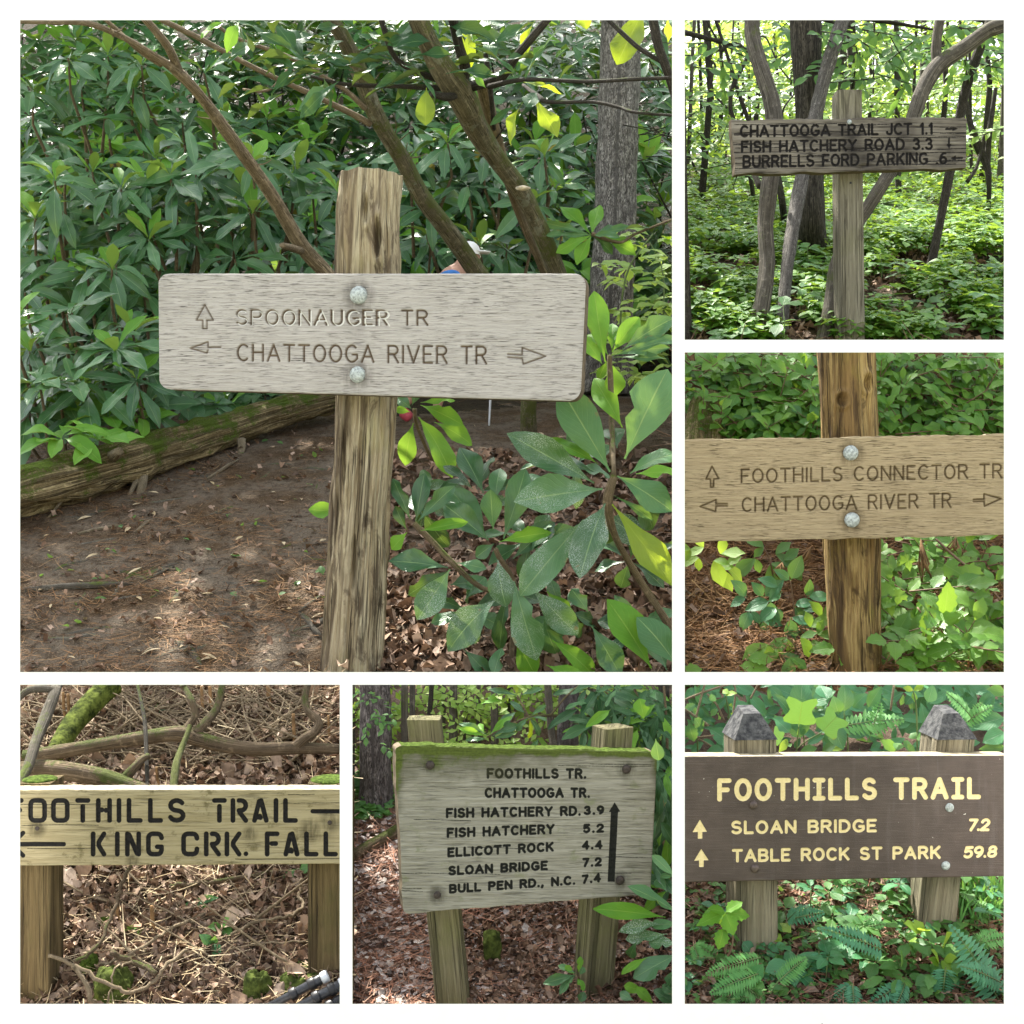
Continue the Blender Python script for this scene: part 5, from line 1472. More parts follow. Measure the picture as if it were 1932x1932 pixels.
for k in range(7):
    u0, u1 = edges_[k], edges_[k + 1]
    root = thing('rhododendron_shrub', labels[k], 'shrub', G1.p((u0 + u1) / 2, 800 if k < 4 else 770), 'rhododendron thicket behind the trail')
    old, new, mold, mnew, cs = [], [], [], [], []
    vmax = [850, 845, 800, 760, 600, 620, 660][k]
    step = 42
    n1 = int((u1 - u0) * (vmax - 20) / step ** 2)
    pts = []
    for _ in range(n1):
        u, v = g.uniform(u0, u1), g.uniform(20, vmax)
        Y = Y_of(u, v) + g.uniform(-.25, .25)
        zg = float(G1.z((u - 966) * px(Y), Y))
        if at(u, v, Y).z < zg + .06: continue
        pts.append((Y, u, v))
    pts.sort()
    for i, (Y, u, v) in enumerate(pts):
        if len(old) < 280: c = thicket_whorl(u, v, Y, old, new)
        else: c = thicket_whorl(u, v, Y, mold, mnew)
        if i % 5 == 0: cs.append(c)
    for _ in range(int(n1 * 2.9)):              # deeper layers
        u, v = g.uniform(u0 - 10, u1), g.uniform(20, vmax + 20)
        Y = Y_of(u, v) + g.uniform(.3, 1.3)
        if u > 1270: continue
        zg = float(G1.z((u - 966) * px(Y), Y))
        if at(u, v, Y).z < zg + .03: continue
        thicket_whorl(u, v, Y, mold, mnew)
    ok = lambda ms: [m for m in ms if abs(m.translation.x / (m.translation.y * KK) + 966 - 1268) > 0 and (m.translation.x + m.col[1].x * 1.0) / ((m.translation.y + m.col[1].y) * KK) + 966 < 1284]
    # a few yellowed leaves
    yl = ok(old[::31]); leaves(root, LF['yellow'], yl, 40, k, 'yellowed_leaf')
    leaves(root, LF['rhodo'], ok([m_ for i_, m_ in enumerate(old) if i_ % 31]), 285, k)
    leaves(root, LF['new'], ok(new), 285, k)
    if mold: joined('foliage', LF['rhodo_min'], ok(mold), root, None, k, 'stuff')
    if mnew: joined('foliage', LF['new_min'], ok(mnew), root, None, k + 50, 'stuff')
    st = MB()
    for c in cs:
        f = G1.on(c.x + g.uniform(-.5, .5), min(c.y + g.uniform(.2, .8), 8.5), -.02)
        mid = c.lerp(f, .5) + Vector((g.uniform(-.2, .2), .15, .08))
        V, F, U = tube([c, mid, f], [.004, .008, .013], 5, False)
        st.add(V, F, U)
    o = st.build('stems', M['bark_dark'], root); o['kind'] = 'stuff'

# low rosettes in front of and behind the log
for k, (u, v, Y, lab) in enumerate([(118, 830, 4.0, 'pale green rhododendron sprout in front of the log at the left'), (75, 725, 4.2, 'blue-green rhododendron sprout in the dark at the left edge'), (205, 790, 4.3, 'small toothed rhododendron sprout above the middle of the log'), (350, 765, 4.75, 'rhododendron sprout behind the log below the board corner'), (500, 748, 5.1, 'rhododendron sprout behind the log close to the round post'), (265, 720, 4.6, 'rhododendron sprout left of the board hanging in the dark')]):
    root = thing('rhododendron_shrub', lab, 'shrub', G1.p(u, v + 90), 'sprouts along the log')
    c = at(u, v, Y)
    mats = rosette(c, (0, -.5, .9), 9, .14 if k < 3 else .15, .3, g, .25, .01, 1.1) + rosette(c + Vector((.1, .03, .0)), (.3, -.4, .9), 7, .13, .35, g, .25, .01, 1.1)
    if k > 2: mats += rosette(c + Vector((-.12, .05, .03)), (-.2, -.4, .9), 7, .13, .3, g, .25)
    leaves(root, LF['new_hi'] if k in (0, 2) else (LF['pale_hi'] if k == 1 else LF['rhodo_hi']), mats, 60, k)
    V, F, U = tube([c, c + Vector((.01, .02, -.1)), G1.on(c.x + .02, c.y + .05, -.02)], [.004, .005, .007], 6)
    MB().add(V, F, U).build('stem', M['bark_rhodo'], root)

# whorls standing clear of the rest: long glossy leaves round a pale upright shoot
gw = random.Random(29)
hero = [('glossy rhododendron shrub with clear whorls at the left above the log', 30, 290, 560, 790, 4.35, 13, .2), ('glossy rhododendron shrub with clear whorls left of the grey board', 40, 290, 330, 560, 4.7, 15, .2), ('glossy rhododendron shrub with clear whorls over the left corner of the grey board', 290, 480, 270, 500, 4.85, 12, .2), ('glossy rhododendron shrub with clear whorls between slender limb and round post', 480, 640, 300, 510, 5.0, 9, .19), ('glossy rhododendron shrub with clear whorls behind the thick mossy limb', 780, 1090, 250, 480, 5.3, 13, .19), ('glossy rhododendron shrub with clear whorls high on the left', 60, 420, 90, 330, 5.3, 16, .19)]
for k, (lab, u0, u1, v0, v1, Y, n, L) in enumerate(hero):
    root = thing('rhododendron_shrub', lab, 'shrub', G1.p((u0 + u1) / 2, 800), 'rhododendron thicket behind the trail')
    old, new, st = [], [], MB()
    pts = []
    for _ in range(400):
        u, v = gw.uniform(u0, u1), gw.uniform(v0, v1)
        if all(math.hypot(u - a, v - b) > 46 for a, b in pts): pts.append((u, v))
        if len(pts) >= n: break
    for u, v in pts:
        c = at(u, v, Y + gw.uniform(-.15, .15))
        ax = Vector((gw.uniform(-.35, .35), -.75, .75 + gw.uniform(-.25, .2)))
        old += rosette(c, ax, gw.randint(7, 9), L * gw.uniform(.85, 1.1), .02, gw, .16, .012, .74)
        if gw.random() < .6: new += rosette(c, Vector((ax.x * .5, -.3, 1)), gw.randint(2, 4), L * gw.uniform(.55, .75), .95, gw, .15, .006, 1.05)
        V, F, U = tube([c, c + Vector((gw.uniform(-.03, .03), .06, -.12)), c + Vector((gw.uniform(-.1, .1), .2, -.35))], [.004, .006, .008], 5, False); st.add(V, F, U)
    leaves(root, LF['glossy'], old, 290, k); leaves(root, LF['new'], new, 290, k)
    o = st.build('stems', M['bark_rhodo'], root); o['kind'] = 'stuff'

# pale seedlings right of the trunk
LF['pale_ov'] = Leaf(OVA, M['pale_lime'])
root = thing('seedling_shrub', 'pale green small-leaved shrub at the right edge behind the board corner', 'shrub', G1.p(1230, 790))
mats = []
for _ in range(95):
    u = g.uniform(1130, 1270); v = g.uniform(430, 720)
    if u < 1180 and v < 480: continue
    c = at(u, v, g.uniform(4.3, 4.9))
    for s in range(g.randint(2, 4)):
        a = g.uniform(0, 6.28)
        mats.append(lm(c, (math.cos(a), math.sin(a) - .3, g.uniform(-.3, .15)), (0, -.6, 1), .065 * g.uniform(.7, 1.2), .9))
leaves(root, LF['pale_ov'], mats, 290, 5)
limbs(root, 'stem', [[(1600, 1950, 4.6, 14), (1640, 1500, 4.5, 12), (1800, 1250, 4.5, 9)], [(1850, 1950, 4.6, 12), (1860, 1500, 4.6, 9), (1780, 1300, 4.6, 7)]], q2, M['stalk'], n=5)

# trail litter
LF['needle'] = Leaf(NEED, M['needle']); LF['chip'] = Leaf(LAN, M['chip']); LF['dead5'] = Leaf(DEAD, M['dead5']); LF['dead6'] = Leaf(OVAL, M['dead6']); LF['needle_red'] = Leaf(NEED, M['needle_red'])
litter('pine_needle_litter', LF['needle'], G1, 42000, .05, 1, 'rust brown pine needles strewn over the trail by the round post', 'needles', .12, .003, dens=lambda u, v: .25 + .75 * (vnoise(u * .012, v * .02, 0, 4) > .45) * (u < 640))
litter('wood_chips', LF['chip'], G1, 160, .035, 2, 'pale wood chips scattered on the trail', 'wood chips', .15, .004, v0=800, v1=1280)
litter('leaf_litter', LF['dead5'], G1, 3400, .04, 3, 'dry curled brown leaves beneath the nearest rhododendron', 'dead leaves', .4, .006, v0=1290, v1=860, u0=690, u1=1284)
litter('leaf_litter', LF['dead5'], G1, 520, .024, 4, 'sparse dry leaves along the log and across the trail', 'dead leaves', .4, .004, v0=1290, v1=800, u0=26, u1=690)
litter('leaf_litter', Leaf(OVA, M['green']), G1, 60, .024, 44, 'small fallen green leaves dotted over the trail', 'fallen leaves', .3, .004, v0=1200, v1=820, u0=26, u1=620)
rb = MB()
gr_ = np.random.default_rng(5)
for k in range(70):
    u, v = gr_.uniform(30, 640), gr_.uniform(880, 1270)
    p0 = G1.p(u, v); a = gr_.normal(.35, .5)
    pts = []
    x, y = p0.x, p0.y
    for s in range(6):
        pts.append(G1.on(x, min(max(y, 2.98), 8), -.004 - .012 * abs(s - 2.5) / 2.5)); x += math.cos(a) * .05; y += math.sin(a) * .05; a += gr_.normal(0, .35)
    V, F, U = tube(pts, np.array([.3, .9, 1, .9, .7, .2]) * gr_.uniform(.004, .013), 7, False, .2, k)
    rb.add(V, F, U)
o = rb.build('tree_roots', M['bark_grey']); tag(o, 'thin grey roots breaking through the trodden trail soil', 'roots', None, 'stuff')
for k, (a, b, w, lab) in enumerate([((30, 1440), (660, 1400), 42, 'half buried mossy root crossing the trail at the left edge'), ((670, 1415), (900, 1295), 20, 'thin crooked root in the middle of the trail'), ((1630, 1570), (1790, 1450), 28, 'dark broken stick beside the round post'), ((1640, 1580), (1770, 1720), 40, 'grey slab of wood beside the round post'), ((340, 1105), (590, 1055), 26, 'pale splintered stick on the trail below the log'), ((680, 1095), (760, 1025), 26, 'short yellow wood chip on the trail below the log'), ((1100, 780), (1280, 670), 22, 'yellowish bark strip leaning under the log')]):
    pa = G1.p(*q3(*a)); pb = G1.p(*q3(*b)); r = w * Z1 * px(pa.y) / 2
    V, F, U = tube([pa + Vector((0, 0, r * .3)), pa.lerp(pb, .35) + Vector((0, .01, r * .6)), pa.lerp(pb, .7) + Vector((0, -.005, r * .5)), pb + Vector((0, 0, r * .2))], [r * .8, r, r * .9, r * .5], 9, True, .3, k)
    tag(MB().add(V, F, U).build('root' if k < 2 else 'stick', M['bark_grey'] if k < 4 else M['deadwood']), lab, 'root' if k < 2 else 'stick')

# --- unseen crowns added above the upper plots to break up the sun
gc = random.Random(90)
LF['crown'] = Leaf(OVA_LO, M['green'])
for k, (cx, cy_, cz, rx, ry, rz, n) in enumerate([(-2.6, 7.4, 6.3, 1.5, 1.5, .9, 1500), (-.6, 6.9, 6.0, 1.3, 1.4, .8, 1500), (-4.2, 9.2, 7.0, 1.6, 1.6, 1.0, 1300), (-1.5, 9.4, 7.4, 1.7, 1.5, 1.0, 1500), (-3.0, 6.7, 5.6, 1.2, .9, .6, 1500)]):
    ms = []
    for _ in range(n // 17):
        while True:
            a, b, c = gc.uniform(-1, 1), gc.uniform(-1, 1), gc.uniform(-1, 1)
            if a * a + b * b + c * c < 1: break
        p = Vector((cx + a * rx, cy_ + b * ry, cz + c * rz)); an = gc.uniform(0, 6.28)
        d = Vector((math.cos(an), math.sin(an), gc.uniform(-.3, .3)))
        for s in range(9):
            an2 = an + (1 if s % 2 else -1) * gc.uniform(.5, 1.1)
            ms.append(lm(p, (math.cos(an2), math.sin(an2), gc.uniform(-.4, .2)), (gc.uniform(-.3, .3), gc.uniform(-.3, .3), 1), .2 * gc.uniform(.7, 1.2)))
            p = p + d * .07
    if k == 1:
        joined('crown', LF['crown'], ms, oak, None, k)
    else:
        zb = float(G1.z(cx, min(cy_ + .8, 11.4)))
        root = thing('tree', ['tall leafy tree above the left part of the thicket, crown out of sight', '', 'tall leafy tree at the far left behind the thicket, crown out of sight', 'tall leafy tree behind the middle of the thicket, crown out of sight', 'leafy tree over the left end of the log, crown out of sight'][k], 'tree', (cx, cy_ + .8, zb))
        joined('crown', LF['crown'], ms, root, None, k)
        V, F, U = tube([Vector((cx, cy_ + .8, zb - .1)), Vector((cx + .05, cy_ + .8, zb + 1.5)), Vector((cx, cy_ + .4, cz)), Vector((cx, cy_, cz + rz * .7))], [.11, .09, .06, .02], 12, True, .1, k)
        MB().add(V, F, U).build('trunk', M['bark_oak'], root)
# ================================================================ shared growth helpers
LF['green'] = Leaf(OVA, M['green']); LF['green_lo'] = Leaf(OVA_LO, M['green']); LF['warm'] = Leaf(OVA, M['warm_green']); LF['warm_t'] = Leaf(TOOTH, M['warm_green'])
LF['warm_lo'] = Leaf(OVA_LO, M['warm_green'])
LF['lime_lo'] = Leaf(OVA_LO, M['lime']); LF['far'] = Leaf(OVA_LO, M['pale_lime']); LF['lime'] = Leaf(OVA, M['lime']); LF['blue'] = Leaf(OVA_HI, M['blue_green']); LF['blue_t'] = Leaf(TOOTH, M['blue_green']); LF['maple'] = Leaf(MAPLE, M['warm_green'])
LF['tulip'] = Leaf(TULIP, M['lime']); LF['lan_blue'] = Leaf(LAN, M['blue_green'])

def spray(c, d, n, L, g, gap=.45, droop=.25, up=(0, -.35, 1), W=1.0):
    """alternate leaves along a twig; returns leaf matrices and the twig's points"""
    d = Vector(d).normalized(); up = Vector(up).normalized()
    side = d.cross(up)
    if side.length < 1e-3: side = Vector((1, 0, 0))
    side.normalize()
    out = []; pts = [Vector(c)]
    p = Vector(c)
    for k in range(n):
        s = 1 if k % 2 else -1
        dd = (d * g.uniform(.5, .9) + side * s * g.uniform(.6, 1.0) + Vector((0, 0, g.uniform(-droop, droop * .4)))).normalized()
        nn = up + Vector((g.uniform(-.3, .3), g.uniform(-.3, .3), 0))
        out.append(lm(p, dd, nn, L * g.uniform(.7, 1.15), W * g.uniform(.85, 1.15)))
        p = p + d * L * gap + Vector((0, 0, -droop * .12 * L))
        pts.append(Vector(p))
    out.append(lm(p, d, up, L * g.uniform(.8, 1.1), W))
    return out, pts

def whorl_plant(c, n, L, g, tilt=.15, W=1.0):
    return rosette(c, (g.uniform(-.2, .2), -.3 + g.uniform(-.2, .2), 1), n, L, tilt, g, .25, .003, W)

def inside(ms, u0, u1, v0=None, v1=None):
    """keep growth within its own plot"""
    out = []
    for m in ms:
        a = m.translation; b = a + m.col[1].to_3d()
        ok = True
        for p in (a, b):
            u = p.x / (KK * p.y) + 966; v = (CAM.z - p.z) / (KK * p.y) + 966
            if u < u0 or u > u1 or (v0 is not None and v < v0) or (v1 is not None and v > v1): ok = False
        if ok: out.append(m)
    return out

def twigs(root, paths, r, mat, name='twigs', n=4):
    mb = MB()
    for P in paths:
        if len(P) < 2: continue
        V, F, U = tube(P, np.linspace(r, r * .4, len(P)), n, False)
        mb.add(V, F, U)
    if mb.n:
        o = mb.build(name, mat, root); o['kind'] = 'stuff'

# ================================================================ plot two: black stained board in the green wood
sgn2 = thing('trail_sign', 'dark stained weathered board on a square post, carved FISH HATCHERY ROAD 3.3', 'trail sign', G2.on(at(1608, 660, 4.12).x, 4.12), 'trail signs')
pa = at(1609, 668, 4.1); pb = at(1603.5, 169, 4.1)
V, F, U = square_post(pa, pb, 46.5 * px(4.1), .08, 21, rows=60, wear=.002)
MB().add(V, F, U).build('post', M['post2'], sgn2, False)
ST2 = [(2.0, text_strokes('CHATTOOGA TRAIL JCT 1.1', (1398, 257.5), (1758, 252), 19)),
       (2.0, text_strokes('FISH HATCHERY ROAD 3.3', (1400, 286.5), (1758, 281), 19)),
       (2.0, text_strokes('BURRELLS FORD PARKING .6', (1403, 315), (1785, 308.5), 20)),
       (1.6, [[[(1785, 243.5), (1800, 243)]], [[(1790.5, 262), (1790.5, 277)]], [[(1798, 298.5), (1815, 298)]]])]
PO2 = [[(1797, 239), (1807, 243), (1797, 247)], [(1786, 272), (1795, 272), (1790.5, 280)], [(1803, 293.5), (1794, 298.5), (1803, 303)]]
ST2.append((.5, cracks(random.Random(9), 1384, 1822, 234, 318, 22, 40, 200, -.012)))
bo2, onb2 = board(sgn2, [(1380, 226), (1824.5, 220.5), (1822.5, 318), (1387, 327.5)], 3.99, 4.09, .03, 460, 108, M['board2'], M['edge_wood'], ST2, PO2, 2.2, 1.2, 0, .8, (.035, .55), 2, seed=5, wob=4, dents=[(1632, 312, 10, 4, 4), (1625, 318, 6, 5, 4)])
bolt(sgn2, onb2, 1602.5, 230, 4.6, M['galv'], .4)
hb = MB(); V, F = dome(at(1605, 345, 4.099), (0, -1, 0), 2.2 * px(4.1), .001, 10); hb.add(V, F).build('nail_hole', M['black'], sgn2)

g = random.Random(22)
def trunk2(label, specs, mat, base, rough=.1, n=20, name='tree', group=None, limb_mat=None):
    root = thing(name, label, 'tree', base, group)
    for k, sp in enumerate(specs):
        V, F, U = limb([(*c2(a, b), Y, w * ZC) for a, b, Y, w in sp], 6, n if k == 0 else 10, rough, len(label) + k, 0, (8, 8))
        MB().add(V, F, U).build('trunk' if k == 0 else 'branch', mat if k == 0 or limb_mat is None else limb_mat, root)
    return root
def Yg2(v): return float(np.interp(-v, -G2.v, G2.Y))
trunk2('smooth grey-brown stem curving up left of the square post in front of the seedlings', [[(420, 1990, 4.16, 110), (470, 1720, 4.22, 100), (500, 1480, 4.28, 95), (490, 1250, 4.33, 96), (515, 1000, 4.38, 105), (548, 760, 4.45, 108), (530, 520, 4.5, 100), (460, 290, 4.55, 96), (415, 120, 4.6, 92), (410, -80, 4.65, 90), (405, -400, 4.7, 80)], [(455, 1010, 4.4, 40), (420, 930, 4.45, 34), (395, 860, 4.5, 30)]], M['bark_grey'], G2.p(*c2(420, 1932)))
bg2 = trunk2('tall dark furrowed trunk rising behind the black stained board', [[(780, 1420, Yg2(480), 190), (765, 1250, 4.98, 165), (757, 950, 4.95, 155), (752, 600, 4.95, 158), (740, 300, 4.95, 172), (728, 0, 4.95, 190), (720, -300, 4.95, 185), (715, -1200, 5, 170)]], M['bark_dark'], G2.p(*c2(780, 1410)), .08, 40)
trunk2('rough lichened stem leaning right across the dark furrowed trunk', [[(585, 1990, 4.2, 85), (605, 1640, 4.32, 72), (640, 1350, 4.45, 80), (690, 1050, 4.6, 84), (750, 750, 4.72, 80), (800, 540, 4.78, 80), (850, 330, 4.8, 84), (910, 140, 4.82, 84), (970, -40, 4.85, 80), (1050, -300, 4.9, 70)]], M['bark_oak'], G2.p(*c2(590, 1932)), .14, 20)
trunk2('long grey limb leaning right behind the square post and forking high', [[(820, 1990, 4.16, 92), (880, 1720, 4.22, 82), (910, 1480, 4.3, 72), (1010, 1280, 4.38, 72), (1120, 1110, 4.42, 80), (1260, 880, 4.48, 80), (1370, 610, 4.52, 86), (1430, 440, 4.55, 92), (1520, 290, 4.58, 98), (1680, 180, 4.6, 92), (1800, 90, 4.6, 84), (1860, 60, 4.6, 90), (1990, 20, 4.62, 90)], [(1525, 310, 4.6, 64), (1512, 180, 4.6, 58), (1530, 40, 4.6, 60), (1560, -80, 4.6, 55)]], M['bark_grey'], G2.p(*c2(830, 1932)))
trunk2('dark crooked sapling trunk right of the black board reaching the top corner', [[(1465, 1560, Yg2(525), 55), (1510, 1350, 4.9, 52), (1550, 1150, 4.9, 50), (1600, 900, 4.9, 56), (1650, 620, 4.9, 58), (1690, 430, 4.9, 58), (1760, 220, 4.9, 58), (1820, 60, 4.9, 50), (1850, -80, 4.9, 45)]], M['bark_dark'], G2.p(*c2(1465, 1550)))
trunk2('thin dark twisted tree at the right edge of the woodland', [[(1825, 1210, Yg2(415), 28), (1830, 1000, 6.1, 30), (1815, 880, 6.1, 44), (1760, 760, 6.1, 50), (1720, 640, 6.1, 36), (1690, 500, 6.1, 30)], [(1820, 880, 6.1, 34), (1830, 700, 6.1, 36), (1850, 560, 6.1, 30), (1870, 420, 6.1, 24)], [(1700, 980, 6.0, 26), (1760, 880, 6.05, 20), (1800, 700, 6.1, 18)]], M['bark_dark'], G2.p(*c2(1825, 1205)))
trunk2('thin winding grey stem with bare twigs left of the smooth stem', [[(425, 1180, Yg2(405), 30), (400, 960, 6.2, 26), (300, 610, 6.2, 26), (280, 540, 6.2, 26), (290, 420, 6.2, 28), (340, 320, 6.2, 24), (378, 230, 6.2, 20), (360, 180, 6.2, 18), (310, 150, 6.2, 16)], [(420, 700, 6.2, 20), (380, 590, 6.2, 26), (320, 420, 6.2, 24), (270, 250, 6.2, 20), (200, 40, 6.2, 18), (180, -30, 6.2, 16)], [(310, 150, 6.2, 18), (150, 230, 6.2, 14), (190, 290, 6.2, 14), (160, 420, 6.2, 10), (260, 540, 6.2, 14)], [(240, 200, 6.2, 16), (160, 60, 6.2, 12), (120, -20, 6.2, 10)], [(660, 460, 6.0, 10), (600, 540, 6.0, 12), (590, 620, 6.0, 12)], [(670, 400, 6.2, 8), (580, 300, 6.2, 9), (500, 130, 6.2, 10), (460, 110, 6.2, 10)]], M['bark_dark'], G2.p(*c2(425, 1170)), n=10)
trunk2('leaning dark shoot crossing behind the smooth stem below the board', [[(610, 1290, Yg2(440), 42), (590, 1100, 5.6, 40), (565, 950, 5.6, 36), (540, 820, 5.6, 30)]], M['bark_dark'], G2.p(*c2(610, 1280)), n=10)
far_t = [(10, 900, 26, 8.0), (130, 850, 22, 8.5), (200, 760, 34, 9.0), (240, 740, 14, 9.5), (415, 600, 20, 10), (1055, 420, 40, 8.2), (1420, 430, 36, 8.0), (1290, 1130, 34, 6.3), (1350, 1000, 22, 7.4), (1480, 980, 16, 8), (905, 1040, 34, 6.8), (1730, 1000, 20, 7.6), (960, 500, 22, 9.5), (610, 400, 18, 9.6), (1560, 560, 20, 9.4), (1890, 1060, 40, 6.7), (1120, 980, 12, 8.0), (20, 1950, 60, 4.2), (1660, 700, 14, 9)]
rk = rank_words([q[0] for q in far_t])
for k, (a, b, w, Y) in enumerate(far_t):
    u, v = c2(a, b)
    Y = Yg2(min(v, 655)) if b > 900 else Y
    x = (u - 966) * px(Y); zb = float(G2.z(x, min(Y, 13)))
    vb = 966 - (zb - CAM.z) / px(Y)
    root = thing('tree', 'slim dark trunk far back in the bright wood, %s from the left' % rk[k], 'tree', (x, Y, zb), 'slim trunks in the bright green wood')
    dx = g.uniform(-25, 25)
    V, F, U = limb([(u, vb + 3, Y, w * ZC * 1.15), (u + dx * .3, (vb + 200) / 2, Y, w * ZC), (u + dx * .6, 100, Y, w * ZC * .9), (u + dx, -60, Y, w * ZC * .8)], 5, 10, .12, 300 + k)
    MB().add(V, F, U).build('trunk', M['bark_dark'] if k % 3 else M['bark_grey'], root)

# foliage of the wood behind: understorey trees, each a stem and a crown of its own
rk = rank_words([(q * 7) % 16 for q in range(16)])
for k in range(16):
    u = 1300 + 600 * ((k * 7) % 16 + .5) / 16 + g.uniform(-15, 15); Y = 6.4 + 6.0 * (k / 15)
    x = (u - 966) * px(Y); zb = float(G2.z(x, min(Y, 13)))
    root = thing('understory_tree', 'leafy sunlit sapling in the green background of the wood, %s from the left' % rk[k], 'tree', (x, Y, zb), 'sunlit saplings behind the black board')
    ms = []; tw_ = []
    for _ in range(110 if Y > 7.5 else 60):
        c = Vector((x + g.gauss(0, .42) * Y / 8, Y + g.gauss(0, .5), 0))
        v = g.uniform(0, 345) if k % 3 else g.uniform(150, 350)
        c.z = CAM.z - (v - 966) * px(c.y)
        if c.z < float(G2.z(c.x, min(c.y, 13))) + .05: continue
        a = g.uniform(0, 6.28)
        m_, p_ = spray(c, (math.cos(a), math.sin(a), g.uniform(-.2, .2)), g.randint(8, 14), .06, g, .4, .2, (g.uniform(-.3, .3), -.7, .8), 1.0)
        ms += m_; tw_.append(p_)
    ms = inside(ms, 1284, 1990)
    joined('crown', LF['lime_lo'] if k % 4 else LF['warm_lo'], ms, root, None, k)
    twigs(root, tw_, .003, M['bark_dark'])
    V, F, U = tube([Vector((x, Y, zb - .02)), Vector((x + .05, Y, zb + .6)), Vector((x - .03, Y, zb + 1.6))], [.02, .016, .008], 6)
    MB().add(V, F, U).build('trunk', M['bark_dark'], root)
gf = np.random.default_rng(40)
N_f = 5200
Yf = gf.uniform(13.5, 17.5, N_f); uf = gf.uniform(1240, 2000, N_f); vf = gf.uniform(-40, 330, N_f)
k_ = (gf.random(N_f) < np.where(fbm(uf * .02, vf * .02, 0, 4, 3) > .5, .95, .25))
Pf = np.stack([(uf - 966) * KK * Yf, Yf, CAM.z - (vf - 966) * KK * Yf], -1)[k_]
tag(joined('treeline', LF['far'], lying(Pf, gf, .2, .8, 0, (.6, 1.4)), None, None, 3), 'pale far off foliage closing the back of the bright wood', 'trees', None, 'stuff')
# darker leaves hanging nearer, at the top
for k, (a0, a1, b0_, b1, nn, lab) in enumerate([(640, 1000, 0, 330, 16, 'dark green leafy boughs hanging over the top of the furrowed trunk'), (960, 1500, 20, 380, 26, 'dark leafy boughs hanging above the square post'), (1480, 1990, 0, 300, 24, 'dark leafy boughs hanging in the top right corner of the wood'), (-20, 330, 120, 300, 9, 'drooping dark leaves at the left edge of the wood')]):
    root = thing('tree_bough', lab, 'bough', at(*c2((a0 + a1) / 2, b0_), 4.9))
    ms = []; tw_ = []
    for _ in range(nn):
        c = at(*c2(g.uniform(a0, a1), g.uniform(b0_, b1)), g.uniform(4.7, 5.6)); a = g.uniform(0, 6.28)
        m_, p_ = spray(c, (math.cos(a), math.sin(a) * .5, g.uniform(-.5, .1)), g.randint(5, 9), .06, g, .4, .3, (g.uniform(-.3, .3), -.8, .7), .85)
        ms += m_; tw_.append(p_)
    leaves(root, LF['green'], inside(ms, 1284, 1990), 240, k)
    twigs(root, tw_, .003, M['bark_dark'])
    P = [at(*c2(a0 + (a1 - a0) * t, b0_ - 40 + 90 * t), 5.1) for t in (0, .3, .6, 1)]
    V, F, U = tube(P, [.012, .01, .008, .004], 6); MB().add(V, F, U).build('branch', M['bark_dark'], root)

# ground cover and the nearest seedlings
gn = np.random.default_rng(31)
P = G2.scatter(6200, gn, 660, 318, dens=lambda u, v: (vnoise(u * .02, v * .035, 0, 8) > .42) | (v < 500))
ms = []
for p in P:
    h = g.uniform(.02, .09) * (1 if p[1] < 5 else 1.3)
    ms += whorl_plant(Vector(p) + Vector((0, 0, h)), g.randint(3, 5), .04 * g.uniform(.6, 1.3) * (1 if p[1] < 5.2 else 1.2), g, .1)
ms = inside(ms, 1286, 1990)
cut = [m for m in ms if m.translation.y < 5.4]; farm = [m for m in ms if m.translation.y >= 5.4]
tag(joined('ground_cover', LF['warm'], cut, None, None, 1), 'low green seedlings carpeting the forest floor round the square post', 'ground cover', None, 'stuff')
tag(joined('ground_cover', LF['warm_lo'], farm, None, None, 2), 'paler sunlit seedlings carpeting the floor far back in the wood', 'ground cover', None, 'stuff')
litter('leaf_litter', LF['dead5'], G2, 2600, .035, 35, 'brown leaf litter between the seedlings by the square post', 'dead leaves', .3, .004, v0=668, v1=450)
sds = [(595, 1720, .16, 3), (1470, 1650, .1, 5), (1600, 1580, .1, 6), (1790, 1660, .1, 6), (1580, 1850, .06, 7), (1850, 1860, .05, 5), (80, 1720, .06, 6), (270, 1890, .06, 6), (740, 1380, .12, 5), (830, 1500, .1, 6), (1180, 1420, .1, 5), (1250, 1620, .08, 5), (60, 1850, .05, 5), (160, 1500, .08, 6), (250, 1580, .08, 6), (700, 1620, .08, 5), (1880, 1500, .08, 5), (1330, 1480, .09, 5)]
rk = rank_words([q[0] for q in sds])
for k, (a, b, hh, n_) in enumerate(sds):
    u, v = c2(a, b)
    p = G2.p(u, min(v + hh / px(4.4), 662))
    root = thing('seedling', 'oval leafed seedling on the forest floor near the square post, %s from the left' % rk[k], 'plant', p, 'seedlings near the square post')
    c = at(u, v, p.y)
    ms = whorl_plant(c, n_, .07 * g.uniform(.85, 1.1), g, .15, .95) + whorl_plant(c - Vector((.01, 0, hh * .35)), max(3, n_ - 2), .07, g, .05)
    leaves(root, LF['green'], inside(ms, 1286, 1990), 30, k)
    V, F, U = tube([p, p.lerp(c, .5) + Vector((.006, 0, 0)), c], [.0025, .002, .0015], 5)
    MB().add(V, F, U).build('stem', M['stalk'], root)
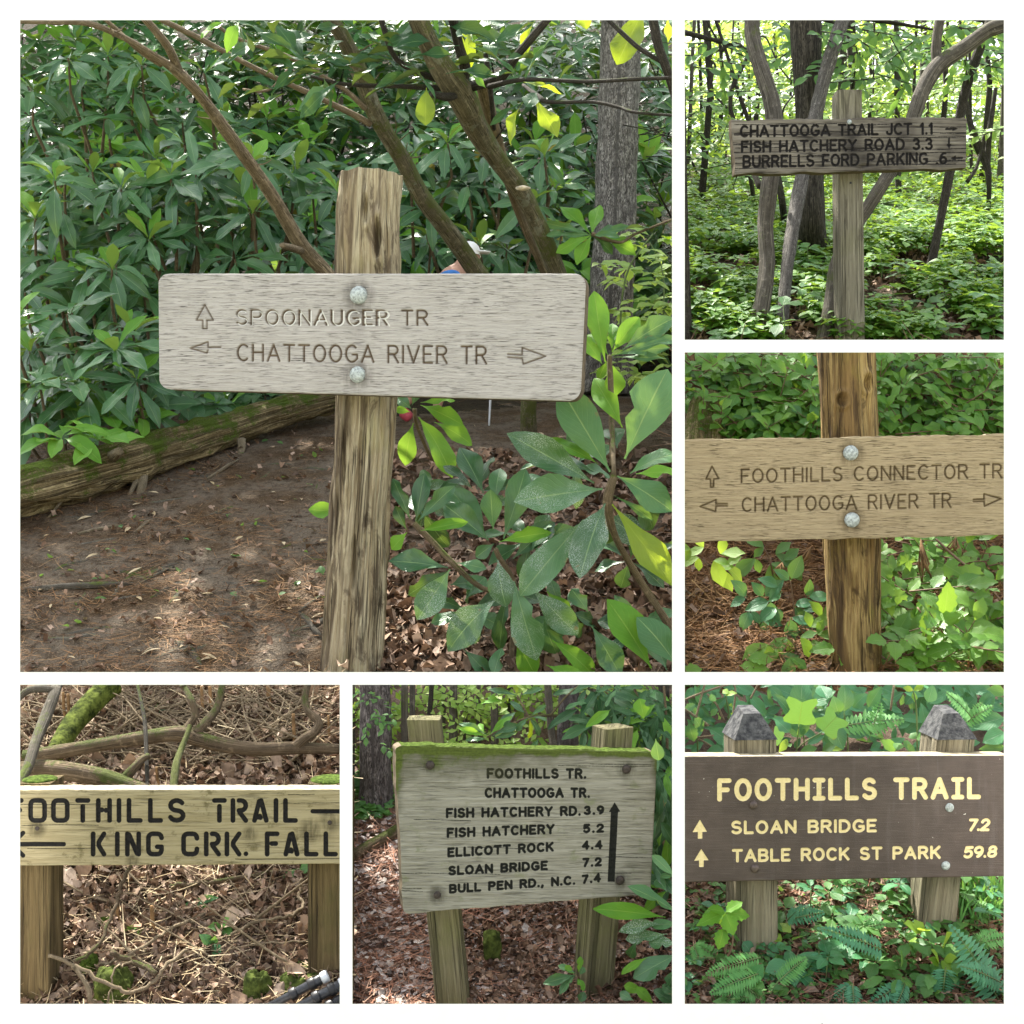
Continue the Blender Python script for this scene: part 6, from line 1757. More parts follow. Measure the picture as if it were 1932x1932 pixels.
for k, (pts, w, lab, mt) in enumerate([([(1200, 1890), (1340, 1820), (1480, 1765)], 70, 'mossy fallen limb on the forest floor right of the square post', 'log'), ([(1230, 1960), (1360, 1890), (1510, 1835)], 60, 'rotting limb at the bottom edge right of the square post', 'log'), ([(620, 1835), (700, 1820), (830, 1860)], 50, 'dark rotten limb between the two leaning stems', 'bark_dark'), ([(1090, 1870), (1180, 1790)], 40, 'short broken wood piece beside the square post', 'log_brown'), ([(650, 1690), (840, 1720)], 16, 'thin bare stick lying left of the square post', 'deadwood'), ([(1100, 1690), (1250, 1730)], 14, 'thin pale stick lying right of the square post', 'deadwood')]):
    P = [G2.p(*c2(a, min(b, 1990)), up=w * ZC * px(4.2) * .35) for a, b in pts]
    r = w * ZC * px(4.2) / 2
    V, F, U = tube([Vector(q[:3]) for q in smooth_path([np.array(p) for p in P], 5)], r, 10, True, .3, 40 + k)
    tag(MB().add(V, F, U).build('fallen_limb', M[mt], None), lab, 'limb')

# ================================================================ plot three: tan board on a streaked log post
sgn3 = thing('trail_sign', 'tan board cut off at both sides on a knotty streaked post, carved FOOTHILLS CONNECTOR TR', 'trail sign', G3.on(at(1613, 1290, 3.06).x, 3.06), 'trail signs')
V, F, U, PE = round_post([(1564, 1666, 1296, 3.06), (1560, 1661, 1150, 3.062), (1554, 1658, 1010, 3.065), (1546, 1656, 860, 3.07), (1544, 1653, 760, 3.073), (1541, 1652, 655, 3.075)], 33, 120, 34, .15, .09, peel=.06)
V = np.array(V)
dent(V, 1588, 754, 13, 14, .016, 3.07); dent(V, 1636, 722, 9, 18, .016, 3.07); dent(V, 1612, 1120, 8, 50, .012, 3.07)
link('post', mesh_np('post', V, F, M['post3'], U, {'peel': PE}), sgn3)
ST3 = [(2.2, text_strokes('FOOTHILLS CONNECTOR TR', (1399, 910.5), (1890, 901), 24.5, 25.5)), (2.2, text_strokes('CHATTOOGA RIVER TR', (1401, 965), (1794, 957), 25, 26))]
ST3 += [(2.1, [[[(1343.4, 880), (1356, 903), (1346.5, 904), (1346, 919), (1341, 919), (1340.5, 904), (1332, 904), (1343.4, 880)]], [[(1372, 950.5), (1351, 951), (1351, 943), (1321, 956), (1350, 965), (1351, 955), (1372, 954.5)]], [[(1837, 942.5), (1857, 942), (1857, 932), (1889, 941), (1858, 955), (1857, 946), (1837, 946.5)]]]), (.35, cracks(random.Random(5), 1294, 1892, 840, 1010, 9, 50, 180, -.018))]
PO3 = [[(1343.4, 879), (1357, 903), (1331, 904)], [(1340.5, 904), (1346.5, 904), (1346.5, 919), (1340.5, 919)],
       [(1320, 956), (1351, 942), (1351, 951), (1372, 950), (1372, 955), (1351, 956), (1351, 966)], [(1837, 942), (1857, 941), (1857, 931), (1889.5, 941), (1857, 956), (1857, 946.5), (1837, 947)]]
bo3, onb3 = board(sgn3, [(1276, 830), (1915, 818.5), (1915, 1009.5), (1276, 1023.5)], 2.955, 2.9, .035, 520, 160, M['board3'], M['edge_wood'], ST3, (), 4.4, 2.0, 0, .4, (.04, .9), 3, seed=8, soot=[(1605, 855, 17, 60), (1607, 981, 17, 40)], wob=3, topedge=M['edge_pale'])
bolt(sgn3, onb3, 1605, 854.5, 14.5, M['galv'], .55); bolt(sgn3, onb3, 1607.5, 981, 14.5, M['galv'], .55)

g = random.Random(33)
def shrub3(label, n, u0, u1, v0, v1, Y, lf, L, d0=(0, -.4, .3), seed=0, group=None, lim=290, nl=(4, 7), W=1.0, name='woodland_shrub'):
    root = thing(name, label, 'shrub', G3.p((u0 + u1) / 2, min(max(v1, 800), 1290)), group)
    ms = []; tw_ = []
    cs = sorted([(Y(v) + g.uniform(-.06, .06), u, v) for u, v in ((g.uniform(u0, u1), g.uniform(v0, v1)) for _ in range(n))])
    for y, u, v in cs:
        c = at(u, v, y); a = g.uniform(-.6, 3.7)
        m_, p_ = spray(c, (math.cos(a) + d0[0], d0[1] + g.uniform(-.3, .3), math.sin(a) * .5 + d0[2] * .3), g.randint(*nl), L * g.uniform(.75, 1.2), g, .4, .35, (g.uniform(-.3, .3), -.75, .8), W)
        ms += m_; tw_.append(p_)
    ms = inside(ms, 1286, 1990, 655)
    leaves(root, lf, ms, lim, seed)
    twigs(root, tw_, .0022, M['stalk_brown'])
    return root
Yb = lambda v: float(np.interp(-v, -G3.v, G3.Y)) - .07
for k, (u0, u1) in enumerate([(1286, 1420), (1420, 1560), (1640, 1770), (1770, 1900)]):
    shrub3(['leafy shrub beside the mossy stump in the corner behind the tan board', 'leafy shrub left of the knotty post top', 'leafy shrub just right of the knotty post top', 'leafy shrub above the right end of the tan board'][k], 62, u0, u1, 660, 850, Yb, LF['warm'], .052, seed=k, group='shrubs on the bank behind the tan board')
    shrub3(['deep green shrub on the bank behind the left end of the tan board', 'deep green shrub on the bank left of the knotty post', 'deep green shrub on the bank right of the knotty post', 'deep green shrub on the bank by the right end of the tan board'][k], 42, u0, u1, 655, 880, lambda v: Yb(v) + .05, LF['green'], .05, seed=k + 10, group='shrubs on the bank behind the tan board', lim=150)
for k, (u0, u1, v0, v1, Yf, n, L, lab) in enumerate([(1660, 1760, 1015, 1110, 3.35, 18, .05, 'bright leafy shrub under the tan board right of the streaked post'), (1760, 1900, 1030, 1130, 3.45, 22, .055, 'leafy shrub under the right end of the tan board'),
        (1670, 1790, 1110, 1200, 3.2, 18, .06, 'serrated leafy shrub in the middle right of the streaked post'), (1790, 1900, 1120, 1210, 3.22, 18, .06, 'serrated leafy shrub at the right edge under the tan board'), (1670, 1790, 1190, 1285, 3.05, 16, .065, 'leafy shrub at the bottom just right of the streaked post'), (1790, 1900, 1200, 1285, 3.06, 18, .065, 'leafy shrub in the bottom right corner by the streaked post')]):
    shrub3(lab, n, u0, u1, v0, v1, lambda v, Yf=Yf: Yf, LF['warm_t'] if k in (2, 4) else LF['warm'], L, seed=40 + k, nl=(3, 5))
root = thing('maple_sapling', 'maple sapling with lobed leaves right of the streaked post under the board', 'shrub', G3.p(1840, 1180))
for a, b, s in [(1240, 1400, .8), (1300, 1430, .8), (1590, 1390, 1.1), (1690, 1280, 1.2), (1750, 1380, .9), (1790, 1600, 1.0), (1850, 1530, .9), (1700, 1790, 1.1), (1330, 1220, .8), (1560, 1280, 1.0), (1590, 1710, .8), (1440, 1480, .8), (1860, 1700, 1.0), (1800, 1850, .9)]:
    c = at(*c3(a, b), g.uniform(3.08, 3.2)); an = g.uniform(-2.6, -.5)
    link('leaf', random.choice(LF['maple'].me), root, lm(c, (math.cos(an), -.3, math.sin(an)), (g.uniform(-.3, .3), -.9, .6), .055 * s, 1))
limbs(root, 'stem', [[(1510, 1130, 3.3, 14), (1640, 1250, 3.25, 16), (1780, 1360, 3.2, 14), (1900, 1500, 3.18, 14)], [(1900, 1960, 3.05, 12), (1700, 1700, 3.08, 10), (1680, 1540, 3.1, 8)], [(1500, 1960, 3.05, 14), (1490, 1700, 3.08, 12), (1400, 1540, 3.12, 10)], [(1610, 1960, 3.05, 12), (1600, 1760, 3.08, 12), (1480, 1630, 3.12, 8)]], c3, M['stalk_brown'], ZC, 6)
for k, (pts, lf, W, lab) in enumerate([([(640, 1380), (570, 1420), (520, 1500), (560, 1540), (660, 1530), (710, 1560), (740, 1480), (640, 1600), (690, 1640), (590, 1450)], LF['blue'], 1.0, 'pale dusty leafed sprig over the needles left of the streaked post'), ([(420, 1590), (440, 1650), (380, 1480), (480, 1480), (400, 1560), (470, 1620)], LF['blue'], 1.0, 'narrow dusty leafed sprig left of the streaked post'), ([(620, 1720), (700, 1720), (760, 1660), (560, 1790), (640, 1840), (740, 1780), (800, 1700), (830, 1600), (500, 1760)], LF['warm'], 1.0, 'bright green sprig at the foot of the streaked post on its left'), ([(90, 1240), (180, 1260), (250, 1290), (120, 1180), (220, 1220), (40, 1190), (200, 1310)], LF['lime'], 1.0, 'lime green sprig hanging below the left end of the tan board'), ([(330, 1890), (380, 1850), (120, 1910), (200, 1930), (60, 1930), (300, 1930)], LF['warm_t'], 1.0, 'large serrated leaves at the bottom edge left of the streaked post'), ([(1310, 1890), (1390, 1870), (1700, 1690), (1780, 1690), (1560, 1600)], LF['warm_t'], 1.0, 'large serrated leaves at the bottom right of the streaked post'), ([(480, 1180), (550, 1220), (600, 1260), (430, 1250), (520, 1280)], LF['green'], 1.0, 'dim seedling under the tan board left of the streaked post'), ([(720, 1880), (690, 1830)], LF['green'], 1.0, 'tiny seedling near the foot of the streaked post')]):
    p0 = pts[0]
    Yk = [3.2, 3.22, 3.08, 3.3, 3.0, 3.0, 3.4, 3.1][k]
    root = thing('woodland_plant', lab, 'plant', G3.p(*[min(x, 1290) for x in c3(pts[0][0], pts[0][1] + 200)]) if True else None)
    cx = sum(p[0] for p in pts) / len(pts); cy_ = sum(p[1] for p in pts) / len(pts)
    for (a, b) in pts:
        c = at(*c3(a, b), Yk + g.uniform(-.05, .05))
        an = math.atan2(-(b - cy_) - 30, (a - cx) * 1.0) + g.uniform(-.3, .3)
        link('leaf', g.choice(lf.me), root, lm(c, (math.cos(an), g.uniform(-.5, .1), math.sin(an)), (g.uniform(-.3, .3), -.8, .7), (.062 if k < 4 else .075) * g.uniform(.85, 1.2), W))
        if k not in (4, 5):
            link('leaf', g.choice(lf.me), root, lm(c, (math.cos(an + 1.3), g.uniform(-.5, .1), math.sin(an + 1.3)), (g.uniform(-.3, .3), -.8, .7), .045 * g.uniform(.85, 1.2), W))
    limbs(root, 'stem', [[(p0[0], p0[1], Yk, 8), ((p0[0] + cx) / 2 + 20, (p0[1] + cy_) / 2 + 60, Yk, 9), (cx + 40, cy_ + 230, Yk + .02, 10)]], c3, M['stalk_brown'], ZC, 5)
litter('pine_needle_litter', LF['needle'], G3, 7000, .085, 61, 'orange brown pine needles covering the ground left of the streaked post', 'needles', .25, .006, v0=1300, v1=1000)
litter('leaf_litter', LF['dead5'], G3, 900, .035, 62, 'brown leaf litter on the bank under the tan board', 'dead leaves', .4, .005, v0=1300, v1=980)
tb = MB(); gr_ = np.random.default_rng(6)
for k in range(46):
    p0 = G3.p(gr_.uniform(1292, 1890), gr_.uniform(1040, 1285)); a = gr_.uniform(0, 3.14); pts = []
    x, y = p0.x, p0.y
    for s in range(5):
        pts.append(G3.on(x, min(max(y, 2.98), 4), .004 + .006 * math.sin(s * 1.7 + k))); x += math.cos(a) * .045; y += math.sin(a) * .02; a += gr_.normal(0, .3)
    V, F, U = tube(pts, np.array([1, .9, .8, .7, .4]) * gr_.uniform(.0015, .004), 5, False); tb.add(V, F, U)
tag(tb.build('twigs', M['deadwood'], None), 'thin grey twigs lying over the orange needles', 'twigs', None, 'stuff')
for k, (a, b, w, lab) in enumerate([((330, 1800), (860, 1790), 18, 'long pale stick lying across the needles left of the streaked post'), ((430, 1830), (860, 1840), 14, 'thin grey stick at the foot of the streaked post'), ((1190, 1820), (1290, 1820), 24, 'pale stick end right of the streaked post foot')]):
    P = [G3.p(*c3(a[0] + (b[0] - a[0]) * t, a[1] + (b[1] - a[1]) * t + 15 * math.sin(t * 5)), up=.006) for t in (0, .3, .6, 1)]
    V, F, U = tube(P, w * ZC * px(3.1) / 2, 7, True, .2, k); tag(MB().add(V, F, U).build('stick', M['deadwood'], None), lab, 'stick')
stp = thing('mossy_stump', 'dark mossy stump at the left edge behind the tan board', 'stump', G3.p(*c3(150, 540)))
V, F, U = limb([(*c3(130, 640), 3.84, 90), (*c3(140, 480), 3.86, 82), (*c3(150, 330), 3.88, 70), (*c3(160, 270), 3.9, 40)], 5, 18, .35, 7)
MB().add(V, F, U).build('trunk', M['log'], stp)
V, F, U = limb([(*c3(320, 620), 3.86, 26), (*c3(305, 400), 3.88, 22), (*c3(270, 220), 3.9, 20)], 5, 9, .25, 8)
MB().add(V, F, U).build('shoot', M['bark_dark'], stp)
for k, (a0, b0_, a1, b1, lab) in enumerate([(1420, 1130, 1460, 1400, 'withered orange frond hanging right of the streaked post'), (1630, 1120, 1600, 1230, 'withered frond below the right part of the tan board'), (760, 1180, 700, 1300, 'dry brown needle spray left of the streaked post'), (590, 1270, 570, 1360, 'small dry needle spray left of the streaked post'), (250, 1660, 270, 1840, 'brown dry shoot standing in the needles'), (40, 1660, 20, 1800, 'brown dry shoot at the left edge of the needles')]):
    root = thing('dry_frond', lab, 'dry plant', G3.p(*c3(a1, b1)))
    for s in range(7):
        t = s / 6
        P = [at(*c3(a0, b0_), 3.3), at(*c3(a0 + (a1 - a0) * .5 + g.uniform(-40, 40), b0_ + (b1 - b0_) * .55), 3.28 + g.uniform(-.03, .03)), at(*c3(a1 + g.uniform(-50, 50), b1 + g.uniform(-30, 20)), 3.28)]
        V, F, U = tube(P, [.001, .003, .0006], 5); MB().add(V, F, U).build('blade', M['frond_dead'], root)
# ================================================================ plot five: stencil lettered board over leaf litter
sgn5 = thing('trail_sign', 'olive board on two square posts with thick black stencil letters, KING CRK. FALL', 'trail sign', G5.on(at(340, 1894, 2.14).x, 2.14), 'trail signs')
def sg(ch, a, b, row):
    ua, _ = c5(a + 15, 0); ub, _ = c5(b - 15, 0)
    yb, yt = ((1290 + 820 * ZC, 1290 + 700 * ZC) if row == 0 else (1290 + 1022 * ZC, 1290 + 900 * ZC))
    return glyph(ch, ua, ub, yb, yt)
R1 = [('F', -62, 34), ('O', 60, 174), ('O', 197, 310), ('T', 342, 434), ('H', 466, 564), ('I', 590, 620), ('L', 650, 748), ('L', 778, 870), ('S', 896, 1005), ('T', 1162, 1252), ('R', 1273, 1380), ('A', 1402, 1503), ('I', 1532, 1560), ('L', 1588, 1678)]
R2 = [('K', 435, 530), ('I', 580, 610), ('N', 640, 738), ('G', 766, 875), ('C', 977, 1087), ('R', 1113, 1217), ('K', 1237, 1340), ('.', 1350, 1382), ('F', 1478, 1568), ('A', 1590, 1688), ('L', 1714, 1802), ('L', 1830, 1918)]
ST5 = [(4.2, [sg(c, a, b, 0) for c, a, b in R1] + [sg(c, a, b, 1) for c, a, b in R2]),
       (3.9, [[[c5(1766, 765), c5(2010, 765)]], [[c5(-60, 962), c5(274, 962)]], [[c5(30, 895), c5(-40, 962), c5(30, 1030)]]])]
ST5.append((.4, cracks(random.Random(12), 38, 640, 1497, 1625, 6, 40, 200)))
bo5, onb5 = board(sgn5, [(20, 1490.5), (653, 1489.5), (653, 1630), (20, 1634)], 2.1, 2.1, .036, 560, 130, M['board5'], M['edge_wood'], ST5, (), 2.6, 1.0, 0, .5, (.04, .5), 3, seed=12, soot=[(*c5(115, 867), 12, 30), (*c5(1868, 833), 14, 60), (*c5(1760, 880), 16, 30), (*c5(1390, 900), 10, 12), (*c5(690, 1062), 10, 6)], wob=1.5, topedge=M['edge_pale'], flat=True,
                   dents=[(372, 1527, 14, 4, 1.6), (355, 1533, 6, 3, 2.0)])
for a, b in ((115, 867), (1868, 833)):
    u, v = c5(a, b); bolt(sgn5, onb5, u, v, 4.4, M['rust'], .3)
for (ul, ur) in ((30, 95.5), (580, 660)):
    w = (ur - ul) * px(2.14); x = ((ul + ur) / 2 - 966) * px(2.14)
    V, F, U = square_post((x, 2.137, .7), (x, 2.137, at(0, 1478, 2.14).z), w, .07, 50 + ul, rows=50, wear=.0018)
    p_ = MB().add(V, F, U).build('post', M['post5'], sgn5, False)
    V, F = dome((x, 2.17, at(0, 1478, 2.14).z), (0, 0, 1), w * .5, .006, 14, 4)
    MB().add(V, F).build('moss_cap', M['moss'], sgn5)

LF['straw'] = Leaf(DEAD, M['straw'])
lit = litter('leaf_litter', LF['straw'], G5, 8000, .028, 71, 'deep brown leaf litter covering the bank behind the olive board', 'dead leaves', .45, .006)
litter('leaf_litter', LF['dead5'], G5, 9000, .018, 72, 'broken dry leaves on the bank behind the olive board', 'leaf scraps', .5, .009)
litter('leaf_litter', Leaf(DEAD_HI, M['straw']), G5, 190, .045, 73, 'larger whole curled leaves among the twigs behind the olive board', 'dead leaves', .5, .012)
litter('straw_litter', Leaf(NEED, M['chip']), G5, 2600, .06, 74, 'pale straw and bark strips on the bank behind the olive board', 'straw', .3, .01)
def tree5(label, specs, mat, base, name='fallen_branch', n=14, rough=.14, cat='branch'):
    root = thing(name, label, cat, base)
    for k, sp in enumerate(specs):
        V, F, U = limb([(*c5(a, b), Y, w * ZC) for a, b, Y, w in sp], 6, n if k == 0 else 9, rough, len(label) + k)
        MB().add(V, F, U).build('trunk' if k == 0 else 'branch', M[mat], root)
    return root
tree5('long mossy branch lying across the bank above the olive board', [[(40, 445, 2.5, 95), (150, 425, 2.5, 92), (300, 398, 2.49, 84), (520, 362, 2.47, 80), (740, 325, 2.45, 84), (960, 300, 2.44, 96), (1080, 330, 2.44, 92), (1250, 372, 2.44, 86), (1450, 392, 2.44, 84), (1650, 385, 2.45, 80), (1800, 388, 2.46, 66), (1925, 392, 2.46, 60)],
    [(985, 300, 2.44, 55), (1030, 240, 2.45, 48), (1062, 180, 2.46, 46), (1040, 100, 2.47, 42), (1000, 30, 2.5, 40), (985, 5, 2.5, 40)], [(1060, 300, 2.44, 66), (1130, 225, 2.46, 58), (1190, 150, 2.5, 50), (1215, 60, 2.52, 46), (1225, 5, 2.54, 44)],
    [(1650, 390, 2.45, 72), (1720, 330, 2.45, 66), (1785, 280, 2.46, 58), (1800, 225, 2.47, 52), (1735, 160, 2.48, 44), (1720, 80, 2.5, 44), (1735, 5, 2.52, 42)]], 'log_brown', G5.p(*c5(800, 480)))
tree5('thick mossy branch stub lying just above the left end of the olive board', [[(20, 520, 2.36, 110), (160, 510, 2.35, 112), (330, 528, 2.34, 112), (500, 560, 2.33, 108), (640, 600, 2.32, 100), (760, 640, 2.31, 90)], [(630, 580, 2.33, 72), (690, 510, 2.33, 56), (740, 455, 2.34, 48), (785, 430, 2.35, 34)]], 'log_brown', G5.p(*c5(300, 600)))
tree5('grey stem leaning up right at the left edge above the olive board', [[(-30, 640, 2.26, 70), (50, 520, 2.3, 62), (110, 340, 2.36, 62), (170, 190, 2.42, 70), (215, 70, 2.46, 66), (235, 5, 2.5, 60)], [(230, 40, 2.47, 40), (150, 30, 2.46, 46), (60, 40, 2.45, 44), (-20, 110, 2.45, 38)]], 'bark_grey', G5.p(*c5(20, 600)), 'leaning_stem', 14, .1, 'stem')
tree5('dark mossy stem rising through the long branch above the word TRAIL', [[(930, 640, 2.3, 50), (945, 500, 2.34, 48), (975, 400, 2.38, 40), (1020, 290, 2.41, 32), (1030, 250, 2.42, 28)]], 'bark_moss', G5.p(*c5(930, 640)), 'leaning_stem', 10, .1, 'stem')
tree5('slim dark shoot left of the middle above the olive board', [[(775, 640, 2.3, 22), (770, 450, 2.36, 26), (762, 250, 2.42, 26), (740, 120, 2.46, 24), (715, 5, 2.5, 20)]], 'bark_dark', G5.p(*c5(775, 640)), 'leaning_stem', 8, .1, 'stem')
lm5 = thing('fallen_log', 'bright lime green mossy log end in the upper left of the leaf littered bank', 'log', G5.p(*c5(260, 420)))
V, F, U = limb([(*c5(225, 420), 2.56, 36), (*c5(290, 300), 2.62, 40), (*c5(380, 180), 2.68, 42), (*c5(520, 40), 2.75, 44), (*c5(570, 5), 2.77, 44)], 6, 18, .2, 9)
MB().add(V, F, U).build('trunk', M['moss_log'], lm5)
g = random.Random(55)
for k, (pts, w, lab) in enumerate([([(345, 1668, 2.12), (470, 1580, 2.14), (555, 1410, 2.18), (615, 1230, 2.22), (672, 1090, 2.25)], 24, 'long curved bare twig rising left of the middle under the olive board'), ([(180, 1630, 2.1), (345, 1690, 2.1), (600, 1830, 2.09), (720, 1840, 2.1), (830, 1765, 2.12), (890, 1680, 2.14), (1010, 1600, 2.18)], 24, 'bare twig looping along the bottom of the leaf littered bank'),
    ([(330, 1690, 2.1), (400, 1780, 2.09), (460, 1925, 2.08)], 30, 'grey stick slanting down to the bottom left near the mossy rock'), ([(560, 1610, 2.14), (700, 1670, 2.14), (830, 1740, 2.12)], 34, 'short brown stick in the litter under the olive board'), ([(480, 1690, 2.16), (650, 1630, 2.18), (830, 1520, 2.22), (1010, 1420, 2.26), (1210, 1360, 2.3), (1440, 1320, 2.34), (1720, 1300, 2.36)], 20, 'long greenish twig running across the bank under the olive board'),
    ([(1700, 1170, 2.3), (1690, 1270, 2.28), (1710, 1340, 2.26), (1600, 1400, 2.24), (1420, 1430, 2.24), (1280, 1500, 2.2)], 20, 'bent pale twig near the right hand square post'), ([(910, 1210, 2.34), (1100, 1200, 2.34), (1380, 1160, 2.36), (1720, 1110, 2.4)], 30, 'straight brown stick right below the olive board'), ([(1100, 1660, 2.2), (1400, 1560, 2.2), (1740, 1540, 2.2)], 12, 'thin twig in the lower right of the leaf littered bank'), ([(545, 1925, 2.08), (560, 1780, 2.1), (600, 1690, 2.12), (710, 1670, 2.14)], 12, 'thin pale twig beside the left mossy rock')]):
    V, F, U = limb([(*c5(a, b), Y, w * ZC) for a, b, Y in pts], 6, 7, .2, k, .0016)
    tag(MB().add(V, F, U).build('stick', M['bark_twig' if k % 3 else 'log_brown'], None), lab, 'stick')
tb = MB(); gr_ = np.random.default_rng(8)
for k in range(820):
    up_ = k < 640
    u = gr_.uniform(30, 650); v = gr_.uniform(1296, 1480) if up_ else gr_.uniform(1640, 1890)
    p0 = G5.p(u, v); a = gr_.uniform(0, 3.14); e = gr_.normal(.05, .25) + (.35 * (gr_.random() < .35) if up_ else 0); pts = []
    q = p0 + Vector((0, 0, gr_.uniform(.0, .05 if up_ else .025)))
    st = gr_.uniform(.025, .065)
    for s in range(6):
        zz = max(q.z, float(G5.z(q.x, min(max(q.y, 2.03), 2.9))) + .002)
        vv = 966 + (CAM.z - zz) / px(q.y); uu = q.x / px(q.y) + 966
        if vv < 1283 or uu > 651 or q.y > 2.9 or q.y < 2.05: break
        pts.append(Vector((q.x, q.y, zz)))
        q = q + Vector((math.cos(a) * st, math.sin(a) * st * .6, math.sin(e) * st)); a += gr_.normal(0, .2); e += gr_.normal(0, .2)
    if len(pts) > 2:
        V, F, U = tube(pts, np.linspace(1, .3, len(pts)) * gr_.uniform(.001, .0042), 5, False); tb.add(V, F, U)
tag(tb.build('twigs', M['bark_twig'], None), 'tangle of dead twigs over the leaf litter behind the olive board', 'twigs', None, 'stuff')
hang = MB()
for a, b, w, h in [(1100, 15, 18, 180), (1150, 15, 20, 170), (1500, 15, 26, 150), (270, 50, 16, 190), (300, 60, 18, 190), (1650, 180, 20, 230), (180, 380, 24, 200), (1860, 190, 14, 190), (830, 500, 16, 120), (800, 1330, 22, 150), (590, 1300, 16, 120)]:
    Yh = float(np.interp(-c5(a, b + h)[1], -G5.v, G5.Y)) - .05
    V, F, U = limb([(*c5(a, b), Yh, w * ZC), (*c5(a + 6, b + h * .6), Yh, w * ZC * 1.1), (*c5(a + 22, b + h), Yh, w * ZC * .3)], 4, 6, .2, a)
    hang.add(V, F, U)
tag(hang.build('dead_leaves', M['frond_dead'], None), 'rolled tan dead leaves hanging among the twigs above the olive board', 'dead leaves', None, 'stuff')
for k, (tips, base, mt, lab) in enumerate([([((620, 1467), 34), ((750, 1560), 46), ((872, 1565), 44)], (722, 1462), 'lime', 'seedling with three pale sunlit leaves in the brown litter'), ([((990, 1370), 60), ((1110, 1330), 55), ((1190, 1280), 50)], (1060, 1300), 'blue_t', 'dark green seedling under the middle of the olive board'), ([((1150, 1450), 60), ((1275, 1490), 70), ((1240, 1400), 60)], (1225, 1460), 'green', 'green and yellow seedling right of the middle in the litter'), ([((1105, 1510), 60), ((1205, 1620), 70), ((1180, 1530), 50)], (1165, 1560), 'blue_t', 'lowest dark green seedling in the middle of the litter'), ([((1730, 1090), 80), ((1650, 1150), 70), ((1720, 1150), 70), ((1560, 1190), 60)], (1690, 1110), 'green', 'green sprig behind the right hand square post'), ([((760, 160), 40), ((910, 150), 40), ((830, 120), 36)], (830, 150), 'blue_t', 'dark green sprig in the brush above the olive board')]):
    root = thing('seedling', lab, 'plant', G5.p(*c5(base[0], base[1] + 60)))
    Yk = G5.p(*c5(base[0], base[1] + 40)).y - .02
    for t_, w in tips:
        xl(root, LF['lime'] if mt == 'lime' else (LF['blue'] if mt == 'blue_t' else LF['green']), c5, base, t_, w, Yk, -.02, (0, -.8, .6), half=.29, sc=ZC)
    limbs(root, 'stem', [[(base[0], base[1], Yk, 7), (base[0] + 8, base[1] + 60, Yk + .02, 8)]], c5, M['stalk'], ZC, 5)
def rock(label, u, v, w, h, Y, seed, mat, base):
    n, m = 54, 30
    th = np.linspace(0, 2 * np.pi, n, endpoint=False); ph = np.linspace(-.5, np.pi / 2, m)
    T, P = np.meshgrid(th, ph)
    x = np.sign(np.cos(T)) * np.abs(np.cos(T)) ** .9 * np.cos(P); y = np.sign(np.sin(T)) * np.abs(np.sin(T)) ** .8 * np.cos(P); z = np.sin(P)
    f = 1 + (fbm(x * 1.5 + 7, y * 1.5 + 7, z * 1.5 + 7, seed, 3) - .5) * .8 + (fbm(x * 9 + 7, y * 9 + 7, z * 9 + 7, seed + 3, 2) - .5) * .14
    c = np.array(at(u, v, Y))
    V = np.stack([x * f * w * px(Y) / 2, y * f * w * px(Y) / 2, z * f * h * px(Y)], -1).reshape(-1, 3) + c
    idx = np.arange(n * m).reshape(m, n)
    F = np.stack([idx[:-1], np.roll(idx[:-1], -1, 1), np.roll(idx[1:], -1, 1), idx[1:]], -1).reshape(-1, 4)
    return tag(link('rock', mesh_np('rock', V, F, mat, V[:, :2]), None), label, 'rock')
u, v = c5(575, 1870); rock('rounded mossy rock at the bottom left beside the looping twig', u, v, 76, 56, 2.14, 1, M['rock'], None)
u, v = c5(1440, 1925); rock('blocky mossy rock left of the tripod legs', u, v, 52, 66, 2.12, 2, M['rock'], None)
u, v = c5(1720, 1880); rock('mossy rock behind the tripod legs at the right hand post', u, v, 110, 62, 2.15, 3, M['rock'], None)
u, v = c5(545, 1440); rock('small moss clump in the litter left of the middle', u, v, 40, 20, 2.3, 4, M['moss'], None)
u, v = c5(420, 1690); rock('small lime green moss clump by the left square post', u, v, 34, 22, 2.18, 5, M['moss'], None)
tri = thing('camera_tripod', 'folded dark grey camera tripod poking in at the bottom right corner under the olive board', 'tripod', at(*c5(1800, 1930), 2.06))
for k, (a, b, w) in enumerate([((1480, 1950), (1850, 1752), 62), ((1640, 1960), (1990, 1775), 66), ((1790, 1970), (2020, 1850), 54)]):
    A_ = at(*c5(*a), 2.05 - .01 * k); B_2 = at(*c5(min(b[0], 1960), b[1] + (0 if b[0] <= 1960 else (b[0] - 1960) * .5)), 2.07 - .01 * k)
    r = w * ZC * px(2.05) / 2
    P = [A_.lerp(B_2, t) for t in (0, .45, .46, .75, .76, 1)]
    V, F, U = tube(P, [r * .8, r * .8, r * .92, r * .92, r, r], 16)
    lg_ = MB().add(V, F, U).build('leg', M['carbon'], tri)
    for t in (.46, .76, .97):
        d = (B_2 - A_).normalized()
        V, F, U = tube([A_.lerp(B_2, t) - d * .006, A_.lerp(B_2, t) - d * .004, A_.lerp(B_2, t) + d * .004, A_.lerp(B_2, t) + d * .006], [r * 1.08, r * 1.2, r * 1.2, r * 1.08], 16)
        MB().add(V, F, U).build('clamp', M['black'] if t < .9 else M['aluminium'], lg_)

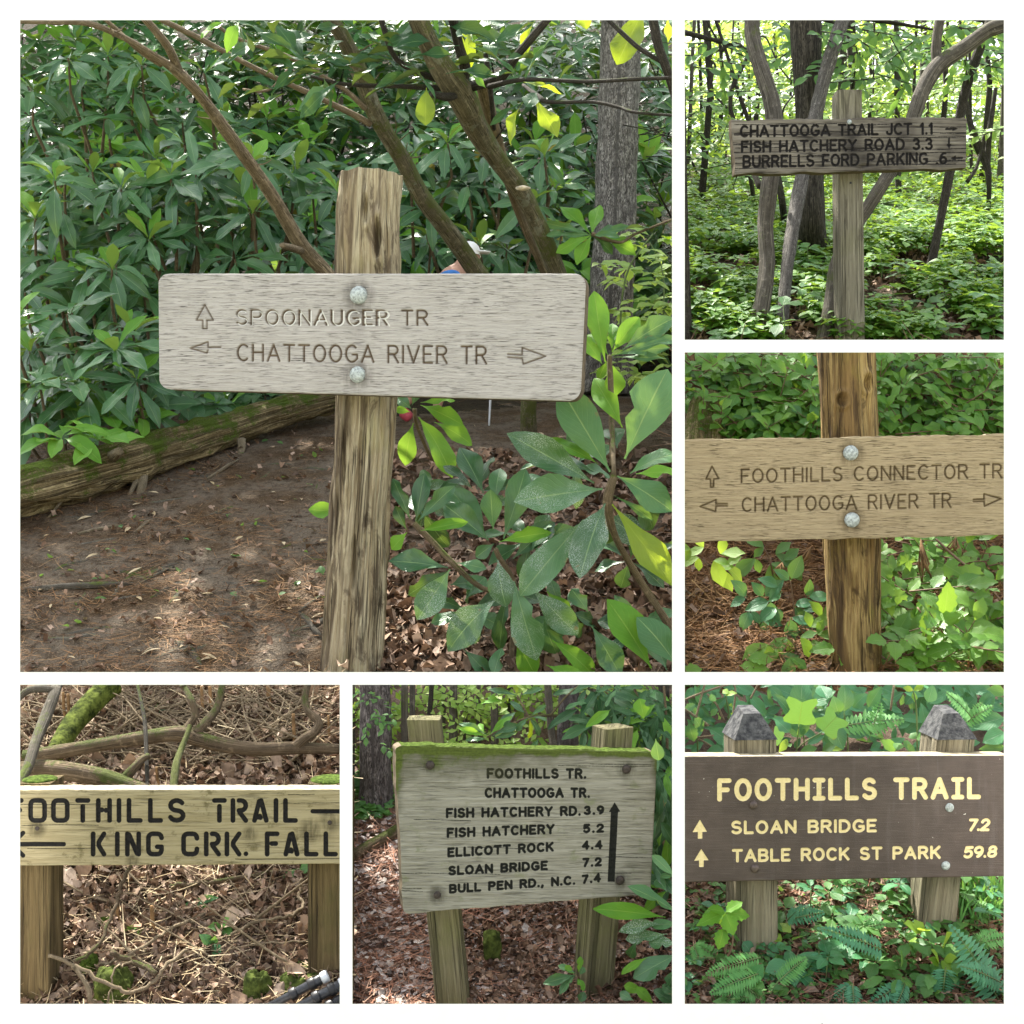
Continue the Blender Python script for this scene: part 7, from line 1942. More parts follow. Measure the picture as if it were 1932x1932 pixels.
# ================================================================ plot six: mossy board on two posts beside the reddish trail
sgn6 = thing('trail_sign', 'large mossy board with rounded corners on two posts, painted list of FISH HATCHERY distances', 'trail sign', G6.on(at(960, 1894, 2.16).x, 2.16), 'trail signs')
T6 = [('FOOTHILLS TR.', (825, 562), (1408, 563), 62), ('CHATTOOGA TR.', (812, 678), (1430, 678), 62), ('FISH HATCHERY RD.', (580, 799), (1375, 785), 60), ('FISH HATCHERY', (585, 917), (1217, 894), 60), ('ELLICOTT ROCK', (589, 1034), (1212, 999), 58), ('SLOAN BRIDGE', (594, 1143), (1177, 1111), 57), ('BULL PEN RD., N.C.', (599, 1251), (1342, 1199), 56),
      ('3.9', (1406, 780), (1514, 778), 48), ('5.2', (1401, 889), (1513, 886), 48), ('4.4', (1395, 989), (1505, 985), 48), ('7.2', (1398, 1093), (1500, 1088), 48), ('7.4', (1394, 1194), (1495, 1183), 48)]
ST6 = [(2.15, sum([text_strokes(s, c6(*a), c6(*b), (h if h > 50 else 55) * ZC - 4.2, gap=.36 if len(s) > 3 else .42) for s, a, b, h in T6], []))]
PO6 = [[c6(1584, 712), c6(1617, 766), c6(1604, 768), c6(1583, 1186), c6(1543, 1186), c6(1563, 768), c6(1551, 768)]]
def moss6(S, T, U, Vv):
    d = np.minimum(T * 340, 1e9)
    m = np.clip(1 - T * 340 / 20, 0, 1) * (.75 + .5 * (vnoise(U * .03, 0 * U, 0, 3) - .5)) + np.clip(1 - T * 340 / 60, 0, 1) * .22 * np.clip((.7 - S) / .4, 0, 1) + np.clip(1 - T * 340 / 120, 0, 1) * (.28 + .24 * np.clip((.6 - S) / .35, 0, 1))
    m = m + np.clip(1 - S * 490 / 16, 0, 1) * np.clip(1 - T * 1.6, 0, 1) * .7 + np.clip(1 - (1 - S) * 490 / 14, 0, 1) * np.clip(1 - T * 2.5, 0, 1) * .6
    return m
ST6.append((.25, cracks(random.Random(15), 752, 1228, 1425, 1690, 9, 40, 200, .01)))
bo6, onb6 = board(sgn6, [c6(266, 368), c6(1842, 408), c6(1800, 1262), c6(318, 1380)], 2.06, 2.16, .036, 560, 360, M['board6'], M['edge_wood'], ST6, PO6, 1.6, 1.0, 13, .9, (.03, .5), 3, seed=15, soot=[(*c6(478, 488), 12, 30), (*c6(1655, 512), 12, 40), (*c6(520, 1265), 12, 20), (*c6(1617, 1178), 12, 26)], wob=3, moss=moss6, topedge=M['moss'])
for a, b in ((478, 488), (1655, 512), (520, 1265), (1617, 1178)):
    u, v = c6(a, b); bolt(sgn6, onb6, u, v, 8.6, M['rust'], .5)
ms6 = []
gm = np.random.default_rng(4)
def sq6(u0, u1, v_top, v_bot, Y, d, seed, yaw=0.0, cut=0.0):
    w = (u1 - u0) * px(Y); x = ((u0 + u1) / 2 - 966) * px(Y)
    zt = at(0, v_top, Y).z; zb = float(G6.z(x, Y)) - .1
    V, F, U = square_post((x, Y, zb), (x, Y, zt), w, d, seed, yaw=yaw, rows=60, wear=.0015)
    if cut:
        m = (V[:, 2] > zt - 1e-4)
        V[m, 2] -= np.clip((x - V[m, 0]) / (w / 2), 0, 1) * cut
    return V, F, U
u0, _ = c6(455, 0); u1, _ = c6(655, 0)
V, F, U = sq6(u0 - 12, u1 - 13, c6(0, 218)[1], 0, 2.15, .05, 61)
zt_ = at(0, c6(0, 218)[1], 2.15).z
sh = (zt_ - V[:, 2]) / (zt_ - .76)
V[:, 0] += -.022 + .05 * sh
MB().add(V, F, U).build('post', M['post6'], sgn6, False)
u0, _ = c6(1488, 0); u1, _ = c6(1700, 0)
V, F, U = sq6(u0 - 2, u1 - 8, c6(0, 268)[1], 0, 2.2, .05, 62, .5, 0)
zt_ = at(0, c6(0, 268)[1], 2.2).z
V[:, 0] += .012 - .035 * (zt_ - V[:, 2]) / (zt_ - .76)
MB().add(V, F, U).build('post', M['post6'], sgn6, False)

g = random.Random(66)
def tree6(label, a0, a1, vb, w, Y, mat, rough=.1, n=24, group=None, wl=0):
    """straight trunk from its foot to the top of the opening"""
    (ut, _), (ub, vbp) = c6(a0, 0), c6(a1, vb)
    root = thing('tree', label, 'tree', G6.on(at(ub, vbp, Y).x, Y), group)
    zb = float(G6.z(at(ub, vbp, Y).x, Y)); vb2 = 966 + (CAM.z - zb) / px(Y)
    V, F, U = limb([(ub, max(vb2, vbp) + 4, Y, w * ZC * 1.2), (ub + (ut - ub) * .15, vbp - 25, Y, w * ZC), (ub + (ut - ub) * .6, (vbp + 1285) / 2, Y, w * ZC * .98), (ut, 1284, Y, w * ZC * .95)], 8, n, rough, int(w), 0, (8, 8))
    MB().add(V, F, U).build('trunk', M[mat], root)
    return root
tree6('thick pine trunk with plated bark at the left edge of the trail plot', 150, 152, 665, 190, 2.72, 'bark_pine', .1, 44)
for k, (a0, a1, vb, w, Y, mt, lab) in enumerate([(325, 322, 600, 42, 2.74, 'bark_grey', 'slim grey trunk right of the thick pine trunk'), (372, 370, 590, 36, 2.78, 'bark_grey', 'slimmer grey trunk close behind the left post top'), (490, 430, 560, 30, 2.82, 'bark_dark', 'dark leaning trunk behind the left post top'), (618, 616, 560, 52, 2.84, 'bark_grey', 'pale grey trunk right of the left post top'), (768, 770, 540, 28, 2.86, 'bark_grey', 'thin pale trunk behind the mossy board top'), (865, 862, 560, 46, 2.82, 'bark_grey', 'dark trunk left of the drooping leaf whorl'), (1310, 1296, 560, 132, 2.76, 'bark_pine', 'broad purple-brown trunk behind the board right of the middle'), (1180, 1240, 560, 46, 2.7, 'bark_grey', 'leaning dark stem against the broad purple-brown trunk'), (1440, 1430, 560, 56, 2.84, 'bark_grey', 'grey trunk right of the broad purple-brown trunk'), (1600, 1560, 540, 44, 2.68, 'bark_dark', 'dark mossy stem above the right post top'), (1880, 1890, 560, 70, 2.8, 'bark_dark', 'dark trunk at the right edge behind the rhododendron'), (20, 18, 620, 18, 2.8, 'bark_grey', 'thin stem at the very left edge of the trail plot'), (690, 700, 540, 22, 2.87, 'bark_grey', 'thin far trunk behind the mossy board left of the middle'), (560, 556, 540, 24, 2.88, 'bark_grey', 'thin far trunk just right of the left post top'), (950, 945, 540, 26, 2.88, 'bark_dark', 'thin far trunk in the middle above the mossy board')]):
    tree6(lab, a0, a1, vb, w, Y, mt, .1, 16)
# bright wood behind
LF['pale_lo'] = Leaf(OVA_LO, M['pale_lime'])  # sunlight put into the bright leaf colour; little sun reaches here
for k in range(7):
    u0 = 657 + k * 88; u1 = u0 + 92
    root = thing('understory_tree', ['sunlit leafy sapling at the left edge behind the thick pine trunk', 'sunlit leafy sapling between the pine trunk and left post', 'sunlit leafy sapling behind the left post top', 'sunlit leafy sapling left of the leaf whorl over the board', 'sunlit leafy sapling behind the leaf whorl over the board', 'sunlit leafy sapling by the broad purple-brown trunk', 'sunlit leafy sapling at the right behind the rhododendron'][k], 'tree', G6.on(at((u0 + u1) / 2, 1500, 2.86).x, 2.86), 'sunlit saplings behind the mossy board')
    ms = []; tw_ = []
    for _ in range(58):
        v = g.uniform(1284, 1500); y = g.uniform(2.78, 2.93)
        c = at(g.uniform(u0, u1), v, y); a = g.uniform(0, 6.28)
        m_, p_ = spray(c, (math.cos(a), math.sin(a) * .3, g.uniform(-.3, .3)), g.randint(4, 8), .021, g, .45, .2, (g.uniform(-.3, .3), -.8, .7), .95)
        ms += m_; tw_.append(p_)
    ms = inside(ms, 655, 1278, 1283)
    joined('crown', LF['pale_lo'] if k % 3 else LF['lime_lo'], ms, root, None, k, 'stuff')
    twigs(root, tw_, .0008, M['bark_dark'])
# low greens at the left
root = thing('seedling_patch', 'patch of green seedlings at the foot of the thick pine trunk', 'plants', G6.p(*c6(130, 760)))
root['kind'] = 'thing'
ms = []
for _ in range(90):
    p = G6.p(*c6(g.uniform(0, 270), g.uniform(600, 830)))
    ms += whorl_plant(p + Vector((0, 0, g.uniform(.008, .025))), g.randint(3, 5), .022 * g.uniform(.7, 1.3), g, .2)
leaves(root, LF['green'], inside(ms, 655, 1278), 290, 2)
ivy = thing('climbing_vine', 'leafy sprigs climbing the thick pine trunk', 'vine', at(*c6(150, 500), 2.66))
ms = []
for _ in range(10):
    c = at(*c6(g.uniform(60, 270), g.uniform(10, 420)), 2.6)
    m_, p_ = spray(c, (g.uniform(-1, 1), -.3, g.uniform(-.5, .5)), 4, .018, g)
    ms += m_
leaves(ivy, LF['green'], inside(ms, 655, 1278, 1283), 200, 3)
# rhododendron at the right
LF['over_hi'] = Leaf(RHO_HI, M['rhodo_over'])
RH = lambda lab, base: thing('rhododendron_shrub', lab, 'shrub', base)
def whorl_px(root, f, specs, Y, sc):
    for lf, a, b, w, dY in specs:
        xl(root, lf, f, a, b, w, Y, dY, (0, -.85, .6), sc=sc)
r1 = RH('rhododendron whorl drooping over the top of the mossy board', at(*c6(830, 330), 2.4))
whorl_px(r1, c6, [(N_, (815, 315), (655, 262), 46, -.02), (P_, (820, 310), (660, 200), 40, 0), (N_, (835, 305), (960, 185), 55, 0), (R_, (840, 300), (985, 165), 55, .02), (R_, (845, 320), (1010, 225), 50, 0), (P_, (850, 330), (990, 290), 40, 0), (R_, (820, 330), (690, 330), 36, 0), (N_, (800, 300), (770, 210), 36, .02), (R_, (1075, 205), (1165, 310), 60, 0), (B_, (1075, 210), (1095, 345), 46, 0), (R_, (1065, 200), (985, 290), 46, 0), (P_, (1080, 195), (1170, 120), 36, 0), (N_, (900, 110), (820, 70), 40, 0), (N_, (905, 100), (775, 105), 36, 0), (R_, (1050, 180), (960, 100), 46, 0), (R_, (1090, 200), (1190, 200), 36, 0), (B_, (1000, 60), (985, -5), 40, 0), (R_, (1000, 70), (830, 25), 40, 0), (R_, (1020, 70), (1150, 10), 40, 0), (R_, (1130, 330), (1080, 400), 40, 0)], 2.36, ZC)
limbs(r1, 'branch', [[(820, 320, 2.38, 10), (950, 250, 2.42, 12), (1070, 200, 2.45, 14), (1200, 190, 2.5, 18), (1500, 200, 2.55, 22), (1900, 260, 2.6, 26)], [(1070, 200, 2.45, 12), (1000, 70, 2.45, 10)], [(1040, 400, 2.42, 10), (1010, 290, 2.42, 10), (980, 240, 2.42, 8)], [(1200, 190, 2.5, 14), (1290, 80, 2.5, 12), (1370, 10, 2.5, 10)]], c6, M['bark_rhodo'], ZC, 6)
r2 = RH('tall rhododendron shrub filling the right edge beside the mossy board', G6.on(at(1240, 1700, 2.4).x, 2.4))
ms = []
for _ in range(44):
    a, b = g.uniform(1380, 1900), g.uniform(15, 330)
    if a < 1700 and b > 270: continue
    c = at(*c6(a, b), g.uniform(2.4, 2.62))
    ms += rosette(c, (g.uniform(-.6, .4), -.6, .7), g.randint(5, 7), .056 * g.uniform(.8, 1.2), .1, g, .3, .004, .8)
for _ in range(30):
    a, b = g.uniform(1840, 1925), g.uniform(300, 1250)
    c = at(*c6(a, b), g.uniform(2.24, 2.5))
    ms += rosette(c, (g.uniform(-.6, .4), -.7, .6), g.randint(5, 7), .064 * g.uniform(.8, 1.2), .1, g, .3, .004, .85)
ms = inside(ms, 655, 1279, 1283)
random.Random(3).shuffle(ms)
leaves(r2, LF['over_hi'], ms[:250], 300, 4); leaves(r2, LF['new_hi'], ms[250:290], 300, 5); leaves(r2, LF['rhodo'], ms[290:], 120, 6)
xl(r2, N_, c6, (1760, 215), (1740, 90), 110, 2.3, 0, sc=ZC); xl(r2, P_, c6, (1830, 330), (1850, 470), 90, 2.1, 0, sc=ZC)
limbs(r2, 'branch', [[(1900, 1300, 2.4, 30), (1850, 700, 2.45, 30), (1780, 300, 2.5, 24), (1700, 15, 2.5, 16)], [(1880, 900, 2.42, 22), (1900, 400, 2.45, 18), (1880, 15, 2.45, 14)], [(1780, 300, 2.5, 16), (1600, 120, 2.5, 12), (1500, 15, 2.5, 10)], [(1660, 200, 2.5, 12), (1560, 60, 2.5, 12), (1520, 10, 2.5, 10)]], c6, M['bark_rhodo'], ZC, 7)
r3 = RH('near rhododendron leaves reaching in front of the right post under the mossy board', G6.p(*c6(1850, 1850)))
whorl_px(r3, c6, [(P_, (1960, 1375), (1710, 1190), 105, -.02), (N_, (1890, 1400), (1483, 1325), 105, -.03), (P_, (1960, 1440), (1805, 1440), 80, 0), (D_, (1880, 1440), (1590, 1440), 80, 0), (D_, (1900, 1500), (1620, 1530), 95, .02), (D_, (1950, 1560), (1790, 1530), 120, 0), (R_, (1960, 1620), (1695, 1755), 150, -.02), (N_, (1780, 1640), (1610, 1735), 60, 0), (R_, (1720, 1540), (1640, 1690), 70, .02), (R_, (1950, 1700), (1900, 1860), 110, 0), (N_, (1780, 1850), (1610, 1800), 70, .02), (R_, (1900, 1250), (1810, 1120), 90, .04), (R_, (1960, 1300), (1830, 1080), 80, .04), (P_, (1950, 1160), (1810, 1020), 70, .03), (P_, (1960, 1150), (1840, 1140), 60, .02), (R_, (1700, 1900), (1610, 1850), 60, .02), (N_, (1820, 1925), (1720, 1820), 70, 0), (R_, (1950, 1925), (1830, 1830), 90, 0), (P_, (1960, 1880), (1880, 1800), 70, 0)], 2.09, ZC)
limbs(r3, 'branch', [[(1955, 1385, 2.1, 18), (1960, 1600, 2.12, 18), (1930, 1920, 2.12, 18)]], c6, M['bark_rhodo'], ZC, 6)
r4 = RH('low pale rhododendron sprout between the two posts near the right post', G6.p(*c6(1360, 1860)))
whorl_px(r4, c6, [(P_, (1350, 1745), (1165, 1790), 70, -.02), (P_, (1345, 1750), (1255, 1835), 60, -.03), (P_, (1350, 1735), (1250, 1680), 50, 0), (N_, (1365, 1730), (1385, 1640), 50, 0), (N_, (1360, 1760), (1400, 1830), 50, -.02), (N_, (1340, 1740), (1290, 1690), 46, 0), (P_, (1375, 1745), (1400, 1700), 46, 0), (R_, (1370, 1920), (1400, 1850), 60, 0)], 2.16, ZC)
limbs(r4, 'branch', [[(1355, 1745, 2.16, 12), (1370, 1860, 2.15, 14)]], c6, M['bark_rhodo'], ZC, 5)
r5 = RH('small pale seedling under the mossy board left of the right post', G6.p(*c6(1350, 1440)))
whorl_px(r5, c6, [(N_, (1350, 1420), (1300, 1460), 40, 0), (N_, (1350, 1415), (1310, 1370), 36, 0), (N_, (1355, 1415), (1400, 1380), 36, 0), (P_, (1355, 1420), (1400, 1420), 40, 0)], 2.4, ZC)
# litter
litter('pine_needle_litter', LF['needle_red'], G6, 7000, .05, 81, 'red brown pine needles covering the trail under the mossy board', 'needles', .2, .004, v0=1930, v1=1520)
litter('leaf_litter', LF['dead6'], G6, 4200, .012, 82, 'small grey oval leaves strewn over the reddish trail', 'dead leaves', .3, .004, v0=1930, v1=1540)
litter('leaf_litter', LF['dead5'], G6, 3600, .017, 83, 'curled brown leaves heaped between the two posts', 'dead leaves', .45, .006, v0=1930, v1=1600, u0=840, u1=1278)
for k, (pts, w, lab) in enumerate([([(15, 1085), (100, 1030), (280, 925)], 80, 'pale fallen log pointing at the left edge of the mossy board'), ([(5, 905), (120, 915), (250, 912)], 24, 'thin fallen branch across the trail left of the mossy board'), ([(20, 1130), (100, 1080)], 24, 'short broken branch below the pale fallen log'), ([(5, 710), (260, 690)], 26, 'mossy branch on the ground near the thick pine trunk')]):
    P = [G6.p(*c6(a, b), up=w * ZC * px(2.5) * .55) for a, b in pts]
    V, F, U = tube([Vector(q[:3]) for q in smooth_path([np.array(p) for p in P], 5)], w * ZC * px(2.5) / 2, 9, True, .25, k)
    tag(MB().add(V, F, U).build('fallen_log', M['log_brown'] if k != 3 else M['log'], None), lab, 'log')
u, v = c6(850, 1585); rock('small mossy stump between the two posts under the mossy board', u, v, 34, 34, 2.28, 6, M['rock'], None)
p6 = at(*c6(1768, 470), 2.9)
person(p6, 62 * px(2.9), 2.6, 'far off person in violet clothing glimpsed beside the right post top', M['violet'], M['navy'], M['navy'], .02, cap=False)

# ================================================================ plot seven: brown painted board among ferns
sgn7 = thing('trail_sign', 'dark brown painted board with cream yellow letters, FOOTHILLS TRAIL over TABLE ROCK ST PARK', 'trail sign', G7.on(at(1600, 1800, 2.16).x, 2.16), 'trail signs')
ST7 = [(4.3, text_strokes('FOOTHILLS TRAIL', c7(215, 692), c7(1768, 678), 111 * ZC, 105 * ZC, gap=.42, font=SLAB)),
       (2.5, text_strokes('SLOAN BRIDGE', c7(292, 895), c7(1150, 882), 66 * ZC, 64 * ZC, gap=.34) + text_strokes('7.2', c7(1710, 877), c7(1824, 875), 60 * ZC, gap=.2, slant=.16)
        + text_strokes('TABLE ROCK ST PARK', c7(298, 1063), c7(1533, 1042), 64 * ZC, 64 * ZC, gap=.34) + text_strokes('59.8', c7(1682, 1040), c7(1868, 1034), 58 * ZC, gap=.24, slant=.16))]
PO7 = [[c7(97, 816), c7(139, 887), c7(54, 889)], [c7(86, 888), c7(111, 888), c7(111, 928), c7(86, 928)], [c7(105, 992), c7(148, 1057), c7(64, 1060)], [c7(93, 1059), c7(119, 1058), c7(119, 1098), c7(93, 1098)]]
bo7, onb7 = board(sgn7, [(1281, 1427.5), (1905, 1425.5), (1905, 1653), (1281, 1665)], 2.1, 2.18, .036, 620, 230, M['board7'], M['edge_wood'], ST7, PO7, 1.3, 1.0, 0, .25, (.03, .6), 2, seed=18, topedge=M['edge_pale'], flat=True)
for a, b, mt in ((418, 727, 'brownbolt'), (1593, 742, 'galv'), (427, 1107, 'brownbolt'), (1570, 1090, 'galv')):
    u, v = c7(a, b); bolt(sgn7, onb7, u, v, 8.6, M[mt], .55)
def cap_post(u0, u1, v_base, v_top, v_bot, Y, d, seed, yaw, shift):
    w = (u1 - u0) * px(Y); x = ((u0 + u1) / 2 - 966) * px(Y)
    zc = at(0, v_base, Y).z; zt = at(0, v_top, Y).z; zb = float(G7.z(x, Y)) - .04
    V, F, U = square_post((x + shift, Y, zb), (x, Y, zc), w, d, seed, yaw=yaw, rows=46, wear=.0015)
    MB().add(V, F, U).build('post', M['post7'], sgn7, False)
    ca, sa = math.cos(yaw), math.sin(yaw)
    def q(a, b, z): return (x + a * ca - b * sa, Y + a * sa + b * ca, z)
    h = w / 2; e = .0012
    B = [q(-h - e, -e, zc), q(h + e, -e, zc), q(h + e, d + e, zc), q(-h - e, d + e, zc)]
    Tt = [q(-h * .42, d * .3, zt), q(h * .42, d * .32, zt), q(h * .36, d * .85, zt + .008), q(-h * .36, d * .85, zt + .008)]
    V, F = boxpts(B + Tt, None)
    MB().add(V, F).build('post_cap', M['cap7'], sgn7, False)
cap_post(1290 + 306 * ZC, 1290 + 562 * ZC, 1290 + 337 * ZC, 1290 + 192 * ZC, 0, 2.145, .08, 71, .1, .005)
cap_post(1290 + 1522 * ZC, 1290 + 1758 * ZC, 1290 + 335 * ZC, 1290 + 192 * ZC, 0, 2.2, .085, 72, .06, -.04)

g = random.Random(77)
def frond(root, f, base, tip, wz, Y, dY=0.0, sc=ZC, n=16, mat='fern', bend=.1, shape='fern', nrm=(0, -.8, .6), name='frond', pw=1.0):
    """one fern frond: a stalk and its leaflets"""
    a = at(*f(*base), Y); b = at(*f(*tip), Y + dY)
    d = b - a; L = d.length; nv = Vector(nrm).normalized(); side = d.normalized().cross(nv).normalized()
    pts = [a + d * t + nv * bend * L * math.sin(t * math.pi) for t in np.linspace(0, 1, n + 1)]
    hw = wz * sc * px(Y) / 2
    ms = []
    for i in range(1, n + 1):
        t = i / n
        if shape == 'fern': l = hw * (math.sin(math.pi * min(1, .12 + t * .88)) ** .7 * (1 - .25 * t)) * 1.15
        else: l = hw * (1.0 if t < .55 else max(.12, 1 - (t - .55) / .5))
        tg = (pts[i] - pts[i - 1]).normalized()
        for s in (-1, 1):
            dd = side * s + tg * (.38 if shape == 'fern' else .15) + nv * g.uniform(-.25, .05)
            ms.append(lm(pts[i], dd, nv + Vector((0, 0, g.uniform(-.15, .15))), l * g.uniform(.92, 1.08), pw * (L / n) / (l * .3 + 1e-6) * (.98 if shape == 'fern' else .92)))
    fr = joined(name, Leaf(PIN, M[mat], 'leaflet'), ms, root, None, g.randint(0, 999))
    V, F, U = tube(pts, np.linspace(.0012, .0004, len(pts)), 5, False)
    MB().add(V, F, U).build('stalk', M['stalk'], fr)
    return fr
PIN = [leaf_geo('lance', 6, .12, d, .0, 3, k, .12) for k, d in enumerate((.15, .35))]
for k, (specs, lab) in enumerate([
    ([((930, 260), (1330, 215), 190, 'fern', 16), ((1110, 330), (1180, 105), 120, 'fern', 12)], 'fern with spreading fronds between the two post caps'),
    ([((1740, 220), (1570, 50), 130, 'fern', 14), ((1660, 250), (1860, 130), 110, 'fern', 12), ((1720, 230), (1790, 110), 90, 'fern', 10)], 'fern behind the right post cap'),
    ([((1060, 1180), (800, 1330), 200, 'fern', 10), ((1130, 1190), (975, 1335), 150, 'fern', 10), ((1030, 1190), (700, 1260), 130, 'fern', 10)], 'drooping fern hanging under the middle of the brown board'),
    ([((1230, 1180), (1390, 1390), 190, 'fern_dark', 9), ((1200, 1175), (1290, 1320), 130, 'fern_dark', 8)], 'dark fern hanging under the brown board left of the right post'),
    ([((1200, 1600), (810, 1465), 150, 'fern_dark', 18)], 'blue-green fern frond lying across the middle of the ground'),
    ([((810, 1600), (800, 1890), 160, 'fern_dark', 18)], 'blue-green fern frond standing upright at the bottom middle'),
    ([((1890, 1900), (1600, 1450), 250, 'fern_dark', 18), ((1900, 1790), (1650, 1690), 160, 'fern_dark', 14)], 'large ladder-like fern frond at the right edge'),
    ([((1570, 1700), (1540, 1925), 160, 'fern_dark', 14), ((1740, 1925), (1700, 1830), 120, 'fern_dark', 8)], 'blue-green fern at the bottom edge left of the ladder-like frond'),
    ([((460, 1640), (125, 1745), 150, 'fern', 20), ((470, 1730), (150, 1860), 150, 'fern', 20), ((330, 1790), (490, 1910), 170, 'fern', 18), ((250, 1910), (180, 1880), 120, 'fern', 10), ((320, 1800), (250, 1925), 150, 'fern', 14)], 'bright green fern in the bottom left corner'),
    ([((560, 1790), (740, 1640), 140, 'fern', 16), ((560, 1790), (520, 1860), 80, 'fern', 8)], 'small bright fern right of the broad oval leaf')]):
    root = thing('fern', lab, 'fern', G7.p(*[min(x, 1900) if i else x for i, x in enumerate(c7(specs[0][0][0], max(specs[0][0][1], 420)))]))
    for a, b, w, mt, n in specs:
        top = a[1] < 500
        Yk = 2.5 if top else (2.3 if a[1] < 1300 else max(2.06, G7.p(*c7(a[0], min(a[1], 1925))).y - .07))
        frond(root, c7, a, b, w, Yk, g.uniform(-.03, .03), n=n, mat=mt, shape='fern' if mt == 'fern' else 'sword', nrm=(g.uniform(-.15, .15), -.75, .65), bend=.06)
# broad leaves at the top
bl = [
    ('broad leafed plant left of the tulip shaped leaves above the brown board', [((700, 210), (700, -40), 140, 'blue'), ((690, 240), (560, 60), 110, 'blue'), ((700, 330), (690, 200), 130, 'blue'), ((640, 300), (555, 200), 90, 'blue'), ((760, 120), (900, 40), 110, 'blue'), ((790, 160), (640, 90), 90, 'green')]),
    ('long leafed plant above the middle of the brown board', [((960, 180), (990, -10), 110, 'blue'), ((930, 190), (905, 90), 90, 'blue'), ((880, 230), (960, 390), 120, 'blue'), ((1010, 150), (1080, 60), 80, 'blue'), ((1100, 150), (1180, 20), 80, 'blue'), ((860, 100), (820, -20), 100, 'blue')]),
    ('broad leaf beside the left post cap', [((310, 365), (150, 262), 100, 'blue'), ((250, 400), (120, 420), 90, 'blue'), ((230, 330), (310, 395), 80, 'blue')]),
    ('serrated plant at the left edge above the brown board', [((60, 200), (130, 290), 80, 'blue_t'), ((30, 230), (60, 360), 80, 'blue_t'), ((40, 150), (110, 200), 60, 'blue_t'), ((10, 290), (-10, 370), 60, 'blue_t'), ((0, 160), (80, 120), 50, 'blue_t')]),
    ('large pleated leaves at the right edge above the brown board', [((1935, 200), (1715, 250), 120, 'blue'), ((1935, 290), (1790, 340), 110, 'blue'), ((1930, 380), (1780, 390), 70, 'green'), ((1930, 60), (1850, 20), 80, 'green')]),
    ('rounded seedling high in the dark between the post caps', [((1375, 40), (1320, 20), 40, 'lime'), ((1380, 40), (1430, 10), 40, 'lime'), ((1380, 50), (1385, 105), 40, 'lime'), ((1460, 120), (1500, 10), 90, 'blue'), ((1470, 40), (1440, -10), 60, 'blue')]),
    ('small toothed seedlings beside the right post cap', [((1270, 400), (1215, 345), 70, 'green'), ((1275, 400), (1300, 340), 70, 'green'), ((1340, 400), (1345, 335), 70, 'green'), ((1350, 400), (1375, 370), 60, 'green'), ((1390, 330), (1360, 290), 60, 'green'), ((1395, 330), (1440, 300), 60, 'green')]),
    ('low green leaves along the top edge of the brown board', [((700, 410), (800, 370), 60, 'green'), ((830, 410), (900, 350), 60, 'green'), ((880, 400), (970, 370), 40, 'lime'), ((620, 330), (590, 400), 50, 'lime'), ((640, 380), (600, 340), 60, 'green')]),
    ('twig with small round green leaves in the upper left corner', [((250, 70), (300, 40), 40, 'lime'), ((270, 60), (230, 30), 40, 'lime'), ((270, 130), (330, 130), 36, 'lime'), ((190, 70), (160, 100), 50, 'blue'), ((200, 180), (240, 200), 36, 'green'), ((280, 180), (320, 190), 30, 'lime'), ((200, 150), (160, 190), 40, 'green')])]
for lab, ls in bl:
    root = thing('broadleaf_plant', lab, 'plant', G7.p(*c7(ls[0][0][0], 420)))
    for a, b, w, mt in ls:
        vz = c7(*a)[1]
        xl(root, LF['blue_t'] if mt == 'blue_t' else (LF['blue'] if mt == 'blue' else LF['lime'] if mt == 'lime' else LF['green']), c7, a, b, w, g.uniform(2.42, 2.55), g.uniform(-.03, .03), (0, -.85, .5), half=.29, sc=ZC)
    a = ls[0][0]
    limbs(root, 'stem', [[(a[0], a[1], 2.5, 8), (a[0] + 20, a[1] + 120, 2.52, 10), (a[0] + 25, 460, 2.55, 12)]], c7, M['stalk'], ZC, 5)
root = thing('tulip_tree_seedling', 'pale seedling with tulip shaped leaves right of the left post cap', 'plant', G7.p(*c7(680, 430)))
for (a, b, s, an) in ((690, 250, 1.0, 1.5), (830, 290, .85, .9), (590, 340, .5, 2.4)):
    c = at(*c7(a, b), 2.36)
    link('leaf', Leaf(TULIP, M['fern']).me[0], root, lm(c, (math.cos(an), -.3, math.sin(an)), (0, -1, .5), .058 * s, 1.05))
limbs(root, 'stem', [[(690, 255, 2.36, 7), (680, 340, 2.38, 8), (675, 430, 2.4, 9)], [(830, 290, 2.36, 6), (740, 340, 2.38, 7), (680, 390, 2.4, 7)]], c7, M['stalk'], ZC, 5)
dk = thing('leafy_thicket', 'shadowy broadleaf thicket behind the post caps of the brown board', 'thicket', G7.on(at(1590, 1400, 2.8).x, 2.8))
ms = []
for _ in range(420):
    c = at(g.uniform(1286, 1896), g.uniform(1282, 1425), g.uniform(2.6, 2.88)); a = g.uniform(0, 6.28)
    ms.append(lm(c, (math.cos(a), -.2, math.sin(a) * .7 + .1), (g.uniform(-.4, .4), -.8, .6), .042 * g.uniform(.6, 1.4), g.uniform(.6, 1.0)))
leaves(dk, LF['blue'], inside(ms, 1283, 1990, 1283), 280, 7)
tw7 = [([(0, 100), (120, 50), (300, -5)], 14), ([(0, 150), (60, 190), (150, 250)], 18), ([(60, 260), (110, 60), (130, -5)], 14), ([(240, 220), (200, 130), (140, 60)], 14), ([(290, 220), (310, 60), (300, -5)], 12), ([(0, 330), (180, 310)], 10), ([(90, 330), (190, 390)], 14), ([(400, 90), (450, -5)], 12), ([(1240, 160), (1262, -5)], 14)]
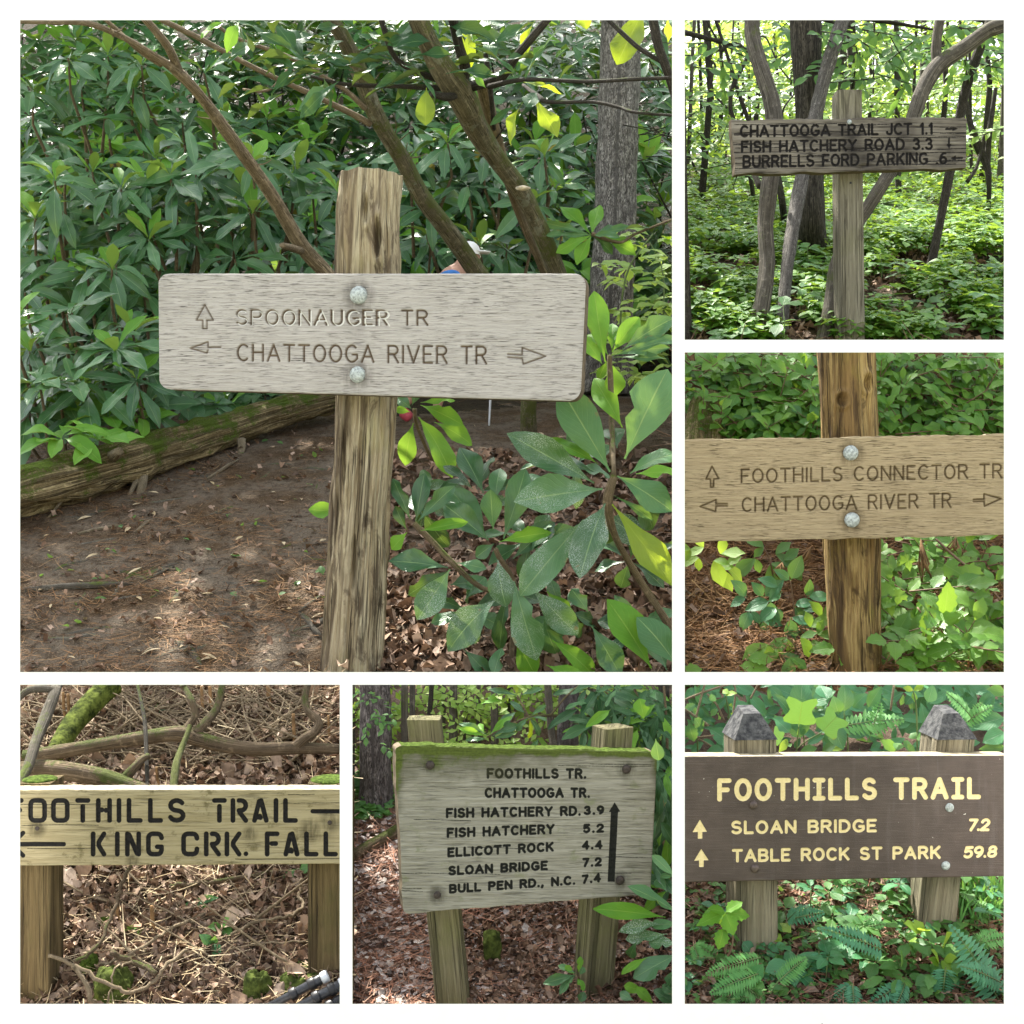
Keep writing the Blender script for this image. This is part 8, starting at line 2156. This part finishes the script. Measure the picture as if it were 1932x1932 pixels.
for k, (pts, w) in enumerate(tw7):
    V, F, U = limb([(*c7(a, b), 2.5, w * ZC) for a, b in pts], 5, 6, .1, k)
    tag(MB().add(V, F, U).build('bare_twig', M['bark_twig'], None), 'bare grey twig in the shadows by the left post cap, %s of eight' % ORD[k] if k < 8 else 'brown upright stem between the fern and the right post cap', 'twig', 'bare twigs beside the left post cap' if k < 8 else None)
# the plants on the ground
hp = thing('holly_seedling', 'glossy spiny leafed seedling in front of the left square post', 'plant', G7.p(*c7(260, 1600)))
for b, w in (((100, 1375), 90), ((85, 1440), 80), ((400, 1385), 90), ((300, 1505), 100), ((350, 1300), 80), ((215, 1590), 90), ((250, 1480), 80), ((160, 1340), 70)):
    xl(hp, Leaf(TOOTH, M['rhodo_new']) if b[1] > 1600 else LF['holly'] if 'holly' in LF else LF.setdefault('holly', Leaf(TOOTH, M['rhodo_new'])), c7, (250, 1370) if b[1] < 1550 else (240, 1460), b, w, 2.12, g.uniform(-.03, .02), (0, -.7, .75), half=.29, sc=ZC)
limbs(hp, 'stem', [[(255, 1370, 2.13, 10), (260, 1480, 2.13, 12), (250, 1620, 2.12, 12)], [(290, 1400, 2.13, 10), (292, 1560, 2.12, 12), (260, 1640, 2.12, 14)]], c7, M['stalk_brown'], ZC, 6)
gp = [('plant with one broad oval leaf at the bottom left of the middle', [((640, 1660), (485, 1770), 140, 'blue'), ((640, 1720), (650, 1800), 80, 'blue'), ((560, 1570), (640, 1590), 80, 'blue'), ((610, 1560), (545, 1590), 60, 'blue')]),
    ('rounded oak-like leaves at the foot of the left square post', [((560, 1440), (640, 1470), 90, 'lime'), ((580, 1500), (540, 1540), 70, 'lime'), ((600, 1480), (560, 1440), 70, 'green'), ((650, 1540), (720, 1500), 60, 'green')]),
    ('heart shaped leaf at the base of the left square post', [((350, 1540), (425, 1620), 90, 'blue'), ((340, 1540), (300, 1500), 50, 'green'), ((410, 1770), (470, 1690), 90, 'blue'), ((420, 1800), (480, 1800), 70, 'green')]),
    ('serrated seedling in front of the right square post', [((1335, 1560), (1450, 1655), 90, 'tooth'), ((1400, 1540), (1330, 1640), 70, 'tooth'), ((1290, 1690), (1185, 1690), 60, 'tooth'), ((1300, 1700), (1320, 1600), 60, 'tooth')]),
    ('lime green seedling at the foot of the right square post', [((1400, 1490), (1350, 1420), 90, 'lime'), ((1410, 1490), (1470, 1460), 80, 'lime'), ((1390, 1520), (1370, 1560), 70, 'lime'), ((1420, 1500), (1400, 1420), 80, 'lime')]),
    ('bright nettle-like shoot left of the ladder-like fern', [((1560, 1590), (1565, 1475), 80, 'lime'), ((1530, 1680), (1500, 1590), 70, 'lime'), ((1545, 1660), (1640, 1740), 90, 'lime'), ((1530, 1690), (1500, 1640), 60, 'lime'), ((1560, 1660), (1620, 1630), 60, 'lime')]),
    ('serrated seedling at the bottom right of the middle', [((1480, 1760), (1390, 1800), 80, 'tooth'), ((1470, 1790), (1440, 1880), 80, 'tooth'), ((1490, 1740), (1470, 1810), 70, 'tooth')]),
    ('green leaves at the bottom edge right of the middle', [((1200, 1760), (1070, 1810), 60, 'green'), ((1180, 1790), (1210, 1840), 60, 'green'), ((1300, 1780), (1260, 1840), 70, 'green'), ((1310, 1770), (1345, 1800), 60, 'green')])]
LF['tooth'] = Leaf(TOOTH, M['green'])
for lab, ls in gp:
    a0 = ls[0][0]
    base = G7.p(*c7(a0[0], min(a0[1] + 40, 1925)))
    root = thing('seedling', lab, 'plant', base)
    for a, b, w, mt in ls:
        Yk = G7.p(*c7(a[0], min(a[1] + 30, 1925))).y - .03
        xl(root, {'blue': LF['blue'], 'lime': LF['lime'], 'green': LF['green'], 'tooth': LF['tooth']}[mt], c7, a, b, w, Yk, g.uniform(-.04, .0), (0, -.6, .8), half=.29, sc=ZC)
        limbs(root, 'stem', [[(a[0], a[1], Yk, 6), (a0[0], a0[1] + 50, base.y, 7)]], c7, M['stalk'], ZC, 5)
tre = [Leaf(OVA, M['green']), Leaf(OVA, M['blue_green'])]
for k in range(96):
    a = g.uniform(30, 1910); b = g.uniform(1290, 1900)
    if 300 < a < 560 and b < 1560: continue
    p = G7.p(*c7(a, b))
    root = thing('trefoil_seedling', 'tiny three-leaved seedling on the litter below the brown board', 'plant', p, 'tiny seedlings below the brown board')
    c = p + Vector((0, -.005, g.uniform(.008, .022)))
    leaves(root, tre[k % 2], inside(whorl_plant(c, g.randint(3, 5), .019 * g.uniform(.7, 1.3), g, .15, 1.25), 1284, 1990), 9, k)
    V, F, U = tube([p, c], [.0008, .0006], 4); MB().add(V, F, U).build('stem', M['stalk'], root)
for k in range(34):
    a = g.uniform(560, 1900); b = g.uniform(1230, 1860)
    if 1400 < a < 1640 and b < 1500: continue
    p = G7.p(*c7(a, b))
    root = thing('ground_plant', 'small green plant with a whorl of pointed leaves below the brown board', 'plant', p, 'leafy ground plants below the brown board')
    c = p + Vector((0, -.01, g.uniform(.015, .05)))
    leaves(root, [LF['green'], LF['blue'], LF['tooth']][k % 3], inside(whorl_plant(c, g.randint(4, 6), .036 * g.uniform(.7, 1.3), g, .1, 1.0), 1284, 1990), 9, k)
    V, F, U = tube([p, c], [.0012, .001], 4); MB().add(V, F, U).build('stem', M['stalk'], root)
for k, (a, b, w, lab) in enumerate([((620, 1420), (760, 1330), 110, 'small fern right of the left square post'), ((1000, 1480), (1130, 1400), 100, 'small fern under the middle of the brown board'), ((1330, 1790), (1180, 1900), 120, 'small fern at the bottom right of the middle'), ((60, 1560), (190, 1650), 110, 'small fern at the left edge below the left square post'), ((1010, 1800), (930, 1920), 120, 'small fern at the bottom middle beside the upright frond'), ((1760, 1560), (1880, 1480), 120, 'small fern at the right edge below the grass tuft')]):
    base = G7.p(*c7(*a))
    root = thing('fern', lab, 'fern', base)
    for s_ in (-1, 0, 1):
        frond(root, c7, a, (b[0] + s_ * 90, b[1] + abs(s_) * 40), w, max(2.06, base.y - .05), g.uniform(-.03, .02), n=12, mat='fern' if k % 2 else 'fern_dark', nrm=(g.uniform(-.2, .2), -.75, .65), bend=.08)
gt = MB()
for k in range(150):
    p = G7.p(*c7(g.uniform(1640, 1915), g.uniform(1230, 1480))); a = g.uniform(-.9, .9)
    q = p + Vector((a * .03, g.uniform(-.02, .02), g.uniform(.03, .06)))
    mid = p.lerp(q, .6) + Vector((0, 0, .012)); s = Vector((.0016, 0, 0))
    gt.add([p - s, p + s, mid + s, mid - s, q], [(0, 1, 2, 3), (3, 2, 4)])
tag(gt.build('grass', M['fern'], None), 'tuft of bright green grass right of the right square post', 'grass', None, 'stuff')
rs = thing('root_skirt', 'hanging brown rootlets and moss left of the left square post', 'roots', G7.p(*c7(180, 1330)))
rm = MB()
for k in range(46):
    a = g.uniform(90, 300)
    V, F, U = limb([(*c7(a, 1190), 2.36, 4), (*c7(a + g.uniform(-8, 8), 1260), 2.34, 4), (*c7(a + g.uniform(-20, 20), 1330), 2.33, 2)], 3, 4, 0, k); rm.add(V, F, U)
rm.build('rootlets', M['deadwood'], rs)
u, v = c7(50, 1330); rock('dark green moss mound at the left edge under the brown board', u, v, 48, 34, 2.36, 8, M['moss'], None)
litter('leaf_litter', LF['dead5'], G7, 4200, .018, 91, 'dark brown leaf litter on the ground below the brown board', 'dead leaves', .35, .004, v0=1930, v1=1560)
litter('pine_needle_litter', LF['needle_red'], G7, 4200, .05, 92, 'brown pine needles over the ground below the brown board', 'needles', .2, .004, v0=1930, v1=1560)
litter('ground_cover', Leaf(OVA_LO, M['green']), G7, 1100, .016, 93, 'tiny green leaves speckling the ground below the brown board', 'ground cover', .3, .008, v0=1930, v1=1640)
for k, (a, b, w, lab) in enumerate([((1120, 1230), (1340, 1460), 12, 'thin reddish stick leaning under the brown board'), ((1600, 1900), (1660, 1800), 46, 'short red-brown stick at the bottom right'), ((700, 1510), (870, 1480), 10, 'thin red twig on the litter below the brown board'), ((590, 1230), (600, 1310), 36, 'curled brown leaf stub right of the left square post')]):
    P = [G7.p(*c7(a[0] + (b[0] - a[0]) * t, min(1920, a[1] + (b[1] - a[1]) * t)), up=.006) for t in (0, .5, 1)]
    V, F, U = tube(P, w * ZC * px(2.2) / 2, 7, True, .15, k); tag(MB().add(V, F, U).build('stick', M['log_brown'], None), lab, 'stick')
